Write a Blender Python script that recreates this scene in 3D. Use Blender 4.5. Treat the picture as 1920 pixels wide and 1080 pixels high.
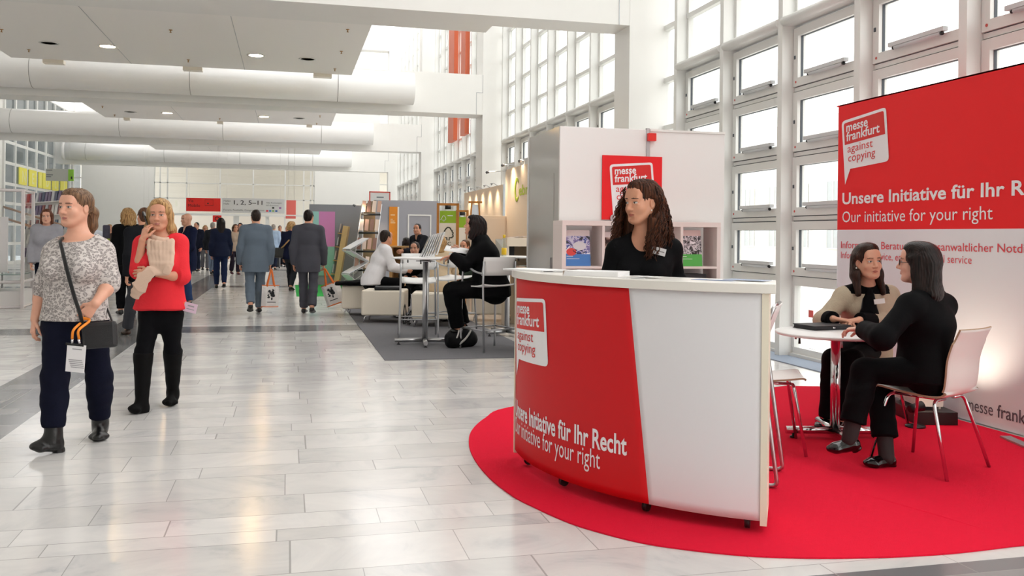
import bpy, bmesh, math, random
import numpy as np
from mathutils import Vector, Matrix, Euler

for _o in list(bpy.data.objects):
    bpy.data.objects.remove(_o, do_unlink=True)
SC = bpy.context.scene
COL = SC.collection
R = math.radians

# ------------------------------------------------------------------ camera
CAM_F, CAM_CY, CAM_H = 1700.0, 442.0, 1.36
YAW, ROLL = R(13.9), R(0.6)
cd = bpy.data.cameras.new('camera')
cam = bpy.data.objects.new('camera', cd)
COL.objects.link(cam)
cd.sensor_width = 36.0
cd.lens = 36.0 * CAM_F / 1920.0
cd.shift_y = -(540.0 - CAM_CY) / 1920.0
cd.clip_end = 400
cam.location = (0, 0, CAM_H)
cam.matrix_world = Matrix.Translation((0, 0, CAM_H)) @ Matrix.Rotation(-YAW, 4, 'Z') @ Matrix.Rotation(R(90), 4, 'X') @ Matrix.Rotation(ROLL, 4, 'Z')
SC.camera = cam

# ------------------------------------------------------------------ view, world, sun
SC.view_settings.view_transform = 'Standard'
SC.view_settings.look = 'None'
SC.view_settings.gamma = 1.0
SC.view_settings.exposure = 0.72
SC.view_settings.use_curve_mapping = False
SC.cycles.max_bounces = 8
SC.cycles.diffuse_bounces = 5
SC.cycles.glossy_bounces = 3
SC.cycles.transmission_bounces = 4
SC.cycles.transparent_max_bounces = 12
SC.cycles.caustics_reflective = False
SC.cycles.caustics_refractive = False
SC.cycles.sample_clamp_indirect = 6.0

wd = bpy.data.worlds.new('daylight')
SC.world = wd
wd.use_nodes = True
_n = wd.node_tree.nodes
_bg = _n['Background']
_bg.inputs[0].default_value = (1.0, 0.985, 0.97, 1)
_bg.inputs[1].default_value = 2.1

# ------------------------------------------------------------------ helpers
CR = Vector((math.cos(YAW), -math.sin(YAW), 0))     # to the right as the photographer stood
CF = Vector((math.sin(YAW), math.cos(YAW), 0))      # straight ahead
UP = Vector((0, 0, 1))


def at(px, py, d):
    """world point seen at (px, py) of the photograph at distance d ahead"""
    x, y = px - 960.0, py - CAM_CY
    c, s = math.cos(ROLL), math.sin(ROLL)
    x, y = c * x + s * y, -s * x + c * y
    return Vector((0, 0, CAM_H)) + d * (CF + CR * (x / CAM_F) - UP * (y / CAM_F))


def on_floor(px, py, z=0.0):
    r = at(px, py, 1.0) - Vector((0, 0, CAM_H))
    return Vector((0, 0, CAM_H)) + r * ((z - CAM_H) / r.z)


def tag(o, label, cat, group=None):
    o['label'] = label
    o['category'] = cat
    if group:
        o['group'] = group
    return o


def empty(name, loc, label=None, cat=None, group=None, rz=0.0):
    o = bpy.data.objects.new(name, None)
    COL.objects.link(o)
    o.location = loc
    o.rotation_euler = (0, 0, rz)
    o.empty_display_size = 0.1
    if label:
        tag(o, label, cat, group)
    return o


def link_mesh(name, me, parent=None):
    o = bpy.data.objects.new(name, me)
    COL.objects.link(o)
    if parent is not None:
        o.parent = parent
    return o


def structure(o):
    o['kind'] = 'structure'
    return o


class MB:
    """collects shapes and links them as ONE mesh object"""

    def __init__(self):
        self.v, self.f, self.m, self.s = [], [], [], []

    def add(self, vs, fs, mi=0, smooth=False):
        b = len(self.v)
        self.v.extend([tuple(p) for p in vs])
        for q in fs:
            self.f.append([b + i for i in q])
            self.m.append(mi)
            self.s.append(smooth)
        return self

    def box(self, x0, x1, y0, y1, z0, z1, mi=0):
        vs = [(x0, y0, z0), (x1, y0, z0), (x1, y1, z0), (x0, y1, z0), (x0, y0, z1), (x1, y0, z1), (x1, y1, z1), (x0, y1, z1)]
        return self.add(vs, [(0, 3, 2, 1), (4, 5, 6, 7), (0, 1, 5, 4), (1, 2, 6, 5), (2, 3, 7, 6), (3, 0, 4, 7)], mi)

    def obox(self, c, size, rot, mi=0):
        """box of the given size about c; rot = 3x3 Matrix or z angle"""
        if not isinstance(rot, Matrix):
            rot = Matrix.Rotation(rot, 3, 'Z')
        c = Vector(c)
        vs = []
        for z in (-.5, .5):
            for x, y in ((-.5, -.5), (.5, -.5), (.5, .5), (-.5, .5)):
                vs.append(c + rot @ Vector((x * size[0], y * size[1], z * size[2])))
        return self.add(vs, [(0, 3, 2, 1), (4, 5, 6, 7), (0, 1, 5, 4), (1, 2, 6, 5), (2, 3, 7, 6), (3, 0, 4, 7)], mi)

    def tube(self, pts, r, n=10, mi=0, closed=False, caps=True, flat=None):
        """round bar along pts; r number or list; flat=(vector, ratio) squashes the section"""
        pts = [Vector(p) for p in pts]
        k = len(pts)
        rs = r if isinstance(r, (list, tuple)) else [r] * k
        vs = []
        t0 = None
        nrm = None
        for i, p in enumerate(pts):
            if closed:
                t = pts[(i + 1) % k] - pts[i - 1]
            else:
                t = pts[min(i + 1, k - 1)] - pts[max(i - 1, 0)]
            if t.length < 1e-9:
                t = t0 or Vector((0, 0, 1))
            t = t.normalized()
            if nrm is None:
                a = Vector((0, 0, 1)) if abs(t.z) < .9 else Vector((1, 0, 0))
                nrm = (a - t * a.dot(t)).normalized()
            else:
                nrm = nrm - t * nrm.dot(t)
                nrm = nrm.normalized() if nrm.length > 1e-6 else Vector((1, 0, 0))
            b = t.cross(nrm)
            t0 = t
            for j in range(n):
                a = 2 * math.pi * j / n
                o = nrm * (math.cos(a) * rs[i]) + b * (math.sin(a) * rs[i])
                if flat is not None:
                    fv = Vector(flat[0]).normalized()
                    o = o - fv * (o.dot(fv) * (1 - flat[1]))
                vs.append(p + o)
        fs = []
        for i in range(k if closed else k - 1):
            for j in range(n):
                a, b2 = i * n + j, i * n + (j + 1) % n
                c, d = ((i + 1) % k) * n + (j + 1) % n, ((i + 1) % k) * n + j
                fs.append((a, b2, c, d))
        self.add(vs, fs, mi, True)
        if caps and not closed:
            b = len(self.v) - len(vs)
            self.f.append([b + j for j in range(n)][::-1]); self.m.append(mi); self.s.append(False)
            self.f.append([b + (k - 1) * n + j for j in range(n)]); self.m.append(mi); self.s.append(False)
        return self

    def lathe(self, prof, c=(0, 0, 0), n=24, mi=0):
        """profile [(r, z)] turned about the vertical through c"""
        vs, fs = [], []
        for r, z in prof:
            for j in range(n):
                a = 2 * math.pi * j / n
                vs.append((c[0] + r * math.cos(a), c[1] + r * math.sin(a), c[2] + z))
        for i in range(len(prof) - 1):
            for j in range(n):
                fs.append((i * n + j, i * n + (j + 1) % n, (i + 1) * n + (j + 1) % n, (i + 1) * n + j))
        self.add(vs, fs, mi, True)
        b = len(self.v) - len(vs)
        if prof[0][0] > 1e-6:
            self.f.append([b + j for j in range(n)][::-1]); self.m.append(mi); self.s.append(False)
        if prof[-1][0] > 1e-6:
            self.f.append([b + (len(prof) - 1) * n + j for j in range(n)]); self.m.append(mi); self.s.append(False)
        return self

    def prism(self, poly, fn, mi=0, smooth=False):
        """outline [(u,v)], fn(u,v,side) -> point for side 0 and 1"""
        k = len(poly)
        vs = [fn(u, v, 0) for u, v in poly] + [fn(u, v, 1) for u, v in poly]
        fs = [tuple(range(k))[::-1], tuple(range(k, 2 * k))]
        self.add(vs, fs, mi)
        b = len(self.v) - 2 * k
        for i in range(k):
            j = (i + 1) % k
            self.f.append([b + i, b + j, b + k + j, b + k + i]); self.m.append(mi); self.s.append(smooth)
        return self

    def sphere(self, c, r, n=12, mi=0):
        rr = r if isinstance(r, (tuple, list)) else (r, r, r)
        vs, fs = [], []
        h = n // 2 + 1
        for i in range(h + 1):
            p = math.pi * i / h
            for j in range(n):
                a = 2 * math.pi * j / n
                vs.append((c[0] + rr[0] * math.sin(p) * math.cos(a), c[1] + rr[1] * math.sin(p) * math.sin(a), c[2] - rr[2] * math.cos(p)))
        for i in range(h):
            for j in range(n):
                fs.append((i * n + j, i * n + (j + 1) % n, (i + 1) * n + (j + 1) % n, (i + 1) * n + j))
        return self.add(vs, fs, mi, True)

    def sheet(self, rows, mi=0, smooth=True, thick=None):
        """grid of points rows[i][j]; thick = function(i,j)->offset vector for a second side"""
        h, w = len(rows), len(rows[0])
        vs = [Vector(p) for r in rows for p in r]
        fs = [(i * w + j, i * w + j + 1, (i + 1) * w + j + 1, (i + 1) * w + j) for i in range(h - 1) for j in range(w - 1)]
        self.add(vs, fs, mi, smooth)
        if thick is not None:
            v2 = [vs[i * w + j] + Vector(thick(i, j)) for i in range(h) for j in range(w)]
            self.add(v2, [q[::-1] for q in fs], mi, smooth)
            b = len(self.v) - 2 * h * w
            o = h * w
            ring = [j for j in range(w)] + [i * w + w - 1 for i in range(1, h)] + [(h - 1) * w + j for j in range(w - 2, -1, -1)] + [i * w for i in range(h - 2, 0, -1)]
            for a, c in zip(ring, ring[1:] + ring[:1]):
                self.f.append([b + c, b + a, b + o + a, b + o + c]); self.m.append(mi); self.s.append(False)
        return self

    def build(self, name, mats, parent=None, bevel=0.0, origin=None, fix=True):
        me = bpy.data.meshes.new(name)
        vs = self.v
        if origin is not None:
            vs = [(p[0] - origin[0], p[1] - origin[1], p[2] - origin[2]) for p in vs]
        me.from_pydata(vs, [], self.f)
        for mt in (mats if isinstance(mats, (list, tuple)) else [mats]):
            me.materials.append(mt)
        me.polygons.foreach_set('material_index', self.m)
        me.polygons.foreach_set('use_smooth', self.s)
        if fix:
            bm = bmesh.new(); bm.from_mesh(me)
            bmesh.ops.recalc_face_normals(bm, faces=bm.faces[:])
            bm.to_mesh(me); bm.free()
        me.update()
        o = link_mesh(name, me, parent)
        if origin is not None and parent is None:
            o.location = origin
        if bevel:
            b = o.modifiers.new('bevel', 'BEVEL')
            b.width = bevel; b.segments = 2; b.limit_method = 'ANGLE'; b.angle_limit = R(40)
        return o


def copy_tree(o, parent=None):
    c = o.copy()
    COL.objects.link(c)
    if parent is not None:
        c.parent = parent
    for ch in list(o.children):
        copy_tree(ch, c)
    return c


def bez(pts, n=8):
    """Catmull-Rom through pts"""
    P = [Vector(p) for p in pts]
    P = [P[0] * 2 - P[1]] + P + [P[-1] * 2 - P[-2]]
    out = []
    for i in range(1, len(P) - 2):
        for k in range(n):
            t = k / n
            a, b, c, d = P[i - 1], P[i], P[i + 1], P[i + 2]
            out.append(.5 * ((2 * b) + (c - a) * t + (2 * a - 5 * b + 4 * c - d) * t * t + (3 * b - a - 3 * c + d) * t ** 3))
    out.append(P[-2])
    return out


def fillet(pts, r, n=5):
    """polyline with rounded corners"""
    P = [Vector(p) for p in pts]
    out = [P[0]]
    for i in range(1, len(P) - 1):
        a, b = (P[i - 1] - P[i]), (P[i + 1] - P[i])
        q = min(r, a.length * .49, b.length * .49)
        p0, p1 = P[i] + a.normalized() * q, P[i] + b.normalized() * q
        for k in range(n + 1):
            t = k / n
            out.append(p0 * (1 - t) ** 2 + P[i] * 2 * t * (1 - t) + p1 * t * t)
    out.append(P[-1])
    return out


# ------------------------------------------------------------------ materials
def lin(c):
    if isinstance(c, str):
        c = c.lstrip('#')
        c = [int(c[i:i + 2], 16) / 255 for i in (0, 2, 4)]
        c = [x / 12.92 if x <= .04045 else ((x + .055) / 1.055) ** 2.4 for x in c]
    return (c[0], c[1], c[2], 1.0)


_MATS = {}


def mat(name, color, rough=.5, metal=0.0, spec=.5, noise=None, bump=None, coat=0.0, sheen=0.0, sss=0.0):
    """noise = (scale, amount): gentle tone variation; bump = (scale, strength)"""
    if name in _MATS:
        return _MATS[name]
    m = bpy.data.materials.new(name)
    m.use_nodes = True
    nt = m.node_tree
    b = nt.nodes['Principled BSDF']
    b.inputs['Base Color'].default_value = lin(color)
    b.inputs['Roughness'].default_value = rough
    b.inputs['Metallic'].default_value = metal
    b.inputs['Specular IOR Level'].default_value = spec
    b.inputs['Coat Weight'].default_value = coat
    b.inputs['Sheen Weight'].default_value = sheen
    if sss:
        b.inputs['Subsurface Weight'].default_value = sss
        b.inputs['Subsurface Radius'].default_value = (.012, .005, .003)
        b.inputs['Subsurface Scale'].default_value = 1.0
    if noise or bump:
        tc = nt.nodes.new('ShaderNodeTexCoord')
    if noise:
        nz = nt.nodes.new('ShaderNodeTexNoise')
        nz.inputs['Scale'].default_value = noise[0]
        nz.inputs['Detail'].default_value = 4
        nt.links.new(tc.outputs['Object'], nz.inputs['Vector'])
        mx = nt.nodes.new('ShaderNodeMix'); mx.data_type = 'RGBA'
        c = lin(color)
        mx.inputs[6].default_value = tuple(max(0, x * (1 - noise[1])) for x in c[:3]) + (1,)
        mx.inputs[7].default_value = tuple(min(1, x * (1 + noise[1])) for x in c[:3]) + (1,)
        nt.links.new(nz.outputs['Fac'], mx.inputs[0])
        nt.links.new(mx.outputs[2], b.inputs['Base Color'])
    if bump:
        n2 = nt.nodes.new('ShaderNodeTexNoise')
        n2.inputs['Scale'].default_value = bump[0]
        n2.inputs['Detail'].default_value = 3
        nt.links.new(tc.outputs['Object'], n2.inputs['Vector'])
        bp = nt.nodes.new('ShaderNodeBump')
        bp.inputs['Strength'].default_value = bump[1]
        bp.inputs['Distance'].default_value = .01
        nt.links.new(n2.outputs['Fac'], bp.inputs['Height'])
        nt.links.new(bp.outputs['Normal'], b.inputs['Normal'])
    _MATS[name] = m
    return m


def emit(name, color, strength):
    if name in _MATS:
        return _MATS[name]
    m = bpy.data.materials.new(name)
    m.use_nodes = True
    nt = m.node_tree
    b = nt.nodes['Principled BSDF']
    b.inputs['Base Color'].default_value = lin(color)
    b.inputs['Emission Color'].default_value = lin(color)
    b.inputs['Emission Strength'].default_value = strength
    _MATS[name] = m
    return m


def pane(name, tint=(1, 1, 1), refl=.08, rough=.02):
    """thin clear glass"""
    if name in _MATS:
        return _MATS[name]
    m = bpy.data.materials.new(name)
    m.use_nodes = True
    nt = m.node_tree
    nt.nodes.remove(nt.nodes['Principled BSDF'])
    out = nt.nodes['Material Output']
    t = nt.nodes.new('ShaderNodeBsdfTransparent'); t.inputs[0].default_value = (*tint, 1)
    g = nt.nodes.new('ShaderNodeBsdfGlossy'); g.inputs['Roughness'].default_value = rough
    lw = nt.nodes.new('ShaderNodeLayerWeight'); lw.inputs[0].default_value = .5
    pw = nt.nodes.new('ShaderNodeMath'); pw.operation = 'POWER'; pw.inputs[1].default_value = 5
    nt.links.new(lw.outputs['Facing'], pw.inputs[0])
    ma = nt.nodes.new('ShaderNodeMath'); ma.operation = 'MULTIPLY_ADD'; ma.inputs[1].default_value = .6; ma.inputs[2].default_value = refl
    ma.use_clamp = True
    nt.links.new(pw.outputs[0], ma.inputs[0])
    mx = nt.nodes.new('ShaderNodeMixShader')
    nt.links.new(ma.outputs[0], mx.inputs[0])
    nt.links.new(t.outputs[0], mx.inputs[1]); nt.links.new(g.outputs[0], mx.inputs[2])
    nt.links.new(mx.outputs[0], out.inputs[0])
    _MATS[name] = m
    return m


WHITE = mat('white_paint', '#ecebe8', .45, noise=(3, .02))
WHITE2 = mat('white_laminate', '#eeedec', .3)
FRAME = mat('window_paint', '#e3e3e0', .35)
CREAM = mat('cream_laminate', '#efe6d6', .35)
CHROME = mat('chrome', '#d8d8da', .12, 1.0)
STEEL = mat('brushed_steel', '#c3c3c5', .28, 1.0)
ALU = mat('matt_aluminium', '#b9babd', .4, .85)
BLACK = mat('black_plastic', '#121214', .4)
DARK = mat('dark_gap', '#1b1b1d', .8)
RED = mat('signal_red', '#e2231a', .45)
GLASS = pane('window_glass', (.97, .985, .98), .06)
PAPER = mat('paper_white', '#efeff0', .6)


# ------------------------------------------------------------------ lettering
def text_mesh(body, height, bold=0.0, sx=1.0, spacing=1.0):
    """list of (verts2d, faces), width: the outline of body, cap height ~ height, starting at x=0, baseline y=0"""
    cu = bpy.data.curves.new('lettering', 'FONT')
    cu.body = body
    cu.size = height / .72
    cu.offset = bold * height
    cu.space_character = spacing
    cu.resolution_u = 3
    ob = bpy.data.objects.new('lettering', cu)
    COL.objects.link(ob)
    dg = bpy.context.evaluated_depsgraph_get()
    dg.update()
    me = bpy.data.meshes.new_from_object(ob.evaluated_get(dg))
    vs = [(v.co.x * sx, v.co.y) for v in me.vertices]
    fs = [tuple(p.vertices) for p in me.polygons]
    bpy.data.objects.remove(ob, do_unlink=True)
    bpy.data.curves.remove(cu)
    bpy.data.meshes.remove(me)
    w = max((x for x, _ in vs), default=0)
    return vs, fs, w


def letters(mb, body, u, v, height, fn, mi=0, bold=0.0, sx=1.0, width=None, spacing=1.0, shear=0.0):
    """adds lettering to mb; fn(u, v) -> 3D point on the surface; (u,v) the baseline start; width fits the line to a length"""
    vs, fs, w = text_mesh(body, height, bold, sx, spacing)
    k = (width / w) if width else 1.0
    mb.add([fn(u + x * k, v + y + shear * x * k) for x, y in vs], fs, mi)
    return w * k
# ================================================================== the hall
# ---- floor: marble in rows of uneven width, grey granite bands
def floor_material():
    m = bpy.data.materials.new('marble_floor')
    m.use_nodes = True
    nt = m.node_tree
    N, L = nt.nodes.new, nt.links.new
    b = nt.nodes['Principled BSDF']
    tc = N('ShaderNodeTexCoord')
    sep = N('ShaderNodeSeparateXYZ'); L(tc.outputs['Object'], sep.inputs[0])
    X, Y = sep.outputs[0], sep.outputs[1]

    def M(op, a, c=None, d=None):
        n = N('ShaderNodeMath'); n.operation = op
        for i, v in enumerate((a, c, d)):
            if v is None:
                continue
            if isinstance(v, (int, float)):
                n.inputs[i].default_value = v
            else:
                L(v, n.inputs[i])
        return n.outputs[0]
    edges = [0, .40, .565, .80, 1.125, 1.545, 1.775]
    per = 2.135
    yo = M('SUBTRACT', Y, 3.73)
    blk = M('FLOOR', M('DIVIDE', yo, per))
    yy = M('SUBTRACT', yo, M('MULTIPLY', blk, per))
    idx, dist = None, None
    for e in edges + [per]:
        dd = M('ABSOLUTE', M('SUBTRACT', yy, e))
        dist = dd if dist is None else M('MINIMUM', dist, dd)
        g = M('GREATER_THAN', yy, e)
        idx = g if idx is None else M('ADD', idx, g)
    row = M('ADD', M('MULTIPLY', blk, 9.0), idx)
    wn = N('ShaderNodeTexWhiteNoise'); wn.noise_dimensions = '1D'; L(row, wn.inputs['W'])
    xs = M('ADD', M('DIVIDE', X, .74), M('MULTIPLY', wn.outputs['Value'], 7.0))
    xs = M('ADD', xs, M('MULTIPLY', M('SINE', M('ADD', M('MULTIPLY', xs, 2.4), row)), .17))
    colm = M('FLOOR', xs)
    fx = M('SUBTRACT', xs, colm)
    dx = M('MULTIPLY', M('MINIMUM', fx, M('SUBTRACT', 1.0, fx)), .74)
    joint = M('LESS_THAN', M('MINIMUM', dist, dx), .0028)
    cv = N('ShaderNodeCombineXYZ'); L(colm, cv.inputs[0]); L(row, cv.inputs[1])
    wt = N('ShaderNodeTexWhiteNoise'); wt.noise_dimensions = '2D'; L(cv.outputs[0], wt.inputs['Vector'])
    # veins, each slab its own cut
    off = N('ShaderNodeVectorMath'); off.operation = 'SCALE'; off.inputs['Scale'].default_value = 9.0
    L(wt.outputs['Color'], off.inputs[0])
    ad = N('ShaderNodeVectorMath'); ad.operation = 'ADD'
    L(tc.outputs['Object'], ad.inputs[0]); L(off.outputs[0], ad.inputs[1])
    nz = N('ShaderNodeTexNoise'); nz.inputs['Scale'].default_value = 1.5; nz.inputs['Detail'].default_value = 10; nz.inputs['Roughness'].default_value = .62; nz.inputs['Distortion'].default_value = 2.4
    L(ad.outputs[0], nz.inputs['Vector'])
    r1 = N('ShaderNodeValToRGB')
    e = r1.color_ramp.elements
    e[0].position = .30; e[0].color = (.56, .555, .56, 1)
    e[1].position = .42; e[1].color = (.67, .655, .645, 1)
    x2 = e.new(.60); x2.color = (.73, .71, .69, 1)
    L(nz.outputs['Fac'], r1.inputs[0])
    tint = N('ShaderNodeMix'); tint.data_type = 'RGBA'; tint.blend_type = 'MULTIPLY'; tint.inputs[0].default_value = 1
    tv = N('ShaderNodeMapRange'); tv.inputs[3].default_value = .86; tv.inputs[4].default_value = 1.06
    L(wt.outputs['Value'], tv.inputs[0])
    L(r1.outputs[0], tint.inputs[6]); L(tv.outputs[0], tint.inputs[7])
    # granite bands
    def band(v, lo, hi):
        return M('MULTIPLY', M('GREATER_THAN', v, lo), M('LESS_THAN', v, hi))
    gb = band(X, -2.42, -1.80)
    for lo, hi in ((2.3, 3.26), (12.95, 13.78), (23.5, 24.3), (34.2, 35.0), (45, 45.8)):
        gb = M('MAXIMUM', gb, band(Y, lo, hi))
    jg = M('MAXIMUM', M('MULTIPLY', M('LESS_THAN', M('ABSOLUTE', M('SUBTRACT', X, -2.11)), .004), gb), joint)
    gm = N('ShaderNodeMix'); gm.data_type = 'RGBA'
    L(gb, gm.inputs[0]); L(tint.outputs[2], gm.inputs[6])
    gt = N('ShaderNodeMix'); gt.data_type = 'RGBA'; gt.inputs[6].default_value = (.13, .13, .138, 1); gt.inputs[7].default_value = (.26, .255, .255, 1)
    L(wt.outputs['Value'], gt.inputs[0]); L(gt.outputs[2], gm.inputs[7])
    jm = N('ShaderNodeMix'); jm.data_type = 'RGBA'; jm.inputs[7].default_value = (.30, .29, .28, 1)
    L(M('MULTIPLY', jg, .75), jm.inputs[0]); L(gm.outputs[2], jm.inputs[6])
    L(jm.outputs[2], b.inputs['Base Color'])
    rr = N('ShaderNodeMapRange'); rr.inputs[3].default_value = .12; rr.inputs[4].default_value = .22
    L(nz.outputs['Fac'], rr.inputs[0]); L(rr.outputs[0], b.inputs['Roughness'])
    b.inputs['Specular IOR Level'].default_value = .55
    return m


structure(MB().box(-12, 6.0, -6, 62, -.2, 0).build('floor', floor_material()))

# ---- columns, cross beams, ceiling panels, air ducts
COLY = [(1.9, 2.6), (13.17, 13.83), (24.06, 24.92), (35.68, 36.4), (47.82, 48.5)]
for i, (y0, y1) in enumerate(COLY):
    mb = MB()
    mb.box(5.1, 5.78, y0, y1, 0, 12.2)
    structure(mb.build('column_%d' % (i + 1), WHITE))
    mb = MB()
    top = 5.71
    mb.box(-12, 5.1, y0 + .004, y1 - .004, 4.63, top, 0)
    if i:
        mb.box(-12, 3.17, y1 - .004, y1 + .95, 4.74, 4.9, 0)
    # thin open joints where beam and column brackets meet
    for a in ((4.92, 4.932, y0 - .001, y0 + .01, 4.63, 5.22), (4.92, 5.1, y0 - .001, y0 + .01, 5.22, 5.232), (5.094, 5.106, y0 - .001, y0 + .01, 5.22, top)):
        mb.box(*a, 1)
    structure(mb.build('beam_%d' % (i + 1), [WHITE, ALU]))
    mb = MB().box(-12, 5.1, y0, y1, 11.0, 12.2)
    structure(mb.build('roof_beam_%d' % (i + 1), WHITE))
PANEL = mat('ceiling_panel_paint', '#f4f1ee', .5)
for i, (y0, y1) in enumerate(((14.0, 22.8), (25.2, 33.75), (36.6, 46.2))):
    mb = MB().box(-6.15, 1.5, y0, y1, 5.3, 5.36)
    for xj in (-3.6, -1.05):
        mb.box(xj, xj + .012, y0, y1, 5.297, 5.31, 1)
    structure(mb.build('ceiling' if i == 0 else 'ceiling_%d' % (i + 1), [PANEL, ALU]))
DUCT = mat('duct_paint', '#f1f0ef', .28)
SEAM = mat('duct_seam', '#8d8b88', .6)
for i, (yf, zb) in enumerate(((24.06, 4.75), (35.68, 4.80), (47.82, 4.80))):
    mb = MB()
    x0 = -11.95 if i < 2 else -10.35
    yc, zc, r = yf - .425, zb + .42, .42
    mb.tube([(x0, yc, zc), (3.15, yc, zc)], r, 40)
    xs = 3.15 - 1.95
    rings = []
    while xs > x0 + .4:
        rings.append(MB().tube([(xs - .006, yc, zc), (xs + .006, yc, zc)], r + .003, 40))
        xs -= 3.55
    d = tag(mb.build('air_duct', DUCT), ['long white round air duct along the nearest full cross beam', 'long white round air duct along the second cross beam', 'white round air duct with visible end along the farthest beam'][i], 'air duct', 'air ducts')
    if i == 2:
        mb2 = MB().tube([(x0 - .16, yc, zc), (x0, yc, zc)], r * .97, 40, 0)
        mb2.build('end_cap', DUCT, d)
    for sm_ in rings:
        sm_.build('joint_ring', SEAM, d)
# brackets that carry the ceiling panels on the ducts
for px, py, yb in ((95, 111, 0), (360, 126, 0), (605, 140, 0), (240, 224, 1), (413, 230, 1), (580, 236, 1)):
    p = on_floor(px, py, 5.27)
    w = .22 if yb == 0 else .1
    y = (22.9, 33.72)[yb]
    o = MB().box(-w, w, -.12, .12, -.05, .03).build('panel_bracket', CREAM)
    o.location = (p.x, y, 5.27)
    tag(o, 'small bracket between ceiling panel and duct, ' + ['nearest panel, left one', 'nearest panel, middle one', 'nearest panel, right one', 'second panel, left one', 'second panel, middle one', 'second panel, right one'][(0, 1, 2, 3, 4, 5)[[95, 360, 605, 240, 413, 580].index(px)]], 'bracket', 'ceiling panel brackets')
# recessed downlights
LAMP_ON = emit('lamp_glow', '#fff3da', 9.0)
for px, py, on, lab in ((202, 87, 1, 'glowing round downlight, left one in the nearest ceiling panel'), (480, 104, 1, 'glowing round downlight, right one in the nearest ceiling panel'),
                        (92, 81, 0, 'unlit dark round downlight, left one in the nearest ceiling panel'), (577, 111, 0, 'unlit dark round downlight, right one in the nearest ceiling panel'),
                        (314, 212, 1, 'glowing round downlight, left one in the second ceiling panel'), (495, 219, 1, 'glowing round downlight, right one in the second ceiling panel'),
                        (245, 210, 0, 'unlit dark round downlight, left one in the second ceiling panel'), (561, 222, 0, 'unlit dark round downlight, right one in the second ceiling panel')):
    p = on_floor(px, py, 5.295)
    e = empty('downlight', p, lab, 'ceiling light', 'downlights in the ceiling panels')
    MB().lathe([(.15, 0), (.19, -.012), (.20, 0)], (0, 0, 0), 24).build('trim_ring', WHITE, e)
    MB().lathe([(.001, -.004), (.15 if on else .12, -.004)], (0, 0, 0), 24).build('lamp', LAMP_ON if on else mat('lamp_off', '#b5b1a8', .4), e)
for k, (px, py) in enumerate(((3, 55), (320, 56), (652, 55), (54, 93), (353, 112), (640, 96), (628, 129), (192, 199), (215, 215), (412, 222), (600, 217), (594, 231))):
    p = on_floor(px, py, 5.3)
    o = MB().lathe([(.035, 0), (.035, -.008), (.010, -.014), (.010, -.045), (.022, -.05), (.022, -.055), (.001, -.057)], (0, 0, 0), 12).build('sprinkler', mat('brass', '#b08a5a', .35, .8))
    o.location = p
    tag(o, 'small brass sprinkler head under the ' + ('nearest' if k < 7 else 'second') + ' ceiling panel, ' + ['far left edge', 'front middle', 'front right', 'rear left', 'rear middle', 'right edge', 'rear right corner', 'front left', 'rear left', 'rear middle', 'front right', 'rear right corner'][k], 'sprinkler', 'sprinkler heads')

# ---- roof: white strips with glazing between
mb = MB()
for k in range(12):
    mb.box(-12, 2.6, -6 + k * 5.7, -.6 + k * 5.7, 12.2, 12.4)
structure(mb.build('roof', WHITE))

# ---- window wall on the right: one unit between two posts, floor to roof
XW = 5.72
GASK = mat('rubber_gasket', '#565b62', .7)
STICK = mat('warning_sticker', '#c9544c', .6)
ZS = [.88, 1.57, 2.31, 3.06, 3.80]          # the four opening sashes below the rail


def window_parts(w):
    """meshes of a unit of width w: origin at its far post, spans towards -Y"""
    fr = MB()
    fr.box(XW - .19, XW + .06, -.10, 0, 0, 12.2)                 # post
    fr.box(XW - .02, XW + .06, -w, -.10, 0, .11)                 # sill
    fr.box(XW - .07, XW - .02, -w, -.10, 0, .04)
    fr.tube([(XW - .17, -w, 3.87), (XW - .17, -.10, 3.87)], .055, 12)   # rail
    fr.box(XW - .15, XW + .06, -w, -.10, 3.82, 3.92)
    fr.box(XW - .03, XW + .06, -w, -.10, .82, .88)
    z = 4.62
    while z < 12.0:
        fr.box(XW - .04, XW + .05, -w, -.10, z - .035, z + .035)
        z += .745
    fr.box(XW - .03, XW + .05, -w, -w + .05, .11, .82); fr.box(XW - .03, XW + .05, -.15, -.10, .11, .82)
    fr.box(XW - .03, XW + .05, -w, -w + .05, 3.92, 12.2); fr.box(XW - .03, XW + .05, -.15, -.10, 3.92, 12.2)
    fr.box(XW + .0, XW + .012, -w + .05, -w + .058, 3.92, 12.2, 1)
    return fr


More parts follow.
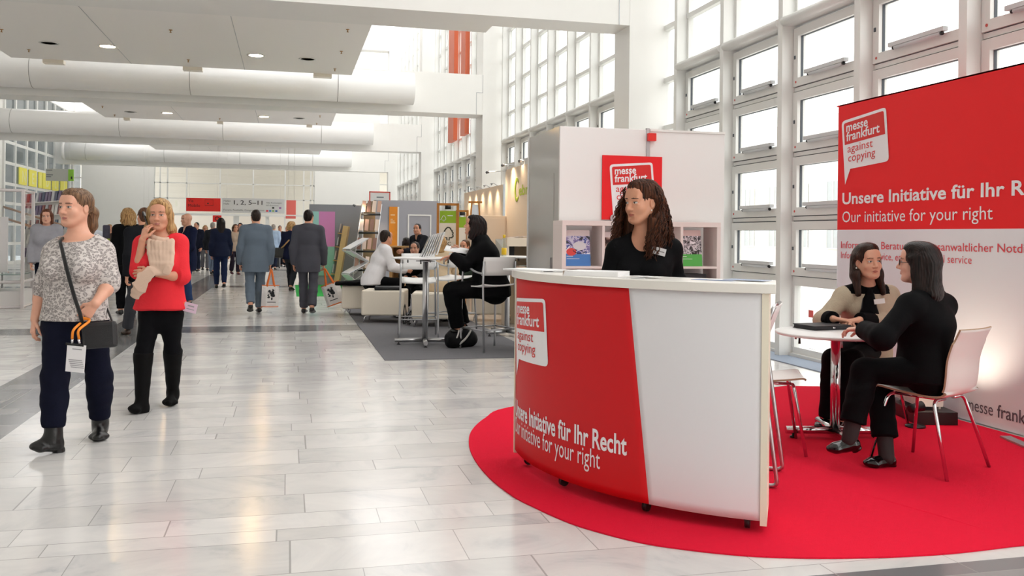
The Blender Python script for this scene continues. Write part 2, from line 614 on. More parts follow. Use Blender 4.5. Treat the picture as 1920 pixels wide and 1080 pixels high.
def sash_parts(w, z0, z1):
    s = MB()
    a, b = -w + .005, -.105
    t = .095
    y0, y1, q0, q1 = a, b, z0 + .055, z1 - .012
    s.box(XW - .05, XW + .05, y0, y1, q0, q0 + t)
    s.box(XW - .05, XW + .05, y0, y1, q1 - t, q1)
    s.box(XW - .05, XW + .05, y0, y0 + t, q0 + t, q1 - t)
    s.box(XW - .05, XW + .05, y1 - t, y1, q0 + t, q1 - t)
    s.box(XW - .03, XW + .06, y0, y1, z0, z0 + .045)             # fixed rail under the sash
    s.box(XW - .02, XW + .04, y0, y1, q1, q1 + .014, 1)          # dark joint
    s.box(XW - .02, XW + .04, y0, y1, z0 + .045, z0 + .055, 1)
    for c in (y0 + t, y1 - t - .008):
        s.box(XW - .01, XW + .02, c + (.0 if c < -.5 else .004), c + (.004 if c < -.5 else .008), q0 + t, q1 - t, 1)
    s.box(XW - .01, XW + .02, y0 + t, y1 - t, q1 - t - .004, q1 - t, 1)
    s.box(XW - .058, XW - .05, y1 - .05, y1 - .025, (q0 + q1) / 2 - .02, (q0 + q1) / 2 + .02, 1)   # latch
    s.lathe([(.001, 0), (.018, 0)], (0, 0, 0), 12, 2) if False else None
    s.tube([(XW - .051, y1 - .06, q0 + .05), (XW - .0535, y1 - .06, q0 + .05)], .014, 12, 2)
    return s


def closer_parts(w, z0):
    c = MB()
    zc = z0 + .055 + .10
    m = -w / 2 - .06
    c.box(XW - .105, XW - .05, m - .38, m + .38, zc + .005, zc + .045, 0)
    c.tube([(XW - .085, m - .33, zc - .01), (XW - .085, m + .30, zc - .01)], .020, 10, 0)
    c.sphere((XW - .088, m + .32, zc - .012), .016, 8, 1)
    c.sphere((XW - .088, m - .35, zc - .012), .020, 8, 1)
    return c


def make_window(w):
    o = structure(window_parts(w).build('window_1', [FRAME, GASK]))
    g = MB()
    g.box(XW + .01, XW + .018, -w, -.1, .11, .82)
    g.box(XW + .01, XW + .018, -w, -.1, 3.92, 12.2)
    g.build('glass', GLASS, o)
    for z0, z1 in zip(ZS, ZS[1:]):
        s = sash_parts(w, z0, z1).build('sash', [FRAME, GASK, STICK], o)
        MB().box(XW + .01, XW + .018, -w + .1, -.2, z0 + .14, z1 - .1).build('glass', GLASS, s)
        closer_parts(w, z0).build('window_closer', [mat('closer_grey', '#cdcfd1', .35), BLACK], s)
    return o


proto = {}
wn = 0
for last, pitch, n, skip in ((12.47, 1.47, 8, 0), (23.66, 1.455, 7, 0), (35.2, 1.455, 7, 0), (47.4, 1.5, 7, 0), (51.9, 1.1, 3, 0)):
    for k in range(n):
        if pitch not in proto:
            proto[pitch] = make_window(pitch); o = proto[pitch]
        else:
            o = copy_tree(proto[pitch])
        wn += 1
        o.name = 'window_%d' % wn
        o.location = (0, last - k * pitch, 0)
# wall strips between the last post and each column
for i, (a, b) in enumerate(((12.47, 13.2), (13.8, 13.5), (23.66, 24.1), (24.9, 25.02), (35.2, 35.7), (36.35, 36.9), (47.4, 47.9))):
    if b > a:
        o = MB().box(XW + .015, XW + .022, a, b, .0, 12.2).build('window_%d' % (wn + 1 + i), GLASS)
        structure(o)
        f = MB()
        for z in [.0, .85] + ZS[1:] + [4.62 + .745 * q for q in range(10)]:
            f.box(XW - .04, XW + .05, a, b, z - .04, z + .04)
        structure(f.build('trim_%d' % (i + 1), FRAME))

# orange boxes added for the reddish light reflected on posts of the second bay
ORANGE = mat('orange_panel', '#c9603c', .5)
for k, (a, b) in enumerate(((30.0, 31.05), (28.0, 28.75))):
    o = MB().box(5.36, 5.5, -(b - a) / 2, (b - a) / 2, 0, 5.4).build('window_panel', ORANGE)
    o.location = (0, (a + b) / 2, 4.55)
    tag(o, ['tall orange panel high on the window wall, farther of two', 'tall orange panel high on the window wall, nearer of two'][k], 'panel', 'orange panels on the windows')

# ---- outside: street and the building across it
structure(MB().box(6.1, 60, -30, 90, -.4, -.05).build('ground', mat('paving', '#cfcdc8', .8)))
OUTW = mat('facade_white', '#e9e7e2', .8)
OUTG = mat('facade_glass', '#a9aeb0', .2)
fb = empty('office_building', (30, 30, -.05), 'pale office building with rows of windows across the street', 'building')
MB().box(0, 12, -70, 60, 0, 8.5).build('wall', OUTW, fb)
for r, z in enumerate((.9, 3.6, 6.2)):
    for k in range(28):
        if k == 0 and r == 0:
            m0 = MB().box(-.05, .02, 0, 1.3, 0, 1.1)
            for q in (0, .62, 1.24):
                m0.box(-.09, -.02, q, q + .06, 0, 1.1, 1)
            m0.box(-.09, -.02, 0, 1.3, -.06, .0, 1)
            w0 = m0.build('facade_window', [OUTG, OUTW], fb)
            w = w0
        else:
            w = w0.copy(); COL.objects.link(w); w.parent = fb
        w.location = (0, -46 + k * 3.2, z)

# ---- end of the hall: screen of mullions, white wall to both sides
mb = MB()
YE = 52.0
mb.box(-12, -11.02, YE, YE + .3, 0, 12.2)
mb.box(-10.62, -7.02, YE, YE + .3, 0, 12.2)
mb.box(-7.02, 1.45, YE, YE + .3, 5.02, 12.2)
mb.box(1.45, 5.06, YE, YE + .3, 0, 12.2)
mb.box(5.5, 5.8, YE, YE + .3, 0, 12.2)
structure(mb.build('wall_end', WHITE))
mb = MB()
for x in (-7.0, -6.71, -6.33, -5.35, -3.62, -1.87, -.16, .85, 1.23, 1.40):
    mb.box(x - .035, x + .035, YE + .05, YE + .15, 0, 5.02)
for z in (4.04, 3.21):
    mb.box(-7.02, 1.45, YE + .05, YE + .15, z - .025, z + .025)
mb.box(-7.02, 1.45, YE - .12, YE + .15, 2.28, 2.40)
mb.box(-1.2, -1.0, YE, YE + .15, 0, 2.3); mb.box(-2.9, -2.6, YE, YE + .15, 0, 2.3)
structure(mb.build('window_end', FRAME))
mb = MB()
for a, b in ((-7.02, 1.45), (-11.02, -10.62), (5.06, 5.5)):
    mb.box(a, b, YE + .1, YE + .11, 2.4 if a == -7.02 else 0, 5.02)
structure(mb.build('glass_end', GLASS))
for a, b, n in ((-11.02, -10.62, 1), (5.06, 5.5, 2)):
    mb = MB()
    for z in (2.3, 3.3, 4.2):
        mb.box(a, b, YE + .08, YE + .16, z - .03, z + .03)
    structure(mb.build('trim_end_%d' % n, FRAME))
# the next hall seen through it
structure(MB().box(-14, 8, 62, 62.3, 0, 12).build('wall_far', mat('far_wall', '#f0ebe2', .6)))
structure(MB().box(-14, 8, 52.4, 62, 5.6, 5.7).build('ceiling_far', mat('far_ceiling', '#efece6', .6)))

# ---- glazed partition on the left
GREYGL = pane('grey_glass', (.52, .55, .56), .10)
structure(MB().box(-16, -11.1, 38, 54, 7.5, 7.6).build('ceiling_left', WHITE))  # ceiling added to keep sky light out of the room behind the glass
structure(MB().box(-16, -11.1, 54, 54.2, 0, 7.5).build('wall_left_end', mat('left_room', '#c9ccce', .7)))  # end wall added to darken the room behind the glass
mb = MB()
XL = -11.0
ys = [39.85, 41.35, 43.05, 44.6, 46.25, 47.85, 49.6, 51.0]
for y in ys:
    mb.box(XL - .1, XL + .06, y - .08, y + .08, 0, 7.5)
for z in (.05, .83, 1.62, 2.46, 3.24, 4.08, 4.92, 5.8):
    mb.box(XL - .06, XL + .05, ys[0], 52, z - .06, z + .06)
structure(mb.build('window_left', FRAME))
structure(MB().box(XL - .02, XL - .01, ys[0], 52, 0, 7.5).build('glass_left', GREYGL))
structure(MB().box(-11.9, -11.02, 38.7, 39.85, 0, 12.2).build('column_left', WHITE))
structure(MB().box(-16, -15.8, 38, 54, 0, 8).build('wall_left_beyond', mat('left_room', '#c9ccce', .7)))
structure(MB().box(-12.3, -12, -6, 38.6, 0, 12.2).build('wall_left', WHITE))  # out of view, added to block light from the left
structure(MB().box(-12.3, 5.8, -6.3, -6, 0, 12.2).build('wall_behind', WHITE))  # out of view, added to cut the light from behind the camera
# ================================================================== the stand on the red carpet
CARPET = mat('red_carpet', '#e21a38', .95, spec=.1, noise=(35, .05), bump=(260, .5))
front = [(1440, 729), (1300, 735), (1100, 745), (950, 766), (910, 785), (885, 808), (879, 832), (888, 860), (915, 895), (960, 931), (1000, 952), (1050, 975), (1100, 993), (1200, 1019), (1300, 1034), (1400, 1044), (1500, 1048), (1600, 1048), (1700, 1045), (1800, 1038), (1900, 1026)]
pts = [on_floor(*p) for p in front]
pts = bez([(p.x, p.y, 0) for p in pts], 5) + [Vector((4.2, 3.4, 0)), Vector((4.93, 3.8, 0)), Vector((4.93, 7.35, 0)), Vector((4.45, 7.48, 0))]
mb = MB()
k = len(pts)
c = Vector((3.2, 5.4, 0))
V0 = [(p.x, p.y, .001) for p in pts]
V1 = [(p.x, p.y, .008) for p in pts]
mb.add(V0 + V1, [tuple(range(k))[::-1], tuple(range(k, 2 * k))] + [(i, (i + 1) % k, k + (i + 1) % k, k + i) for i in range(k)])
carpet = mb.build('carpet', CARPET)
tag(carpet, 'bright red rounded carpet under the curved counter and round table', 'carpet')
# the long crease in it
a, b, c2, e = on_floor(1530, 905), on_floor(1640, 935), on_floor(1780, 975), on_floor(1925, 1022)
MB().tube([(p.x, p.y, .0) for p in bez([a, b, c2, e], 8)], [.006 + .016 * math.sin(math.pi * (i + .5) / 26) for i in range(25)], 10, 0, flat=((0, 0, 1), .55)).build('crease', CARPET, carpet)

# grey carpet tile area of the next stand, blue-grey mat by the window
o = MB().box(1.03, 2.83, 9.80, 19.5, .001, .007).build('carpet', mat('grey_carpet', '#77767a', .95, spec=.1, noise=(60, .12), bump=(300, .4)))
tag(o, 'dark grey carpet under the bar tables and cream cube seats', 'carpet')
o = MB().box(5.28, 5.64, 8.2, 11.2, .001, .010).build('floor_mat', mat('blue_grey_mat', '#8b96a6', .8, noise=(50, .1)))
tag(o, 'blue grey mat lying along the foot of the windows', 'mat')
o = MB().box(.2, 1.93, 20.1, 24.55, .001, .008).build('carpet', mat('green_carpet', '#3fae57', .95, spec=.1, noise=(50, .1)))
tag(o, 'bright green carpet in front of the grey stand wall', 'carpet')

# ---- curved counter
CC, CRAD, A0 = Vector((2.99, 5.149, 0)), 1.6488, R(172.674)
ARC = 1.905                                     # length of the front, left to right


def cpt(s, z, off=0.0):
    a = A0 + s / CRAD
    r = CRAD + off
    return Vector((CC.x + r * math.cos(a), CC.y + r * math.sin(a), z))


counter = empty('counter', cpt(ARC / 2, 0), 'curved white and red reception counter with printed slogan on the red carpet', 'counter')
CO = counter.location.copy()
q = lambda v: Vector(v) - CO
PRED = mat('printed_red', '#cd0f19', .5, spec=.3, noise=(400, .04))
PWHT = mat('printed_white', '#e3e3e6', .42)
STILE = mat('cream_edge', '#e6dfcb', .45)


def split(z):
    return 1.211 + (1.139 - z) / (1.139 - .061) * .131


n = 48
rows, rows2 = [], []
for j in range(25):
    z = .065 + (1.108 - .065) * j / 24
    sp = split(z)
    rows.append([q(cpt(.03 + (sp - .03) * i / 30, z, .0)) for i in range(31)])
    rows2.append([q(cpt(sp + (ARC - .03 - sp) * i / 20, z, .0)) for i in range(21)])
inw = lambda i, j: (CC - (cpt(.95, 0) * 1)).normalized() * .012
MB().sheet(rows, 0, True, inw).build('red_panel', PRED, counter)
MB().sheet(rows2, 0, True, inw).build('white_panel', PWHT, counter)
for s0, s1 in ((0, .03), (ARC - .03, ARC)):
    mb = MB()
    vs = []
    for z in (.045, 1.108):
        for s, off in ((s0, .006), (s1, .006), (s1, -.36 if s0 else -.03), (s0, -.36 if s0 else -.03)):
            vs.append(q(cpt(s, z, off)))
    mb.add(vs, [(0, 1, 2, 3), (4, 5, 6, 7), (0, 1, 5, 4), (1, 2, 6, 5), (2, 3, 7, 6), (3, 0, 4, 7)])
    mb.build('side_panel', STILE, counter)
mb = MB()
edge = [cpt(-.055 + (ARC + .085) * i / 60, 0, .022) for i in range(61)]
inner = [cpt(-.10 + (ARC + .13) * i / 30, 0, -.40) for i in range(31)]
lo = edge[0] + (inner[0] - edge[0]) * 1.0
poly = edge + inner[::-1]
vs = [q((p.x, p.y, 1.108)) for p in poly] + [q((p.x, p.y, 1.152)) for p in poly]
kk = len(poly)
mb.add(vs, [tuple(range(kk))[::-1], tuple(range(kk, 2 * kk))] + [(i, (i + 1) % kk, kk + (i + 1) % kk, kk + i) for i in range(kk)])
mb.build('worktop', mat('worktop_white', '#e9e6df', .3), counter, bevel=.003)
mb = MB()
mb.add([q(cpt(s, z, -.36)) for z in (.10, .9) for s in (.06, .5, 1.0, 1.5, ARC - .06)], [(0, 1, 6, 5), (1, 2, 7, 6), (2, 3, 8, 7), (3, 4, 9, 8)])
mb.build('inner_shelf', WHITE2, counter)
for s in (.20, .70, 1.30, ARC - .09):
    p = q(cpt(s, .04, -.05))
    t = (cpt(s + .01, 0) - cpt(s, 0)).normalized()
    w = MB().tube([p - t * .012, p + t * .012], .027, 14).box(p.x - .018, p.x + .018, p.y - .018, p.y + .018, .05, .062).build('caster', BLACK, counter)

# ---- the speech-bubble emblem, drawn in flat units (width of the bubble's top = 1) and laid on any surface


def rounded(poly, r):
    out = []
    kx = len(poly)
    for i in range(kx):
        p, a, b = (Vector((*poly[j % kx], 0)) for j in (i, i - 1, i + 1))
        rr = r if not isinstance(r, (list, tuple)) else r[i]
        if rr <= 0:
            out.append((p.x, p.y)); continue
        u, v = (a - p), (b - p)
        m = min(rr, u.length * .45, v.length * .45)
        p0, p1 = p + u.normalized() * m, p + v.normalized() * m
        for t in (0, .25, .5, .75, 1):
            w = p0 * (1 - t) ** 2 + p * 2 * t * (1 - t) + p1 * t * t
            out.append((w.x, w.y))
    return out


def fill(mb, poly, fn, mi, step=.09):
    """even fill of an outline so that it can follow a curved surface"""
    bm = bmesh.new()
    vs = [bm.verts.new((x, y, 0)) for x, y in poly]
    bm.faces.new(vs)
    x0, x1 = min(p[0] for p in poly), max(p[0] for p in poly)
    y0, y1 = min(p[1] for p in poly), max(p[1] for p in poly)
    x = x0 + step
    while x < x1:
        bmesh.ops.bisect_plane(bm, geom=bm.verts[:] + bm.edges[:] + bm.faces[:], plane_co=(x, 0, 0), plane_no=(1, 0, 0)); x += step
    bmesh.ops.triangulate(bm, faces=bm.faces[:])
    bm.verts.index_update()
    mb.add([fn(v.co.x, v.co.y) for v in bm.verts], [[v.index for v in f.verts] for f in bm.faces], mi)
    bm.free()


def emblem(mb, fn, lift, kx=1.0, tail=True):
    """fn(u, v, lift) -> point; slots 0 white, 1 red"""
    body = rounded([(0, 0), (1, .075), (1.075, -.86), (.22, -.90), (.10, -1.18)] if tail else [(0, 0), (1, .075), (1.075, -.86), (.10, -.90)], (.09, .07, .08, 0, .01) if tail else .07)
    fill(mb, body, lambda u, v: fn(u, v, lift), 0)
    inner = rounded([(.052, -.05), (.955, .022), (.99, -.385), (.085, -.45)], (.05, .04, 0, 0))
    fill(mb, inner, lambda u, v: fn(u, v, lift * 2), 1)
    f2 = lambda u, v: fn(u, v, lift * 3)
    sh = .07
    letters(mb, 'messe', .115, -.215, .165, f2, 0, .028, width=.50, shear=sh)
    letters(mb, 'frankfurt', .125, -.385, .165, f2, 0, .028, width=.75, shear=sh)
    letters(mb, 'against', .150, -.600, .150, f2, 1, .000, width=.58, shear=sh * .8)
    letters(mb, 'copying', .165, -.770, .150, f2, 1, .000, width=.62, shear=sh * .8)


LETW = mat('print_white', '#ececef', .45)
LETR = mat('print_red', '#d5211f', .45)
mb = MB()
emblem(mb, lambda u, v, l: q(cpt(.030 + u * .540, .985 + v * .395, .0015 + l)), .0012)
mb.build('emblem', [LETW, LETR], counter, fix=False)
mb = MB()
letters(mb, 'Unsere Initiative für Ihr Recht', .060, .283, .100, lambda u, v: q(cpt(u, v, .003)), 0, .030, width=1.155)
mb.build('lettering', LETW, counter, fix=False)
mb = MB()
letters(mb, 'Our initiative for your right', .048, .183, .098, lambda u, v: q(cpt(u, v, .003)), 0, 0.0, width=1.0)
mb.build('lettering', LETW, counter, fix=False)

# ---- things lying on the counter
ZC = 1.1525


def lay(name, mbd, mats, p, rz, label, cat, group=None, z=ZC, bevel=0):
    o = mbd.build(name, mats, None, bevel=bevel)
    o.location = (p.x, p.y, z)
    o.rotation_euler = (0, 0, rz)
    return tag(o, label, cat, group)


p = on_floor(1013, 509, ZC); p = cpt(.12, 0, -.10)
lay('magazine', MB().box(-.17, .17, -.11, .11, 0, .010), PAPER, p, R(-60), 'white brochure lying flat at the left end of the counter top', 'brochure')
p = cpt(.36, 0, -.16)
rng = random.Random(3)
for kx in range(7):
    lay('card', MB().box(-.03, .03, -.02, .02, 0, .0012), PAPER, p + Vector((rng.uniform(-.06, .06), rng.uniform(-.05, .05), 0)), rng.uniform(0, 3), 'small white cards scattered on the counter, left heap', 'card', 'white cards in the left heap on the counter', ZC + .0014 * kx)
p = on_floor(1118, 510, ZC); p = cpt(.86, 0, -.14)
t = empty('brochure_stack', (p.x, p.y, ZC), 'stack of white booklets on the counter in front of the receptionist', 'brochure stack', rz=R(-38))
for kx in range(5):
    MB().box(-.15 + .002 * kx, .15, -.105, .105, kx * .0052, kx * .0052 + .005).build('booklet', [PAPER, mat('booklet_spine', '#b9a898', .6)][0 if kx < 4 else 0], t)
MB().box(-.152, -.149, -.105, .105, 0, .026).build('spine', mat('booklet_spine', '#c8b29a', .6, noise=(60, .3)), t)
p = cpt(1.20, 0, -.13)
for kx in range(9):
    lay('card', MB().box(-.032, .032, -.022, .022, 0, .0012), PAPER, p + Vector((rng.uniform(-.085, .085), rng.uniform(-.05, .06), 0)), rng.uniform(0, 3), 'small white cards scattered on the counter before the receptionist', 'card', 'white cards in the middle heap on the counter', ZC + .0014 * kx)
p = cpt(1.60, 0, -.22)
for kx, (dx, dy, a, c) in enumerate(((0, 0, -50, '#7d8fb5'), (.07, -.03, -40, '#e9e8ea'), (.13, -.08, -58, '#9aa9c6'))):
    lay('flyer', MB().box(-.105, .105, -.05, .05, 0, .0016), mat('flyer_%d' % kx, c, .5), p + Vector((dx, dy, 0)), R(a), ['blue grey flyer, lowest of three fanned on the right of the counter', 'white flyer, middle one of three fanned on the right of the counter', 'pale blue flyer, topmost of three fanned on the right of the counter'][kx], 'flyer', 'flyers fanned on the counter', ZC + .0022 * kx)

# ---- curved display wall with the slogan (pop-up banner)
XB = 4.97
Y0, Y1, HB, ZS_ = 7.53, 4.35, 2.605, 1.447
banner = empty('display_banner', (XB, 6, 0), 'tall red and white pop-up display wall with slogan behind the round table', 'banner')
BO = Vector((XB, 6, 0))
BRED = mat('banner_red', '#ea2227', .6, spec=.3, noise=(300, .03))
BWHT = mat('banner_white', '#e3e6ec', .5)
prof = [(XB + .30, Y0 - .02)] + [(XB + .16 - .16 * math.sin(t) + .14 * (1 - math.sin(t)), Y0 - .02 + .03 * math.sin(2 * t) - .05 * (1 - math.cos(t))) for t in np.linspace(.2, math.pi / 2, 6)] + [(XB, Y0 - .10), (XB, Y0 - .6), (XB, Y1 + .2), (XB, Y1), (XB + .3, Y1)]
for z0, z1, mt, nm in ((ZS_, HB, BRED, 'red_panel'), (.012, ZS_, BWHT, 'white_panel')):
    rows = [[Vector((x, y, z)) - BO for x, y in prof] for z in (z0, z1)]
    MB().sheet(rows, 0, False, lambda i, j: (.004, 0, 0)).build(nm, mt, banner)
MB().box(.0, .30, -1.64, 1.50, HB - .012, HB).build('top_cap', BRED, banner)
MB().box(.02, .30, -1.6, 1.46, .0, .03).build('base_rail', ALU, banner)
bf = lambda Y, z, l=.0: Vector((XB - .003 - l, Y, z)) - BO
mb = MB()
emblem(mb, lambda u, v, l: bf(7.415 - u * .64, 2.449 + v * .50 + .010 * u, l), .0012)
mb.build('emblem', [LETW, LETR], banner, fix=False)
for body, y, z, h, w, bold, m in (('Unsere Initiative für Ihr Recht', 7.40, 1.683, .106, 2.50, .030, LETW), ('Our initiative for your right', 7.397, 1.516, .104, 1.845, 0, LETW),
                                  ('Information, Beratung, rechtsanwaltlicher Notdienst', 7.415, 1.278, .066, 2.36, .003, mat('print_rose', '#dc4650', .5)), ('Information service, emergency legal service', 7.413, 1.185, .064, 1.657, -.004, mat('print_rose', '#dc4650', .5))):
    mb = MB()
    letters(mb, body, 0, 0, h, lambda u, v: bf(y - u, z + v), 0, bold, width=w)
    mb.build('lettering', m, banner, fix=False)
mb = MB()
letters(mb, 'messe', 0, 0, .095, lambda u, v: bf(5.80 - u, .092 + v), 0, .0, width=.27)
letters(mb, 'frankfurt', 0, 0, .095, lambda u, v: bf(5.49 - u, .092 + v), 0, .012, width=.44)
mb.build('firm_name', mat('print_grey', '#59535e', .5), banner, fix=False)
# foot plate of the wall and the black building model on its plinth
p = on_floor(1905, 829)
o = MB().box(-.22, .22, -.035, .035, 0, .012).build('foot_plate', ALU)
o.location = (4.74, 5.02, .009)
o.rotation_euler = (0, 0, R(74))
tag(o, 'flat grey metal foot plate on the red carpet before the display wall', 'foot plate')
ap, bp_, cp = on_floor(1710, 772), on_floor(1785, 806), on_floor(1829, 787)
pl = (ap + cp) / 2
u = (bp_ - ap); ang = math.atan2(u.y, u.x)
e = empty('building_model', (4.70, 5.98, .008), 'white architectural model of a long flat building on a black plinth', 'model', rz=ang)
lx, ly = .62, .30
MB().box(-lx / 2, lx / 2, -ly / 2, ly / 2, 0, .095).build('plinth', mat('plinth_black', '#120d0e', .35), e, bevel=.003)
mb = MB().box(-.23, .20, -.09, .09, .115, .205)
for i in range(26):
    x = -.225 + i * .0165
    mb.box(x, x + .007, -.096, -.09, .125, .195); mb.box(x, x + .007, .09, .096, .125, .195)
mb.box(-.24, .21, -.10, .10, .205, .215)
mb.build('hall', mat('model_white', '#e9dfdc', .5), e)
for x in (-.2, .17):
    for y in (-.07, .07):
        MB().box(x, x + .012, y, y + .012, .095, .116).build('pillar', mat('model_white', '#e9dfdc', .5), e)
# spotlight behind the chair that washes the white panel
e = empty('spotlight', (4.42, 5.66, .008), 'small floor spotlight behind the white chair lighting the display wall', 'spotlight')
MB().lathe([(.07, 0), (.07, .012), (.012, .02), (.012, .09)], (0, 0, 0), 16).build('base', BLACK, e)
hd_ = MB().tube([(-.05, 0, .13), (.055, 0, .15)], [.026, .038], 16).build('lamp_head', BLACK, e)
MB().tube([(.052, 0, .1492), (.0565, 0, .150)], .033, 16).build('bulb', emit('halogen', '#ffe6bd', 12), hd_)
ld = bpy.data.lights.new('spotlight_beam', 'SPOT')
ld.energy = 13; ld.color = (1, .86, .68); ld.spot_size = R(100); ld.spot_blend = .8; ld.shadow_soft_size = .03
lo_ = bpy.data.objects.new('spotlight_beam', ld); COL.objects.link(lo_)
lo_.parent = e
lo_.location = (.07, 0, .17)
lo_.rotation_euler = Euler((0, R(-147), 0))

# ---- round table
CHR = CHROME


def cross_table(name, c, rz, top_z, top_r, arm, label, cat='table', pole_r=.032, matt=None):
    m = matt or CHROME
    e = empty(name, (c[0], c[1], .008), label, cat, rz=rz)
    MB().lathe([(.001, top_z - .022), (top_r - .012, top_z - .022), (top_r, top_z - .012), (top_r, top_z - .004), (top_r - .004, top_z), (.001, top_z)], (0, 0, 0), 64).build('table_top', WHITE2, e)
    MB().tube([(0, 0, .05), (0, 0, top_z - .02)], pole_r, 24).build('pole', m, e)
    MB().lathe([(.12, 0), (.12, .008), (.05, .014), (.036, .03)], (0, 0, top_z - .052), 24).build('mount_plate', m, e)
    for i in range(4):
        a = i * math.pi / 2
        d = Vector((math.cos(a), math.sin(a), 0))
        b = MB().tube([d * .01 + UP * .052, d * arm + UP * .052], .026, 16)
        leg = b.build('leg', m, e)
        MB().lathe([(.022, 0), (.022, .01), (.008, .012), (.008, .03)], (d.x * (arm - .05), d.y * (arm - .05), 0), 12).build('foot', BLACK, leg)
    for i in range(6):
        a = i * math.pi / 3 + .3
        p = Vector((math.cos(a), math.sin(a), 0)) * top_r * .72
        MB().tube([p + UP * (top_z - .02), p + UP * (top_z - .075)], [.006, .009], 8).build('bag_hook', ALU if i % 2 else BLACK, e)
    return e


rt = cross_table('round_table', (3.63, 5.46), math.atan2(5.542 - 5.46, 3.294 - 3.63), .722, .40, .335, 'round white table with chrome pole and cross foot on the red carpet')
# folder and the rest on it
fo = empty('folder', (*at(1541, 616, 6.38).xy, .731), 'closed black leather folder lying on the round white table', 'folder', rz=R(8))
MB().box(-.16, .16, -.115, .115, 0, .006).box(-.16, .16, -.115, .115, .024, .030).build('cover', mat('folder_black', '#17171b', .5, bump=(120, .2)), fo, bevel=.002)
MB().box(-.152, .155, -.11, .11, .006, .024).build('pages', mat('folder_pages', '#2a2a2e', .6), fo)
MB().tube([(-.01, -.118, .015), (.012, -.118, .015)], .006, 8).build('clasp', CHROME, fo)

# ---- shell chairs
SHELL = mat('chair_shell', '#ded6d2', .35)
PLY = mat('plywood_edge', '#a98f74', .5)


def shell_profile():
    return bez([(0, .235, .452), (0, .215, .462), (0, .10, .448), (0, -.06, .436), (0, -.15, .440), (0, -.205, .478), (0, -.222, .55), (0, -.232, .66), (0, -.262, .76), (0, -.300, .845)], 5)


def make_shell_chair(label, group=None):
    e = empty('shell_chair', (0, 0, 0), label, 'chair', group)
    pr = shell_profile()
    rows = []
    for i, p in enumerate(pr):
        t = i / (len(pr) - 1)
        w = .205 - .008 * math.sin(math.pi * t) - (.012 if t > .9 else 0) - (.015 if t < .05 else 0)
        row = []
        for k_ in range(-8, 9):
            s = k_ / 8
            if t > .55:
                off = Vector((0, .028 * s * s, 0))
            else:
                off = Vector((0, 0, .006 * s * s))
            row.append(Vector((s * w, p.y, p.z)) + off)
        rows.append(row)
    tan = []
    for i in range(len(pr)):
        a, b = pr[max(i - 1, 0)], pr[min(i + 1, len(pr) - 1)]
        t = (b - a).normalized()
        tan.append(Vector((0, -t.z, t.y)) * -.011)
    sh = MB().sheet(rows, 0, True, lambda i, j: tan[i])
    # the plywood edge shows along the rim
    nsheet = 2 * (len(rows) - 1) * 16
    for fi in range(nsheet, len(sh.f)):
        sh.m[fi] = 1
    sh.build('shell', [SHELL, PLY], e)
    for sx in (-1, 1):
        for y, yf in ((.165, .235), (-.115, -.235)):
            pts = fillet([(sx * .05, y, .425), (sx * .185, y, .425), (sx * .262, yf, .0)], .05, 6)
            MB().tube(pts, .0105, 12).build('leg', CHROME, e)
    f = MB()
    f.tube([(-.10, .165, .425), (-.10, -.115, .425)], .009, 8)
    f.build('seat_support', CHROME, e)
    f = MB().tube([(.10, .165, .425), (.10, -.115, .425)], .009, 8).build('seat_support', CHROME, e)
    return e


def face_to(fx, fy):
    """z turn that brings local +Y to the direction (fx, fy)"""
    return math.atan2(-fx, fy)


ch = make_shell_chair('white shell chair with chrome legs under the seated woman in black', 'white shell chairs')
ch.location = (3.742, 4.668, .008); ch.rotation_euler = (0, 0, face_to(-.42, .91))
c2_ = copy_tree(ch)
c2_['label'] = 'empty white shell chair with chrome legs between the counter and the round table'
c2_.location = (3.03, 5.35, .008); c2_.rotation_euler = (0, 0, face_to(.909, -.418))
c3_ = copy_tree(ch)
c3_['label'] = 'white shell chair under the seated woman in the beige jacket'
c3_.location = (at(1618, 700, 6.90).x, at(1618, 700, 6.90).y, .008); c3_.rotation_euler = (0, 0, face_to(-.35, -.92))

# ---- bar stool with sled base behind the counter
e = empty('bar_stool', (2.50, 4.70, .008), 'tall white bar stool with bent steel sled frame beside the right end of the counter', 'bar stool', rz=face_to(-.82, .57))
for sx in (-1, 1):
    pts = fillet([(sx * .19, .20, .012), (sx * .19, -.235, .012), (sx * .185, -.13, .77), (sx * .18, -.205, .98), (sx * .10, -.215, .985)], .035, 5)
    MB().tube(pts, .012, 12).build('side_frame', STEEL, e)
    MB().tube([(sx * .19, .20, .012), (sx * .185, .17, .73)], .012, 12).build('leg', STEEL, e)
MB().tube([(-.19, .20, .012), (.19, .20, .012)], .012, 10).build('floor_bar', STEEL, e)
MB().tube([(-.188, .19, .30), (.188, .19, .30)], .010, 10).build('footrest', STEEL, e)
MB().sheet([[Vector((x, -.14 - (z - .80) * .38 - .015 * (1 - (x / .18) ** 2), z)) for x in np.linspace(-.178, .178, 9)] for z in np.linspace(.80, .985, 5)], 0, True, lambda i, j: (0, -.008, 0)).build('backrest', WHITE2, e)
MB().sheet([[Vector((x, y, .745 + .01 * (y + .1) ** 2)) for x in np.linspace(-.19, .19, 5)] for y in np.linspace(-.15, .20, 6)], 0, True, lambda i, j: (0, 0, -.014)).build('seat', WHITE2, e)

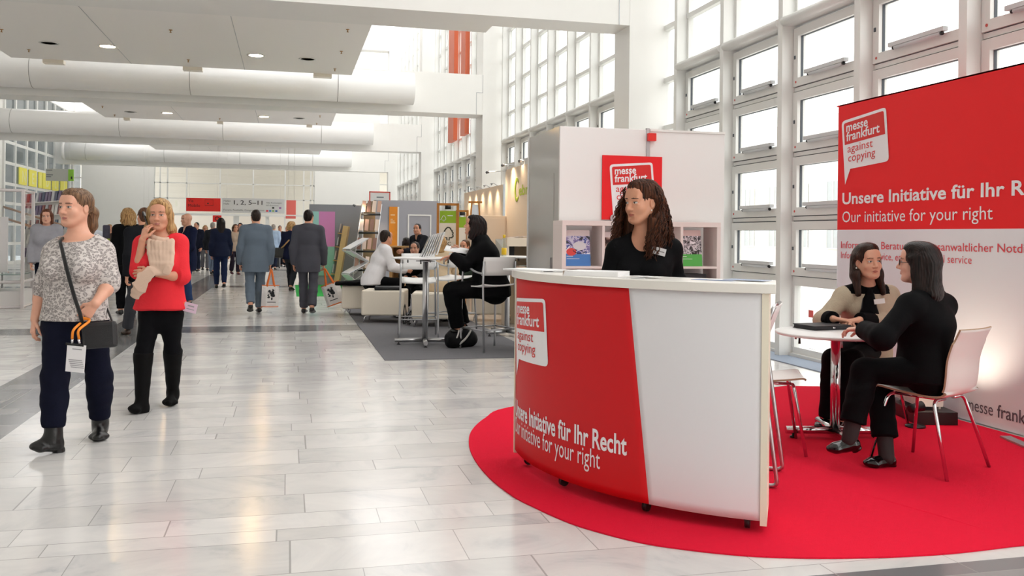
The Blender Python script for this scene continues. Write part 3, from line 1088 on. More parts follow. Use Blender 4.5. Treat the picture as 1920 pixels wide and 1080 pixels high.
# ---- white stand walls behind the counter
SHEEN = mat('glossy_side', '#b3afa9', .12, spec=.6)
wl = empty('partition_wall', (3.4, 9.55, 0), 'tall white partition wall with glossy grey end behind the receptionist', 'partition wall')
MB().box(2.88 - 3.4, 3.90 - 3.4, -.05, .0, 0, 2.565).build('front_panel', WHITE2, wl, bevel=.004)
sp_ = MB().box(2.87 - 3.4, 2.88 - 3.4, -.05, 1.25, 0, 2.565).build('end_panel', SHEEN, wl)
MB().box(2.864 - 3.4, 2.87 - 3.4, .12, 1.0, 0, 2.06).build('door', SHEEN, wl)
MB().box(2.84 - 3.4, 2.864 - 3.4, .15, .17, 1.0, 1.12).build('handle', ALU, wl)
MB().box(3.89 - 3.4, 3.925 - 3.4, -.06, -.02, 0, 2.58).build('post', ALU, wl)
MB().box(-.54, .5, 1.2, 1.25, 0, 2.565).build('rear_panel', WHITE2, wl)
wl2 = empty('partition_wall', (4.4, 9.5, 0), 'white partition wall with small red clip on its upper corner, right of the poster', 'partition wall')
MB().box(3.93 - 4.4, 4.85 - 4.4, -.0, .05, 0, 2.545).build('front_panel', WHITE2, wl2, bevel=.004)
MB().box(3.93 - 4.4, 4.85 - 4.4, -.012, .06, 2.545, 2.57).build('top_rail', WHITE, wl2)
o = MB().box(3.895, 3.985, 9.44, 9.49, 2.435, 2.52).build('clip_sign', RED)
tag(o, 'small plain red square clipped high on the white partition joint', 'sign')
# poster with the emblem
po = empty('poster', (3.72, 9.49, 0), 'red poster with white speech bubble hanging on the white partition', 'poster')
PO = Vector((3.72, 9.49, 0))
MB().box(3.366 - 3.72, 4.075 - 3.72, -.008, 0, 1.55, 2.262).build('sheet', BRED, po)
mb = MB()
emblem(mb, lambda u, v, l: Vector((3.448 + u * .51, 9.4805 - l, 2.160 + v * .505)) - PO, .0012)
mb.build('emblem', [LETW, LETR], po, fix=False)
# small clip at its foot
o = MB().tube([(0, 0, 0), (0, -.012, 0)], .04, 16).build('clip', ALU)
o.location = (3.50, 9.478, 1.568)
tag(o, 'small round grey clip at the lower left of the red poster', 'clip')

# ---- low cube shelf with brochures
sh = empty('cube_shelf', (3.72, 9.2, 0), 'white open cube shelf with brochures behind the receptionist', 'shelf')
SO = Vector((3.72, 9.2, 0))
SHF = mat('shelf_laminate', '#e8dad6', .45)
def shelf_board(name, *b):
    return MB().box(b[0] - 3.72, b[1] - 3.72, b[2] - 9.2, b[3] - 9.2, b[4], b[5]).build(name, SHF, sh, bevel=.002)
shelf_board('top_board', 2.80, 4.62, 9.12, 9.46, 1.475, 1.528)
shelf_board('base_board', 2.80, 4.62, 9.12, 9.46, .0, .05)
shelf_board('side_board', 2.80, 2.845, 9.12, 9.46, .05, 1.475)
shelf_board('side_board', 4.575, 4.62, 9.12, 9.46, .05, 1.475)
for x in (3.245, 3.70, 4.145):
    shelf_board('divider', x, x + .03, 9.12, 9.46, .05, 1.475)
for z in (1.02, .54):
    shelf_board('shelf_board', 2.845, 4.575, 9.12, 9.46, z, z + .025)


def cover_mat(name, stops, seed, scale=9):
    """printed photograph: blotches of a few inks"""
    m = bpy.data.materials.new(name)
    m.use_nodes = True
    nt = m.node_tree
    b = nt.nodes['Principled BSDF']; b.inputs['Roughness'].default_value = .3
    tc = nt.nodes.new('ShaderNodeTexCoord')
    mp = nt.nodes.new('ShaderNodeMapping'); mp.inputs['Location'].default_value = (seed * 3.1, seed * 1.7, seed * .6)
    nz = nt.nodes.new('ShaderNodeTexNoise'); nz.inputs['Scale'].default_value = scale; nz.inputs['Detail'].default_value = 3; nz.inputs['Distortion'].default_value = 1.2
    nt.links.new(tc.outputs['Object'], mp.inputs[0]); nt.links.new(mp.outputs[0], nz.inputs['Vector'])
    r = nt.nodes.new('ShaderNodeValToRGB'); r.color_ramp.interpolation = 'CONSTANT'
    el = r.color_ramp.elements
    while len(el) > 1:
        el.remove(el[-1])
    el[0].position = 0; el[0].color = lin(stops[0])
    for i, c in enumerate(stops[1:]):
        x = el.new(.34 + .36 * (i + 1) / len(stops)); x.color = lin(c)
    nt.links.new(nz.outputs['Fac'], r.inputs[0]); nt.links.new(r.outputs[0], b.inputs['Base Color'])
    return m


def brochure(name, p, w, h, pic, foot, label, tilt=8, rz=0.0, thick=.012, foot_h=.33, head_c='#e6dcdc', group=None, art=None):
    e = empty(name, p, label, 'brochure', group, rz)
    e.rotation_euler = (R(-tilt), 0, rz)
    MB().box(-w / 2, w / 2, 0, thick, 0, h).build('pages', mat('brochure_head' + head_c, head_c, .35), e)
    MB().box(-w / 2, w / 2, -.002, 0, h * foot_h, h * .84).build('picture', pic, e)
    MB().box(-w / 2, w / 2, -.002, 0, 0, h * foot_h).build('title_band', foot, e)
    mb = MB()
    for i, (a, b) in enumerate(((.10, .34), (.10, .58))):
        z = h * (foot_h * (.80 - .22 * i))
        mb.box(-w / 2 + w * a, -w / 2 + w * b, -.003, -.002, z, z + .005)
    mb.build('title_line', LETW, e)
    if art:
        art(e)
    return e


def disc_art(e):
    o = MB().tube([(.03, -.004, .215), (.03, -.0025, .215)], [.075, .075], 24, flat=((0, 0, 1), .62)).build('picture_disc', mat('disc_white', '#d9d6dc', .3), e)
    MB().tube([(.03 + .085 * math.cos(t), -.004, .195 + .06 * math.sin(t)) for t in np.linspace(3.6, 5.6, 14)], .0035, 6).build('picture_arc', BLACK, e)
    MB().tube([(-.065, -.004, .150), (-.065, -.0025, .150)], .055, 20, flat=((0, 0, 1), .75)).build('picture_ball', mat('ball_red', '#d8322b', .3), e)


b1 = brochure('brochure', (2.995, 9.19, 1.046), .295, .385, cover_mat('cover_blue', ('#1a1c30', '#7d74ad', '#cfcbe0', '#3d4f9e', '#e8e8f2'), 1), mat('band_blue', '#3f7cc4', .35), 'brochure with blue title band standing in the left shelf compartment', art=disc_art)
b2 = brochure('brochure', (3.43, 9.19, 1.046), .25, .37, cover_mat('cover_brown', ('#2a211f', '#7c6258', '#cbb6ac', '#4b3b38'), 2), mat('band_red', '#b5463c', .35), 'brochure with brown picture half hidden behind the receptionist', rz=R(4))
b3 = brochure('brochure', (4.30, 9.19, 1.046), .275, .40, cover_mat('cover_grey', ('#1a1a1c', '#8d8a90', '#d9d2d8', '#3c3b40', '#efeaf0'), 3, 14), mat('band_green', '#55b552', .35), 'brochure with black and white picture and green title band in the right shelf compartment', head_c='#e8cfcc')
o = lay('booklet', MB().box(-.15, .15, -.10, .10, 0, .03), mat('booklet_pink', '#d99a9c', .5), Vector((4.30, 9.28, 0)), R(4), 'stack of pink booklets on the lower board of the white shelf', 'booklets', z=.912)
o.location.z = .565
o = lay('tray', MB().box(-.16, .16, -.12, .12, 0, .36), mat('tray_black', '#1f1c20', .5), Vector((4.32, 9.30, 0)), 0, 'black document tray under the green brochure in the white shelf', 'tray', z=.60)

# cable on the floor by the window
p = [on_floor(x, y, .012) for x, y in ((1456, 664), (1478, 664), (1497, 658), (1515, 654), (1540, 660))]
o = MB().box(-.005, 0, -.045, .045, -.04, .04).build('window_sticker', mat('sticker_red', '#d8554f', .5))
o.location = (5.70, 9.05, .52)
tag(o, 'small red square sticker low on the window behind the round table', 'sticker')
tag(MB().tube(bez(p, 8), .008, 8).build('cable', BLACK), 'thin black cable curling on the floor by the windows', 'cable')
# ================================================================== people: one continuous body surface each, clothes and hair over it
f32 = np.float32


class Field:
    """distance field on a grid that is finer where asked; merged smoothly, then turned into one closed surface"""

    def __init__(self, lo, hi, h, fine=()):
        self.ax = []
        for i in range(3):
            iv = sorted((max(a[i], lo[i]), min(b[i], hi[i]), s) for a, b, s in fine if b[i] > lo[i] and a[i] < hi[i])
            pts, x = [], lo[i]
            while x < hi[i]:
                pts.append(x)
                s = h
                for a, b, q in iv:
                    if a <= x < b:
                        s = min(s, q)
                    elif x < a < x + s:
                        s = max(a - x, q)
                x += s
            pts.append(hi[i])
            self.ax.append(np.array(pts, f32))
        self.h = h
        self.F = np.full([len(a) for a in self.ax], .3, f32)

    def _sl(self, lo, hi):
        s = []
        for i in range(3):
            a = max(int(np.searchsorted(self.ax[i], lo[i])) - 1, 0)
            b = min(int(np.searchsorted(self.ax[i], hi[i])) + 1, len(self.ax[i]))
            if b <= a:
                return None
            s.append(slice(a, b))
        return tuple(s)

    def _merge(self, sl, d, k, op):
        F = self.F[sl]
        if op == 'add':
            if k > 0:
                h = np.maximum(k - np.abs(F - d), 0) / k
                self.F[sl] = np.minimum(F, d) - h * h * (k * .25)
            else:
                self.F[sl] = np.minimum(F, d)
        elif op == 'cut':
            d = -d
            if k > 0:
                h = np.maximum(k - np.abs(F - d), 0) / k
                self.F[sl] = np.maximum(F, d) + h * h * (k * .25)
            else:
                self.F[sl] = np.maximum(F, d)

    def cap(self, a, b, ra, rb, k=.02, front=None, grow=0.0, clip=(), op='add'):
        """tapered limb; ra, rb = radius or (half width, half depth) with front giving the depth direction"""
        a, b = np.array(a, float), np.array(b, float)
        wa, da = ra if isinstance(ra, tuple) else (ra, ra)
        wb, db = rb if isinstance(rb, tuple) else (rb, rb)
        wa, da, wb, db = wa + grow, da + grow, wb + grow, db + grow
        m = max(wa, da, wb, db) + k + .012 + 1.5 * self.h
        sl = self._sl(np.minimum(a, b) - m, np.maximum(a, b) + m)
        if sl is None:
            return
        u = b - a
        L = max(np.linalg.norm(u), 1e-6)
        u = u / L
        fr = np.array(front if front is not None else (0, 1, 0.013), float)
        fr = fr - u * fr.dot(u)
        if np.linalg.norm(fr) < 1e-4:
            fr = np.cross(u, (1, 0, 0))
        fr /= np.linalg.norm(fr)
        sd = np.cross(u, fr)
        X = (self.ax[0][sl[0]] - f32(a[0]))[:, None, None]
        Y = (self.ax[1][sl[1]] - f32(a[1]))[None, :, None]
        Z = (self.ax[2][sl[2]] - f32(a[2]))[None, None, :]
        dot = lambda v: X * f32(v[0]) + Y * f32(v[1]) + Z * f32(v[2])
        pu = dot(u)
        t = np.clip(pu / f32(L), 0, 1)
        w = wa + (wb - wa) * t
        q = (dot(sd) / w) ** 2
        if wa == da and wb == db:
            q += (dot(fr) / w) ** 2
            mn = w
        else:
            dd = da + (db - da) * t
            q += (dot(fr) / dd) ** 2
            mn = np.minimum(w, dd)
        q += ((pu - t * f32(L)) / mn) ** 2
        d = (np.sqrt(q) - 1) * mn
        for p, n in clip:
            n = np.array(n, float); n = n / np.linalg.norm(n)
            o = np.array(p, float) - a
            d = np.maximum(d, dot(n) - f32(o.dot(n)))
        self._merge(sl, d.astype(f32), k, op)

    def ell(self, c, r, R3=None, k=.02, grow=0.0, op='add', clip=()):
        """ellipsoid; columns of R3 are its axes"""
        c = np.array(c, float)
        r = np.array(r, float) + grow
        m = r.max() + k + .012 + 1.5 * self.h
        sl = self._sl(c - m, c + m)
        if sl is None:
            return
        X = (self.ax[0][sl[0]] - f32(c[0]))[:, None, None]
        Y = (self.ax[1][sl[1]] - f32(c[1]))[None, :, None]
        Z = (self.ax[2][sl[2]] - f32(c[2]))[None, None, :]
        A = np.eye(3) if R3 is None else np.array(R3, float)
        dot = lambda v: X * f32(v[0]) + Y * f32(v[1]) + Z * f32(v[2])
        q0 = q1 = 0
        for i in range(3):
            v = dot(A[:, i])
            q0 = q0 + (v / f32(r[i])) ** 2
            q1 = q1 + (v / f32(r[i] ** 2)) ** 2
        q0 = np.sqrt(q0)
        d = q0 * (q0 - 1) / np.maximum(np.sqrt(q1), 1e-6)
        for p, n in clip:
            n = np.array(n, float); n = n / np.linalg.norm(n)
            o = np.array(p, float) - c
            d = np.maximum(d, dot(n) - f32(o.dot(n)))
        self._merge(sl, d.astype(f32), k, op)

    def ripple(self, fn, reach=.03):
        """adds fn(points) to the field near the surface: folds of cloth, locks of hair"""
        i = np.nonzero(np.abs(self.F) < reach)
        P = np.stack([self.ax[j][i[j]] for j in range(3)], 1)
        self.F[i] += fn(P).astype(f32)

    def halfspace(self, p, n):
        """keeps what lies on the side n points away from"""
        n = np.array(n, float); n /= np.linalg.norm(n)
        d = ((self.ax[0] - p[0])[:, None, None] * f32(n[0]) + (self.ax[1] - p[1])[None, :, None] * f32(n[1]) + (self.ax[2] - p[2])[None, None, :] * f32(n[2]))
        self.F = np.maximum(self.F, d.astype(f32))

    def surface(self):
        F = self.F
        F[0], F[-1] = .3, .3
        F[:, 0], F[:, -1] = .3, .3
        F[:, :, 0], F[:, :, -1] = .3, .3
        ins = F < 0
        n = [s - 1 for s in F.shape]
        cnt = np.zeros(n, np.uint8)
        C = [(a, b, c) for a in (0, 1) for b in (0, 1) for c in (0, 1)]
        for a, b, c in C:
            cnt += ins[a:a + n[0], b:b + n[1], c:c + n[2]]
        act = (cnt > 0) & (cnt < 8)
        I = np.nonzero(act)
        idx = np.full(n, -1, np.int32)
        idx[I] = np.arange(len(I[0]), dtype=np.int32)
        S = np.zeros((len(I[0]), 3)); K = np.zeros(len(I[0]))
        for a in C:
            for ax in range(3):
                if a[ax]:
                    continue
                b = list(a); b[ax] = 1
                fa = F[I[0] + a[0], I[1] + a[1], I[2] + a[2]]
                fb = F[I[0] + b[0], I[1] + b[1], I[2] + b[2]]
                cr = (fa < 0) != (fb < 0)
                t = np.where(cr, fa / np.where(cr, fa - fb, 1), 0)
                for j in range(3):
                    v = self.ax[j][I[j] + a[j]].astype(float)
                    if j == ax:
                        v = v + t * (self.ax[j][I[j] + 1] - self.ax[j][I[j]])
                    S[:, j] += np.where(cr, v, 0)
                K += cr
        V = S / np.maximum(K, 1)[:, None]
        Q = []
        for ax in range(3):
            s0 = [slice(None)] * 3; s1 = [slice(None)] * 3
            s0[ax] = slice(0, -1); s1[ax] = slice(1, None)
            A, B = ins[tuple(s0)], ins[tuple(s1)]
            o1, o2 = [(1, 2), (2, 0), (0, 1)][ax]
            for flip in (False, True):
                e = np.nonzero((A & ~B) if not flip else (~A & B))
                e = [x for x in e]
                ok = (e[o1] > 0) & (e[o2] > 0) & (e[o1] < F.shape[o1] - 1) & (e[o2] < F.shape[o2] - 1)
                e = [x[ok] for x in e]

                def cell(d1, d2):
                    q = [x.copy() for x in e]
                    q[o1] -= d1; q[o2] -= d2
                    return idx[q[0], q[1], q[2]]
                quad = np.stack([cell(1, 1), cell(0, 1), cell(0, 0), cell(1, 0)], 1)
                if flip:
                    quad = quad[:, ::-1]
                Q.append(quad)
        return V, np.concatenate(Q)


def np_mesh(name, V, Q, mats, parent=None, masks=(), smooth=True):
    me = bpy.data.meshes.new(name)
    me.vertices.add(len(V))
    me.vertices.foreach_set('co', np.asarray(V, f32).ravel())
    me.loops.add(Q.size)
    me.loops.foreach_set('vertex_index', Q.ravel().astype(np.int32))
    me.polygons.add(len(Q))
    me.polygons.foreach_set('loop_start', np.arange(0, Q.size, 4, dtype=np.int32))
    me.polygons.foreach_set('loop_total', np.full(len(Q), 4, np.int32))
    for m in (mats if isinstance(mats, (list, tuple)) else [mats]):
        me.materials.append(m)
    mi = np.zeros(len(Q), np.int32)
    if masks:
        c = V[Q].mean(1)
        for k, fn in masks:
            mi[fn(c)] = k
    me.polygons.foreach_set('material_index', mi)
    me.polygons.foreach_set('use_smooth', np.full(len(Q), smooth))
    me.update(calc_edges=True)
    me.validate()
    return link_mesh(name, me, parent)


def folds(seed, amp, scale, along=None, n=4):
    rng = np.random.RandomState(seed)
    W = []
    for _ in range(n):
        d = rng.normal(size=3)
        if along is not None:
            d = d * .35 + np.array(along)
        d /= np.linalg.norm(d)
        e = rng.normal(size=3); e /= np.linalg.norm(e)
        W.append((d, e, rng.uniform(.6, 1.5) * scale, rng.uniform(0, 6.28), rng.uniform(.5, 1)))

    def fn(P):
        s = 0
        for d, e, f, ph, a in W:
            s = s + a * np.sin(P @ d * f + ph + 1.6 * np.sin(P @ e * f * .45 + ph * 2))
        return s * (amp / n)
    return fn


# ------------------------------------------------------------------ skin, hair and cloth
def skin(name, c):
    return mat(name, c, .48, noise=(40, .05), sss=.12)


def hair_mat(name, c1, c2, rough=.38):
    if name in _MATS:
        return _MATS[name]
    m = bpy.data.materials.new(name)
    m.use_nodes = True
    nt = m.node_tree
    b = nt.nodes['Principled BSDF']
    b.inputs['Roughness'].default_value = rough
    b.inputs['Specular IOR Level'].default_value = .22
    tc = nt.nodes.new('ShaderNodeTexCoord')
    mp = nt.nodes.new('ShaderNodeMapping'); mp.inputs['Scale'].default_value = (120, 120, 9)
    nz = nt.nodes.new('ShaderNodeTexNoise'); nz.inputs['Scale'].default_value = 1; nz.inputs['Detail'].default_value = 4
    nt.links.new(tc.outputs['Object'], mp.inputs[0]); nt.links.new(mp.outputs[0], nz.inputs['Vector'])
    cr = nt.nodes.new('ShaderNodeValToRGB')
    cr.color_ramp.elements[0].position = .35; cr.color_ramp.elements[0].color = lin(c1)
    cr.color_ramp.elements[1].position = .68; cr.color_ramp.elements[1].color = lin(c2)
    nt.links.new(nz.outputs['Fac'], cr.inputs[0]); nt.links.new(cr.outputs[0], b.inputs['Base Color'])
    bp = nt.nodes.new('ShaderNodeBump'); bp.inputs['Strength'].default_value = .22; bp.inputs['Distance'].default_value = .002
    nt.links.new(nz.outputs['Fac'], bp.inputs['Height']); nt.links.new(bp.outputs[0], b.inputs['Normal'])
    _MATS[name] = m
    return m


def cloth(name, c, rough=.85, noise=(25, .08), bump=(180, .25)):
    return mat(name, c, rough, spec=.12, noise=noise, bump=bump)


LIP = mat('lips', '#b06c60', .4)
BROW = mat('brow_hair', '#4a3426', .7)
EYEW = mat('eye_white', '#bdb7b2', .25)
IRIS = mat('eye_iris', '#2a1d16', .15)
SHOE = mat('black_leather', '#0c0b0d', .32, noise=(30, .2))

V3 = lambda p: np.array((p[0], p[1], p[2]), float)
nrm = lambda v: np.array(v, float) / max(np.linalg.norm(v), 1e-9)


class Fig:
    """one person: joints in world space, then body, clothes, hair"""

    def __init__(self, label, J, face, front, female=True, hs=1.0, h=.006, hf=.003, size=1.0, tilt=0.0, nod=0.0, wide=1.0, group=None, base=None, skin_mat=None, drop_sh=.035, cat='person'):
        self.J = {k: V3(v) for k, v in J.items()}
        j = self.J
        if drop_sh:
            for q in 'LR':      # outline points of the shoulders -> the joint inside
                v = j['sh' + q]
                j['sh' + q] = v + (j['neck'] - v) * np.array((.07, .07, 0)) - np.array((0, 0, drop_sh))
        self.h, self.hf, self.hs, self.size, self.wide, self.female = h, hf, hs, size, wide, female
        self.front = nrm(front)
        # head frame: columns x (the person's left), y (face), z (up)
        f = nrm(face)
        z = nrm(np.array((0, 0, 1.0)) - f * f[2])
        if abs(f[2]) > .9:
            z = np.array((0, 0, 1.0))
        f = nrm(f - z * f.dot(z))
        x = np.cross(f, z)
        ct, st = math.cos(tilt), math.sin(tilt)
        x, z = x * ct + z * st, z * ct - x * st
        cn, sn = math.cos(nod), math.sin(nod)
        f, z = f * cn - z * sn, z * cn + f * sn
        self.H = np.stack([-x, f, z], 1)
        self.hc = j['head']
        b = base if base is not None else (np.mean([j[k] for k in j if k[:2] == 'an'], 0))
        self.base = np.array((b[0], b[1], b[2] if base is not None else 0.0))
        self.root = empty('person', self.base, label, cat, group)
        self.skin = skin_mat or skin('skin_fair', '#e0ab92')
        side = np.cross(self.front, (0, 0, 1.0))
        self.side = nrm(side)                # to the person's right
        self.mid = (j['hipL'] + j['hipR']) / 2
        self.finger_boxes = []
        self.hands = []
        self.prims = self._prims()

    def hd(self, x, y, z):
        return self.hc + self.H @ (np.array((x, y, z)) * self.hs)

    # ---- primitives of the whole body, each with the name of its region
    def _prims(self):
        j, s, W = self.J, self.size, self.wide
        fm = self.female
        fr = self.front
        out = []
        mid, nb, ch = self.mid, j['neck'], j['chest']
        hip = (.165 * W * s, .115 * W * s) if fm else (.160 * W * s, .115 * W * s)
        wa = (.130 * W * s, .098 * W * s) if fm else (.150 * W * s, .110 * W * s)
        cw = (.150 * W * s, .108 * W * s) if fm else (.172 * W * s, .120 * W * s)
        waist = mid + (ch - mid) * .45
        up = nb - (nb - ch) * .22
        A = lambda *a, **k: out.append((a, k))
        A('torso', mid, waist, hip, wa, .05, fr)
        A('torso', waist, ch, wa, cw, .05, fr)
        A('torso', ch, up, cw, (cw[0] * .80, cw[1] * .62), .05, fr)
        for q in 'LR':
            sh = j['sh' + q]
            A('torso', nb - (nb - ch) * .05, sh, .046 * s * (1 if fm else 1.12), .044 * s * (1 if fm else 1.12), .05, None)
            A('torso', ch + (sh - ch) * .40, ch + (sh - ch) * .86, .072 * s, .050 * s, .06, None)
        if fm:
            sd = self.side
            for q in (1, -1):
                A('torso', ch - (nb - ch) * .10 + fr * cw[1] * .62 + sd * q * .070 * s * W, ch - (nb - ch) * .22 + fr * cw[1] * .86 + sd * q * .074 * s * W, .058 * s * W, .056 * s * W, .05, None)
        for q in 'LR':
            a = .047 * s * (W ** .6) * (1 if fm else 1.12)
            A('arm' + q, j['sh' + q], j['el' + q], a, a * .80, .03, None)
            m = j['el' + q] + (j['wr' + q] - j['el' + q]) * .3
            A('fore' + q, j['el' + q], m, a * .80, a * .80, .02, None)
            A('fore' + q, m, j['wr' + q], a * .80, a * .53, .02, None)
            t = .083 * s * W * (1 if fm else 1.03)
            hp, kn, an = j['hip' + q], j['kn' + q], j['an' + q]
            A('thigh' + q, hp, kn, t, t * .66, .03, None)
            cm = kn + (an - kn) * .32
            A('shin' + q, kn, cm, t * .66, t * .66, .03, None)
            A('shin' + q, cm, an, t * .66, t * .42, .03, None)
            to = j['toe' + q]
            d = nrm(to - an)
            heel = an + np.array((0, 0, -.05 * s)) - nrm(np.array((d[0], d[1], 0))) * .02
            A('foot' + q, an, heel, t * .42, .030 * s, .02, None)
            A('foot' + q, heel, to - d * .045 * s, .028 * s, (.032 * s, .016 * s), .02, (0, 0, 1))
        bk = mid - fr * hip[1] * .35
        for q in 'LR':
            A('torso', bk + (j['hip' + q] - mid) * .55, bk + (j['hip' + q] - mid) * .55 + np.array((0, 0, -.05 * s)), .095 * s * W, .09 * s * W, .05, None)
        return out

    def put(self, F, tags, grow=0.0, clip=None, k=None):
        for (tg, a, b, ra, rb, kk, fr), _ in self.prims:
            if any(tg.startswith(t) for t in tags):
                F.cap(a, b, ra, rb, kk if k is None else k, fr, grow, (clip or {}).get(tg, (clip or {}).get('*', ())))

    def hand(self, q, d, palm, thumb, curl=.5, spread=.25, sc=1.0, curls=None, thumb_in=.5):
        """adds a hand at wrist q: d = finger direction, palm = where the palm looks, thumb = side of the thumb"""
        w = self.J['wr' + q]
        d, palm = nrm(d), np.array(palm, float)
        palm = nrm(palm - d * palm.dot(d))
        th = np.cross(d, palm)
        if th.dot(thumb) < 0:
            th = -th
        s = sc * self.size * (.95 if self.female else 1.05)
        kn = w + d * .088 * s
        P = [('palm', w, kn, (.026 * s, .019 * s), (.041 * s, .013 * s), .012, palm)]
        tips = []
        for i, (off, ln, r) in enumerate(((.031, .074, .0088), (.0105, .082, .0090), (-.0105, .076, .0086), (-.030, .060, .0076))):
            c = (curls[i] if curls else curl * (1 + .12 * i))
            a = kn + th * off * s - d * (.012 * abs(off) / .03) * s
            dd = nrm(d + th * (off * spread * 12))
            ang = c * .55
            r *= s
            for L, f in ((.45, 1.0), (.30, 1.0), (.25, .8)):
                dv = dd * math.cos(ang) + palm * math.sin(ang)
                b = a + dv * (ln * L * s)
                P.append(('finger', a, b, r, r * .9, .004, None))
                a, r = b, r * .9
                ang += c * (.95 if L > .26 else .6)
            tips.append(a)
        a = w + d * .022 * s + th * .022 * s
        t1 = nrm(d * .62 + th * .62 + palm * .35)
        t2 = nrm(d * .85 + th * (.35 - .5 * thumb_in) + palm * (.25 + .4 * thumb_in))
        b = a + t1 * .042 * s
        P.append(('finger', a, b, .0135 * s, .0105 * s, .010, None))
        c = b + t2 * .033 * s
        P.append(('finger', b, c, .0105 * s, .0095 * s, .004, None))
        P.append(('finger', c, c + nrm(t2 + palm * .2) * .026 * s, .0095 * s, .0080 * s, .004, None))
        self.hands.append(P)
        pts = np.array([p[1] for p in P] + [p[2] for p in P])
        self.finger_boxes.append((pts.min(0) - .014, pts.max(0) + .014))
        return kn, tips

    # ---- head
    def head_prims(self, F):
        s, H = self.hs, self.H
        E = lambda c, r, k=.02, op='add': F.ell(self.hd(*c), np.array(r) * s, H, k * s, 0, op)
        C = lambda a, b, ra, rb, k=.02, op='add': F.cap(self.hd(*a), self.hd(*b), ra * s, rb * s, k * s, H[:, 1], 0, (), op)
        fm = self.female
        E((0, -.018, .035), (.072, .092, .085), .02)
        E((0, .028, -.030), (.057 if fm else .060, .064, .088), .03)
        for q in (1, -1):
            C((q * .052, .000, -.045), (q * .026, .058, -.088), .017 if fm else .020, .016 if fm else .021, .03)
            E((q * .037, .060, -.030), (.024, .022, .022), .025)
        E((0, .066, -.094), (.022 if fm else .026, .020, .018), .025)
        C((-.034, .079, .026), (.034, .079, .026), .012, .012, .02)
        E((0, .070, .055), (.05, .022, .035), .03)
        for q in (1, -1):
            E((q * .031, .100, .004), (.019, .016, .012), .014, 'cut')
        for q in (1, -1):
            E((q * .031, .0755, .003), (.0145, .0140, .0130), .003)
            C((q * .017, .083, .009), (q * .045, .077, .008), .0045, .004, .006)
            C((q * .019, .082, -.007), (q * .043, .077, -.006), .0035, .003, .008)
        nl = 1.0 if fm else 1.1
        C((0, .086, .016), (0, .102 + .004 * nl, -.026), .008, .0105 * nl, .012)
        E((0, .106 + .003 * nl, -.031), (.0105 * nl, .0100, .0085), .008)
        for q in (1, -1):
            E((q * .0115, .096, -.034), (.0085, .010, .0075), .008)
            E((q * .0065, .1045, -.0415), (.0035, .005, .003), .003, 'cut')
        C((-.020, .083, -.061), (0, .0880, -.057), .0035, .0052, .006); C((.020, .083, -.061), (0, .0880, -.057), .0035, .0052, .006)
        C((-.017, .083, -.066), (0, .0868, -.0695), .004, .0062, .006); C((.017, .083, -.066), (0, .0868, -.0695), .004, .0062, .006)
        C((-.021, .0865, -.0632), (.021, .0865, -.0632), .0016, .0016, .003, 'cut') if self.hf < .0035 else None
        E((0, .088, -.082), (.016, .008, .006), .012, 'cut')
        for q in (1, -1):
            E((q * .073, -.008, -.004), (.009, .018, .029), .008)
            E((q * .081, -.001, -.002), (.006, .010, .017), .005, 'cut')
        nb = self.J['neck']
        r = .052 * self.size * (1.0 if fm else 1.16)
        F.cap(self.hd(0, -.020, -.045), nb + (self.hd(0, 0, 0) - nb) * .15, r, r, .03)
        F.cap(nb + (self.hd(0, 0, 0) - nb) * .2, nb - (nb - self.J['chest']) * .12, r, r * 1.15, .04)

    def masks(self, brow=2):
        """slots: 1 lips, 2 brows, 3 eye white, 4 iris"""
        def loc(c):
            return ((c - self.hc) @ self.H) / self.hs

        def lips(c):
            q = loc(c)
            w = np.abs(q[:, 0]) / .0215
            return (w < 1) & (q[:, 1] > .075) & (q[:, 2] < -.0632 + .0066 * (1 - w ** 1.5)) & (q[:, 2] > -.0632 - .0088 * (1 - w ** 2))

        def brows(c):
            q = loc(c)
            x = np.abs(q[:, 0])
            mid = .0262 + .08 * (x - .015) - 3.2 * (x - .015) ** 2
            return (x > .013) & (x < .050) & (q[:, 1] > .05) & (np.abs(q[:, 2] - mid) < (.0028 if self.female else .0042) - .06 * np.maximum(x - .03, 0))

        def eye(c):
            q = loc(c)
            x = np.abs(q[:, 0]) - .031
            return (np.abs(x) < .0148) & (q[:, 1] > .066) & (np.abs(q[:, 2] - .003 - .02 * x) < .0054 * np.sqrt(np.maximum(1 - (x / .0150) ** 2, 0)))
        gz = getattr(self, 'gaze', 0.0)

        def iris(c):
            q = loc(c)
            x = q[:, 0]
            e = np.where(x > 0, x - .031, x + .031) - gz
            return eye(c) & (e ** 2 + (q[:, 2] - .0035) ** 2 < .0058 ** 2)

        def lash(c):
            q = loc(c)
            x = np.abs(q[:, 0]) - .031
            e = .0054 * np.sqrt(np.maximum(1 - (x / .0160) ** 2, 0))
            z = q[:, 2] - .003 - .02 * x
            return (np.abs(x) < .0142) & (q[:, 1] > .064) & (z > e * .8) & (z < e + .0018)
        return [(1, lips), (2, brows), (3, eye), (4, iris), (4, lash)]

    def box(self, pad=.06, tags=None):
        pts = []
        for (tg, a, b, ra, rb, k, fr), _ in self.prims:
            if tags is None or any(tg.startswith(t) for t in tags):
                m = max(max(ra) if isinstance(ra, tuple) else ra, max(rb) if isinstance(rb, tuple) else rb)
                pts += [a - m, a + m, b - m, b + m]
        if tags is None:
            pts += [self.hd(0, 0, .14), self.hd(.1, .13, -.12), self.hd(-.1, -.13, 0), self.hd(.1, -.13, 0), self.hd(-.1, .13, 0)]
            for lo, hi in self.finger_boxes:
                pts += [lo, hi]
        pts = np.array(pts)
        return pts.min(0) - pad, pts.max(0) + pad

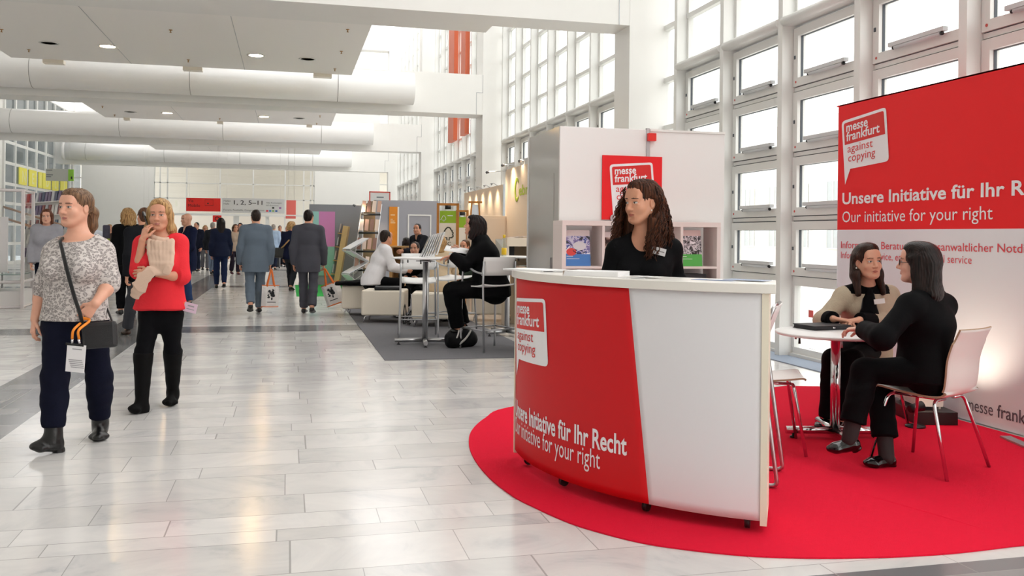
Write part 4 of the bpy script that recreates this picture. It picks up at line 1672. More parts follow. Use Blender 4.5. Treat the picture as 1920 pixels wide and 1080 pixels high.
    def body(self, brow_mat=None, lip_mat=None, face=True):
        lo, hi = self.box(.03)
        fine = []
        if face:
            hb = np.array([self.hd(x, y, z) for x in (-.09, .09) for y in (-.12, .125) for z in (-.125, .13)])
            fine.append((hb.min(0), hb.max(0), self.hf))
        for a, b in self.finger_boxes:
            fine.append((a, b, min(self.hf * 1.1, .0042)))
        F = Field(lo, hi, self.h, fine)
        self.put(F, ('torso', 'arm', 'fore', 'thigh', 'shin', 'foot'))
        self.head_prims(F)
        for P in self.hands:
            for _t, a, b, ra, rb, k, fr in P:
                F.cap(a, b, ra, rb, k, fr)
        V, Q = F.surface()
        o = np_mesh('body', V - self.base, Q, [self.skin, lip_mat or LIP, brow_mat or BROW, EYEW, IRIS], self.root,
                    [(k, (lambda c, fn=fn: fn(c + self.base))) for k, fn in self.masks()] if face else ())
        return o

    def garment(self, name, material, tags, grow, clip=None, extra=None, fold=(.004, 26, None), k=None, h=None, masks=(), mats=None, pad=.05, seed=1, cuts=None):
        """cloth over the named regions; clip = {region: [(point, outward normal)]}; extra(F) adds shapes"""
        lo, hi = self.box(pad + grow, tags)
        F = Field(lo, hi, h or self.h)
        self.put(F, tags, grow, clip, k)
        if extra:
            extra(F)
        if fold:
            F.ripple(folds(seed, fold[0], fold[1], fold[2]))
        for p, n in (cuts or ()):
            F.halfspace(p, n)
        V, Q = F.surface()
        return np_mesh(name, V - self.base, Q, mats or material, self.root, [(i, (lambda c, fn=fn: fn(c + self.base))) for i, fn in masks])

    def shoe(self, q, material=None, sole=None, heel=.0, shaft=0.0, shaft_r=.058, toe_up=0.0, r=.043):
        """shoe on foot q; shaft = height of a boot leg up the shin (m)"""
        j = self.J
        an, to, kn = j['an' + q], j['toe' + q], j['kn' + q]
        s = self.size
        d = nrm(np.array(((to - an)[0], (to - an)[1], (to - an)[2])))
        hd = nrm(np.array((d[0], d[1], 0)))
        up = np.array((0, 0, 1.0))
        heelp = an - hd * .025 * s + (to - an) * 0 - up * .055 * s
        pts = [an, to, heelp, an + (kn - an) * .1]
        if shaft:
            pts.append(an + nrm(kn - an) * (shaft + .05))
        pts = np.array(pts)
        F = Field(pts.min(0) - .11, pts.max(0) + .11, self.h * .85)
        n = nrm(np.cross(np.cross(d, up), d))
        ball = heelp + (to - heelp) * .68
        F.cap(heelp + n * .006, ball, (r * .86 * s, r * .80 * s), (r * 1.1 * s, r * .55 * s), .02, n)
        F.cap(ball, to - d * .012, (r * 1.1 * s, r * .55 * s), (r * .62 * s, r * .42 * s), .02, n)
        if shaft:
            F.cap(heelp + n * .03, an, r * .80 * s, r * .86 * s, .02)
            F.cap(ball + n * .02, an + n * .01 + d * .015, r * .45 * s, r * .72 * s, .03)
        else:
            F.cap(heelp + n * .012, heelp + n * .034 * s, r * .84 * s, r * .80 * s, .02)
            F.cap(ball + n * .008, heelp + n * .030 * s + d * .05, r * .60 * s, r * .74 * s, .03)
        top = an + nrm(kn - an) * shaft
        if shaft:
            F.cap(an - (kn - an) * .02, top, r * .98 * s, shaft_r * s, .03, None, 0, [(top, nrm(kn - an))])
            F.ripple(folds(5, .004, 60, nrm(kn - an)))
        bot = heelp - n * (r * .62 * s)
        F.halfspace(bot, -n)
        if heel:
            F.cap(heelp - n * (r * .5 * s), heelp - n * (r * .5 + heel) * s, r * .74 * s, r * .70 * s, .0, None, 0, [(heelp - n * (r * .5 + heel) * s, -n)])
        V, Q = F.surface()
        return np_mesh('boot' if shaft else 'shoe', V - self.base, Q, material or SHOE, self.root)

    def hair(self, material, fn, grow=.0, lock=(38, .0035), h=None, tubes=None, box=None, pad=.07, face_cut=True):
        """fn(F, E, C) adds shapes in head coordinates"""
        b = np.array([self.hd(*p) for p in (box or [(-.13, -.16, -.2), (.13, .13, .16), (.13, -.16, .16), (-.13, .13, -.2), (-.13, .13, .16), (.13, .13, -.2)])])
        F = Field(b.min(0) - pad * .3, b.max(0) + pad * .3, h or max(self.hf, .004))
        s, H = self.hs, self.H
        E = lambda c, r, k=.02, op='add': F.ell(self.hd(*c), np.array(r) * s, H, k * s, grow, op)

        def C(a, b, ra, rb, k=.02, op='add', fr=None):
            t = lambda r: tuple(x * s for x in r) if isinstance(r, tuple) else r * s
            F.cap(self.hd(*a), self.hd(*b), t(ra), t(rb), k * s, H @ np.array(fr or (0, 1, 0)), grow, (), op)
        fn(F, E, C)
        if lock:
            def locks(P):
                q = ((P - self.hc) @ H) / s
                ph = np.arctan2(q[:, 0], -q[:, 1] + .03)
                return lock[1] * (np.sin(ph * lock[0] + 3 * np.sin(q[:, 2] * 22 + ph * 3)) * .6 + .4 * np.sin(ph * lock[0] * 2.3 + q[:, 2] * 30))
            F.ripple(locks)
        V, Q = F.surface()
        V = V - self.base
        o = np_mesh('hair', V, Q, material, self.root)
        if tubes:
            mb = MB()
            tubes(mb)
            me = o.data
            t = mb.build('hair', material, None, fix=False)
            # one mesh: cap and locks together
            bm = bmesh.new(); bm.from_mesh(me); bm.from_mesh(t.data)
            bm.to_mesh(me); bm.free()
            tm = t.data
            bpy.data.objects.remove(t, do_unlink=True); bpy.data.meshes.remove(tm)
        return o

    def L(self, p):
        """world point -> the figure's own coordinates"""
        return Vector(np.array(p, float) - self.base)


def jp(d0, **kw):
    """joints from points of the photograph: name=(px, py, extra distance)"""
    return {k: at(v[0], v[1], d0 + (v[2] if len(v) > 2 else 0)) for k, v in kw.items()}


def cr(r, f):
    """direction: r to the right, f straight ahead as the photographer stood"""
    return np.array(CR) * r + np.array(CF) * f


def short_hair(back=True, top=.012):
    def fn(F, E, C):
        E((0, -.026, .040), (.079, .096, .088), .01)
        E((0, -.060, -.020), (.068, .052, .065), .03)
        for q in (1, -1):
            C((q * .070, .012, .02), (q * .071, .010, -.015), .012, .006, .02)
        E((0, .092, -.012), (.064, .058, .072), .012, 'cut')
        for q in (1, -1):
            E((q * .085, .0, -.012), (.02, .024, .03), .008, 'cut')
        E((0, .0, -.115), (.1, .08, .06), .012, 'cut')
    return fn


def facing(px, deg):
    """horizontal direction: towards the camera from image column px, turned by deg (positive: to the picture's right)"""
    v = -(np.array(CF) + np.array(CR) * ((px - 960.0) / CAM_F))
    v /= np.linalg.norm(v)
    a = math.radians(deg)
    # turning towards +right for a figure that looks at the camera = counter-clockwise from above
    return np.array((v[0] * math.cos(a) - v[1] * math.sin(a), v[0] * math.sin(a) + v[1] * math.cos(a), 0))


def stand(base, front, H, female, step=0.0, lift=.0, mods=None, elbow=.03, lean=0.0, apart=1.0):
    """joints of a standing or striding figure; step > 0: left leg ahead; lift: heel of the rear foot raised"""
    b, f = V3(base), nrm(front)
    l = np.array((-f[1], f[0], 0))                    # the person's left
    P = lambda a, c, z: b + l * a * H + f * c * H + np.array((0, 0, z * H))
    sw = .098 if female else .110
    J = dict(head=P(0, .012 + lean, .938), neck=P(0, -.008 + lean * .85, .838), chest=P(0, .0 + lean * .6, .735))
    for q, s in (('L', 1), ('R', -1)):
        J['sh' + q] = P(s * sw, -.006 + lean * .8, .815)
        J['el' + q] = P(s * (sw + .030), -.018 - s * step * .22 + lean * .5, .635)
        J['wr' + q] = P(s * (sw + .028), .018 - s * step * .42 + elbow, .480)
        J['hip' + q] = P(s * .052, s * step * .02, .515)
        fw = s * step
        rear = fw < 0
        J['kn' + q] = P(s * .050 * apart, fw * .42 + (.035 if rear else .03), .285 - (.0 if not rear else abs(step) * .05))
        J['an' + q] = P(s * .048 * apart, fw, .052 + (lift if rear else .0))
        J['toe' + q] = J['an' + q] + f * .095 * H + np.array((0, 0, (-.034 - (lift * .95 if rear else 0)) * H))
    for k, v in (mods or {}).items():
        J[k] = v if isinstance(v, np.ndarray) else P(*v)
    return J


def trousers(f, m, grow=.012, cuff=.052, hem=.10, seed=4, waist=.08, name='trousers', fold=(.007, 45, (0, 0, 1))):
    j = f.J
    def ex(F):
        if cuff:
            for q in 'LR':
                kn, an = j['kn' + q], j['an' + q]
                e = an + (kn - an) * hem
                F.cap(kn, e, .066 * f.size * max(f.wide, 1), cuff, .03, None, 0, [(e, nrm(an - kn))])
    cl = {'torso': [(f.mid + (0, 0, waist), (0, 0, 1))]}
    for q in 'LR':
        kn, an = j['kn' + q], j['an' + q]
        cl['shin' + q] = [(an + (kn - an) * hem, nrm(an - kn))]
    return f.garment(name, m, ('thigh', 'shin', 'torso'), grow, cl, ex, fold, seed=seed)


def coat(f, m, grow=.02, drop=.12, flare=.02, seed=6, sleeve=.97, name='jacket', masks=(), mats=None, neck_cut=.05, neck_out=.035, fold=(.007, 24, None), collar=True, vopen=None, arms=True, cuff=.048, hw=None, axis=None):
    """jacket, top or jumper down to drop below the hips"""
    j, s, W = f.J, f.size, f.wide
    hem = f.mid + np.array((0, 0, -drop))
    w = hw or ((.165 + grow + flare) * s * W, (.118 + grow + flare) * s * W)
    def ex(F):
        up = f.mid + (j['chest'] - f.mid) * .30
        F.cap(up, hem, (w[0] * .90, w[1] * .92), w, .06, f.front, 0, [(hem, nrm(axis) if axis is not None else (0, 0, -1))])
        if arms:
            for q in 'LR':
                el, wr = j['el' + q], j['wr' + q]
                e = el + (wr - el) * sleeve
                F.cap(el, e, .050 * s * W ** .5 + grow * .8, cuff * s, .03, None, 0, [(e, nrm(wr - el))])
        if collar:
            nk = j['neck']
            F.cap(nk + np.array((0, 0, -.02)), nk + np.array((0, 0, .030)) - f.front * .012, .070 * s, .060 * s, .02, None, 0, [(nk + np.array((0, 0, .042)), nrm(np.array((0, 0, 1.0)) + f.front * .5))])
        if vopen:
            nk = j['neck']
            a = nk + f.front * .10 + np.array((0, 0, .05))
            b = j['chest'] + f.front * (.16 * s) + np.array((0, 0, -vopen))
            F.cap(a, b, .055, .006, .006, None, 0, (), 'cut')
        elif neck_cut:
            F.ell(j['neck'] + f.front * neck_out + np.array((0, 0, .05)), (.075 * s, (.045 + neck_out) * s, neck_cut), np.stack([f.side, f.front, (0, 0, 1)], 1), .012, 0, 'cut')
    cl = {}
    for q in 'LR':
        el, wr = j['el' + q], j['wr' + q]
        cl['fore' + q] = [(el + (wr - el) * sleeve, nrm(wr - el))]
    cl['torso'] = [(hem, nrm(axis) if axis is not None else (0, 0, -1))]
    return f.garment(name, m, ('torso', 'arm', 'fore') if arms else ('torso',), grow, cl, ex, fold, seed=seed, masks=masks, mats=mats)
# ------------------------------------------------------------------ woman in the leopard print top
def leopard_cloth():
    m = bpy.data.materials.new('leopard_knit')
    m.use_nodes = True
    nt = m.node_tree
    b = nt.nodes['Principled BSDF']
    b.inputs['Roughness'].default_value = .9
    tc = nt.nodes.new('ShaderNodeTexCoord')
    nz = nt.nodes.new('ShaderNodeTexNoise'); nz.inputs['Scale'].default_value = 16
    mx = nt.nodes.new('ShaderNodeMix'); mx.data_type = 'RGBA'; mx.inputs[0].default_value = .045
    nt.links.new(tc.outputs['Object'], nz.inputs['Vector'])
    nt.links.new(tc.outputs['Object'], mx.inputs[6]); nt.links.new(nz.outputs['Color'], mx.inputs[7])
    vo = nt.nodes.new('ShaderNodeTexVoronoi'); vo.inputs['Scale'].default_value = 64; vo.inputs['Randomness'].default_value = .85
    mp = nt.nodes.new('ShaderNodeMapping'); mp.inputs['Scale'].default_value = (.8, .8, 1.15)
    nt.links.new(mx.outputs[2], mp.inputs[0]); nt.links.new(mp.outputs[0], vo.inputs['Vector'])
    n2 = nt.nodes.new('ShaderNodeTexNoise'); n2.inputs['Scale'].default_value = 70; n2.inputs['Detail'].default_value = 2
    nt.links.new(tc.outputs['Object'], n2.inputs['Vector'])
    ad = nt.nodes.new('ShaderNodeMath'); ad.operation = 'MULTIPLY_ADD'; ad.inputs[1].default_value = .28; ad.inputs[2].default_value = -.14
    nt.links.new(n2.outputs['Fac'], ad.inputs[0])
    sm = nt.nodes.new('ShaderNodeMath'); sm.operation = 'ADD'
    nt.links.new(vo.outputs['Distance'], sm.inputs[0]); nt.links.new(ad.outputs[0], sm.inputs[1])
    cr_ = nt.nodes.new('ShaderNodeValToRGB')
    e = cr_.color_ramp.elements
    e[0].position = .0; e[0].color = lin('#b3aca9')
    e[1].position = .24; e[1].color = lin('#ada6a3')
    for p, c in ((.31, '#857e7d'), (.43, '#88817f'), (.55, '#c6bfbb'), (.9, '#d0c9c5')):
        x = e.new(p); x.color = lin(c)
    nt.links.new(sm.outputs[0], cr_.inputs[0]); nt.links.new(cr_.outputs[0], b.inputs['Base Color'])
    return m


JEANS = cloth('dark_blue_denim', '#0d1022', .8, (60, .25), (300, .3))
BOOT = mat('boot_leather', '#0a090a', .3, noise=(14, .3), bump=(40, .25))


def leopard_woman():
    d = 5.72
    J = jp(d, head=(142, 391, .03), neck=(148, 449, .05), chest=(143, 494, 0), shR=(101, 463, -.02), shL=(196, 461, .06),
           elR=(80, 543, .04), wrR=(66, 598, -.02), elL=(206, 533, .02), wrL=(179, 569, -.14),
           hipR=(115, 612, -.02), hipL=(167, 612, .04), knR=(103, 712, -.13), knL=(186, 705, .12), anR=(100, 822, -.16), anL=(188, 797, .26),
           toeR=(58, 843, -.24), toeL=(183, 815, .11))
    J['toeR'].z = .05; J['toeL'].z = .03
    f = Fig('woman walking in a grey leopard print top, dark jeans and black ankle boots', J, facing(142, -44), facing(142, -28), True, 1.03, .0055, .0026, 1.0, wide=1.17,
            skin_mat=skin('skin_fair', '#dca58c'), nod=-.03)
    f.gaze = -.001
    f.hand('R', cr(-.2, -.3) * .5 + np.array((0, 0, -.9)), cr(.6, .5), cr(-.2, -1), .55, .12)
    f.hand('L', cr(-.55, -.2) + np.array((0, 0, -.75)), cr(-.3, .8) + np.array((0, 0, .0)), cr(-.7, -.5), .55, .22)
    f.body(mat('brow_brown', '#55392b', .7), mat('lips_rose', '#b06a62', .4))
    j = f.J
    # top: wide neckline, elbow sleeves
    def ext(F):
        m = f.mid
        hem = V3(at(142, 597, d))
        F.cap(f.mid + (0, 0, .16), (f.mid[0], f.mid[1], hem[2] - .03), (.172, .14), (.207, .168), .06, f.front, 0, [((0, 0, hem[2]), (0, 0, -1))])
        for q, lo in (('R', .99), ('L', .93)):
            s, e = j['sh' + q], j['el' + q]
            F.cap(s, s + (e - s) * (lo + .10), .066, .068, .03, None, 0, [(s + (e - s) * (lo + .06), nrm(e - s))])
            p = s + (e - s) * (lo - .02)
            F.cap(p, s + (e - s) * (lo + .05), .071, .066, .02)
        F.ell(nk + f.front * .05 + (0, 0, .035), (.118, .12, .060), np.stack([f.side, f.front, (0, 0, 1)], 1), .015, 0, 'cut')
        F.halfspace(nk + (0, 0, .045), (0, 0, 1))
    # neckline: scooped
    nk = j['neck']
    f.garment('top', leopard_cloth(), ('torso',), .013, None, ext, (.006, 30, (0, 0, .6)), cuts=[((0, 0, at(142, 599, d).z), (0, 0, -1))], seed=3)
    def tro(F):
        for q in 'LR':
            kn, an = j['kn' + q], j['an' + q]
            F.cap(kn, kn + (an - kn) * .72, .068, .060, .03)
    sh = lambda q: [(j['an' + q] + (j['kn' + q] - j['an' + q]) * .22, nrm(j['an' + q] - j['kn' + q]))]
    f.garment('trousers', JEANS, ('thigh', 'shin', 'torso'), .011, {'shinL': sh('L'), 'shinR': sh('R'), 'torso': [(f.mid + (0, 0, .07), (0, 0, 1))]}, tro, (.006, 55, (0, 0, 1)), seed=8)
    for q in 'LR':
        f.shoe(q, BOOT, heel=.016, shaft=.17, shaft_r=.064, r=.048)
    # hair, pulled back into a loose pony tail
    HM = hair_mat('hair_ash_brown', '#4f3a2c', '#8a6a4e')
    def hr(F, E, C):
        E((0, -.024, .040), (.079, .097, .088), .01)
        E((0, .034, .078), (.062, .054, .045), .02)
        E((0, .100, -.020), (.062, .052, .088), .014, 'cut')
        for q in (1, -1):
            E((q * .088, .016, -.034), (.03, .044, .052), .01, 'cut')
        E((0, -.02, -.11), (.1, .12, .06), .012, 'cut')
        C((0, -.100, .020), (.0, -.138, -.02), .03, .034, .02)
        C((0, -.138, -.02), (.0, -.140, -.10), .034, .03, .02)
        C((0, -.140, -.10), (.0, -.125, -.17), .03, .012, .02)
    f.hair(HM, hr, lock=(44, .003), box=[(-.1, -.2, -.2), (.1, .13, .15), (.1, -.2, .15), (-.1, .13, -.2), (-.1, -.2, .15), (.1, .13, -.2)])
    return f


LEO = leopard_woman()


# ------------------------------------------------------------------ woman in the red blouse, on the phone
def red_woman():
    d = 6.94
    J = jp(d, head=(300, 404, .0), neck=(302, 446, .03), chest=(302, 487, .0), shR=(265, 449, -.01), shL=(338, 448, .04),
           elR=(259, 509, -.10), wrR=(267, 450, -.13), elL=(341, 519, -.02), wrL=(281, 511, -.20),
           hipR=(284, 588, .0), hipL=(319, 588, .02), knR=(269, 662, -.10), knL=(324, 655, .07), anR=(266, 758, -.12), anL=(324, 736, .22),
           toeR=(243, 769, -.22), toeL=(315, 752, .08))
    J['toeR'].z = .045; J['toeL'].z = .03
    f = Fig('blonde woman walking in a coral red blouse with beige scarf, phone at her ear', J, facing(300, -14), facing(300, -12), True, 1.0, .0055, .0027, .97, wide=.96,
            skin_mat=skin('skin_tan', '#d3987c'), nod=.02)
    j = f.J
    f.hand('R', at(277, 417, d - .10) - at(267, 450, d - .13), nrm(f.hd(.0, .02, -.0) - J['wrR']) , at(290, 440, d) - at(270, 440, d), .45, .2)
    f.hand('L', cr(-1, -.1) + np.array((0, 0, -.15)), cr(.1, 1), (0, 0, 1), .5, .1)
    f.body(mat('brow_dark', '#4e3a2c', .7), mat('lips_rose', '#b06a62', .4))
    RB = cloth('coral_red_cotton', '#e2333c', .75, (20, .06), (90, .2))
    def ext(F):
        m = f.mid
        hz = at(300, 577, d).z
        F.cap(m + (0, 0, .17), (m[0], m[1], hz), (.150, .125), (.192, .150), .06, f.front, 0, [((0, 0, hz), (0, 0, -1))])
        for q, lo in (('R', .86), ('L', .95)):
            s, e = j['sh' + q], j['el' + q]
            F.cap(s, s + (e - s) * lo, .062, .064, .03)
        el, wr = j['elL'], j['wrL']
        F.cap(el, el + (wr - el) * .16, .062, .060, .02, None, 0, [(el + (wr - el) * .14, nrm(wr - el))])
        el, wr = j['elR'], j['wrR']
        F.cap(el, el + (wr - el) * .02, .060, .058, .02, None, 0, [(el + (wr - el) * .02, nrm(wr - el))])
        F.ell(j['neck'] + f.front * .05 + (0, 0, .045), (.08, .09, .05), np.stack([f.side, f.front, (0, 0, 1)], 1), .015, 0, 'cut')
    hz = at(300, 578, d).z
    f.garment('blouse', RB, ('torso', 'arm'), .014, {'torso': [((0, 0, hz), (0, 0, -1))]}, ext, (.008, 24, (0, 0, .5)), seed=5)
    trousers(f, cloth('black_denim', '#08080c', .8, (60, .25), (300, .3)), .009, None, .86, waist=.05)
    for q in 'LR':
        f.shoe(q, mat('suede_black', '#050405', .7, spec=.15, noise=(20, .3)), heel=.022, shaft=.385, shaft_r=.076, r=.046)
    # scarf: folds round the neck, one end hanging over the chest, one swinging to the side
    SC_M = cloth('beige_scarf', '#d4b8a4', .95, (14, .10), (300, .15))
    def sc(F):
        n = j['neck']; fr, sd = f.front, f.side
        for k, (r, z, dr) in enumerate(((.078, .040, .05), (.090, .010, .06), (.098, -.022, .06))):
            pts = []
            for i in range(17):
                a = 2 * math.pi * i / 16
                p = n + fr * (.022 + (r + .01) * math.cos(a)) + sd * (r * 1.02 * math.sin(a)) + np.array((0, 0, z - dr * (math.cos(a) * .5 + .5) + .012 * math.sin(a * 2 + k)))
                pts.append(p)
            for a, b in zip(pts, pts[1:]):
                F.cap(a, b, .020, .020, .008)
        P = lambda x, y, o: V3(at(x, y, d + o))
        for i in range(7):      # pleats hanging over the chest, gathered at the arm
            t = i / 6
            q = [P(280 + 42 * t, 452 + 4 * math.sin(3.1 * t), -.11 - .03 * math.sin(3.1 * t)), P(281 + 41 * t, 475, -.165 + .02 * abs(t - .5)), P(285 + 36 * t, 495, -.20 + .02 * abs(t - .5)), P(288 + 26 * t, 512, -.205)]
            for a, b in zip(q, q[1:]):
                F.cap(a, b, (.020, .022), (.019, .020), .010, fr)
        q = [P(284, 505, -.23), P(272, 522, -.27), P(260, 538, -.26), P(252, 556, -.24)]
        for a, b, w in zip(q, q[1:], (.045, .050, .042)):
            F.cap(a, b, (w, .016), (w, .014), .02, fr)
        q = [P(310, 506, -.24), P(318, 514, -.25), P(324, 526, -.24)]
        for a, b, w in zip(q, q[1:], (.035, .030)):
            F.cap(a, b, (w, .013), (w, .012), .02, fr)
    lo, hi = f.box(.05, ('torso', 'arm'))
    F = Field(lo - .05, hi + .08, .005)
    sc(F)
    F.ripple(folds(21, .006, 60, (.6, 0, .5)))
    V, Q = F.surface()
    np_mesh('scarf', V - f.base, Q, SC_M, f.root)
    HM = hair_mat('hair_blonde', '#7d5a38', '#cfa873')
    def hr(F, E, C):
        E((0, -.022, .042), (.084, .100, .092), .01)
        E((0, .030, .085), (.064, .060, .045), .02)
        for q in (1, -1):
            C((q * .070, .015, .040), (q * .082, -.005, -.10), .022, .030, .03)
            C((q * .082, -.005, -.10), (q * .085, -.035, -.20), .030, .022, .03)
        C((0, -.075, .0), (0, -.085, -.16), (.085, .04), (.085, .03), .03)
        C((.080, -.03, -.10), (.105, -.05, -.19), .030, .020, .03)
        E((.006, .106, -.006), (.060, .062, .102), .016, 'cut')
    f.hair(HM, hr, lock=(58, .0022), box=[(-.13, -.16, -.26), (.14, .13, .16), (.14, -.16, .16), (-.13, .13, -.26), (-.13, .13, .16), (.14, .13, -.26)])
    # bracelet
    w, e = j['wrL'], j['elL']
    mb = MB()
    c = w + (e - w) * .12
    u = nrm(e - w); a = nrm(np.cross(u, (0, 0, 1))); b = np.cross(u, a)
    mb.tube([f.L(c + (a * math.cos(t) + b * math.sin(t)) * .031) for t in np.linspace(0, 2 * math.pi, 17)[:-1]], .006, 6, closed=True)
    mb.build('bracelet', mat('dark_beads', '#3a2a28', .3), f.root)
    # phone in her raised hand
    p = (V3(at(281, 430, d - .10)) + f.hd(-.082, .02, -.03)) / 2
    ax = nrm(V3(at(277, 416, d - .1)) - V3(at(288, 445, d - .1)))
    nn = nrm(f.hd(-.08, 0, 0) - f.hd(0, 0, 0)); nn = nrm(nn - ax * nn.dot(ax)); tt = np.cross(ax, nn)
    Rm = Matrix((tt, nn, ax)).transposed()
    o = MB().obox((0, 0, 0), (.066, .009, .135), Rm).build('phone', mat('phone_black', '#15151a', .15), bevel=.004)
    o.location = Vector(f.hd(-.094, .018, -.035))
    tag(o, 'black mobile phone held to the ear of the blonde woman in red', 'phone')
    return f


# ------------------------------------------------------------------ receptionist with long curly hair behind the counter
def curly_woman():
    d = 5.02
    z0 = {k: None for k in ()}
    J = jp(d, head=(1204, 381, .0), neck=(1209, 449, .04), chest=(1206, 500, .0), shR=(1154, 458, .0), shL=(1262, 456, .04),
           elR=(1137, 530, -.02), elL=(1270, 532, .06), wrR=(1160, 560, -.24), wrL=(1250, 565, -.18))
    c = at(1206, 700, d)
    r, fw = np.array(CR), np.array(CF)
    for q, s in (('R', -1), ('L', 1)):
        J['hip' + q] = V3((c.x, c.y, .86)) + r * s * .085
        J['kn' + q] = V3((c.x, c.y, .46)) + r * s * .09 - fw * .02
        J['an' + q] = V3((c.x, c.y, .085)) + r * s * .09 + fw * .03
        J['toe' + q] = V3((c.x, c.y, .03)) + r * s * .10 - fw * .13
    f = Fig('young woman with long curly brown hair in a black top standing behind the counter', J, facing(1204, -44), facing(1204, -6), True, 1.0, .0055, .0021, .97, wide=.93, skin_mat=skin('skin_olive', '#c98f72'), nod=.04)
    f.gaze = -.0035
    f.hand('R', cr(.5, -.8) + np.array((0, 0, -.1)), (0, 0, -1), cr(1, 0), .4)
    f.hand('L', cr(-.7, -.6) + np.array((0, 0, -.1)), (0, 0, -1), cr(-1, 0), .4)
    f.body(mat('brow_black', '#2c1d16', .7), mat('lips_warm', '#a65a4c', .4))
    coat(f, cloth('black_jersey', '#060608', .85, (40, .15), (200, .2)), .012, .10, .0, collar=False, neck_cut=.120, neck_out=.085, name='top', fold=(.005, 24, None))
    trousers(f, cloth('black_denim', '#08080c'), .010, .05)
    for q in 'LR':
        f.shoe(q)
    HM = hair_mat('hair_curly_brown', '#1a0f0a', '#5a3019', .6)
    def hr(F, E, C):
        E((0, -.028, .040), (.086, .102, .094), .01)
        E((0, .026, .085), (.062, .058, .046), .02)
        for q in (1, -1):
            E((q * .076, -.012 - (.035 if q > 0 else 0), -.03), (.030, .045, .10), .04)
            E((q * .090, .000, -.14), (.034, .040, .12), .04)
            E((q * .094, .025, -.24), (.026, .024, .08), .04)
        E((0, -.075, -.10), (.090, .050, .18), .04)
        E((0, -.06, -.24), (.095, .035, .09), .04)
        E((0, .100, -.022), (.058, .050, .092), .012, 'cut')
        E((.090, .022, -.022), (.035, .046, .060), .01, 'cut')

    def curls(mb):
        rng = random.Random(4)
        for i in range(900):
            a = rng.uniform(-math.pi * .93, math.pi * .93)
            x0, y0 = math.sin(a) * .092, -math.cos(a) * .100 - .010
            if y0 > .052 and abs(x0) < .06:
                continue
            z = rng.uniform(-.12, .095)
            ln = rng.uniform(.14, .34) if z > -.02 else rng.uniform(.10, .24)
            out = rng.uniform(-.01, .045)
            pts, rad = [], []
            c0 = rng.uniform(.004, .009); ph = rng.uniform(0, 6.28); tw = rng.uniform(70, 120); t2 = rng.uniform(20, 45)
            n = max(int(ln / .008), 6)
            for k in range(n):
                t = k / n
                zz = z - ln * t
                sp = 1.04 + .36 * min(max(.05 - zz, 0) * 6, 1) + out * 5 * t
                if zz > 0:
                    sp *= math.sqrt(max(1 - (zz / .140) ** 2, .12)) * 1.04
                cx, cy = x0 * sp, y0 * sp + (.045 * t if y0 > -.05 else 0)
                if cx > 0:                         # tucked behind her left ear, coming forward below it
                    cy = min(cy, -.032 + .10 * min(max((-.05 - zz) / .16, 0), 1))
                if cy > .02:
                    cx = math.copysign(max(abs(cx), .080 + .014 * t), cx if cx else 1)
                s1 = 1 if k % 2 else .8
                cx += c0 * s1 * math.cos(ph + tw * ln * t) + .006 * math.sin(t2 * ln * t + ph)
                cy += c0 * s1 * math.sin(ph + tw * ln * t) + .006 * math.cos(t2 * 1.3 * ln * t + ph)
                pts.append(f.L(f.hd(cx, cy, zz))); rad.append(.0034 * (1 - .55 * t))
            mb.tube(pts, rad, 4, caps=False)
    f.hair(HM, hr, lock=(22, .0045), tubes=curls, box=[(-.18, -.19, -.34), (.18, .13, .17), (.18, -.19, .17), (-.18, .13, -.34), (-.18, .13, .17), (.18, .13, -.34)])
    p = f.hd(.080, .010, -.040)
    MB().sphere(f.L(p), .0045, 8).build('earring', mat('pearl', '#f2efe9', .2), f.root)
    # name badge on her chest
    c = V3(at(1235, 471, d - .115))
    o = MB().obox((0, 0, 0), (.078, .004, .040), Matrix.Rotation(-YAW, 3, 'Z') @ Matrix.Rotation(R(14), 3, 'Y')).obox((0, -.0025, 0), (.060, .001, .004), Matrix.Rotation(-YAW, 3, 'Z') @ Matrix.Rotation(R(14), 3, 'Y'), 1).build('name_badge', [mat('badge_silver', '#c9c7c8', .3), mat('badge_print', '#55504e', .5)])
    o.location = c
    tag(o, 'silver name badge on the black top of the curly haired woman', 'badge')
    return f


RED_W = red_woman()
CURLY = curly_woman()


# ------------------------------------------------------------------ the two women at the round table
def seat_legs(J, d, **kw):
    for k, v in kw.items():
        J[k] = V3(v)


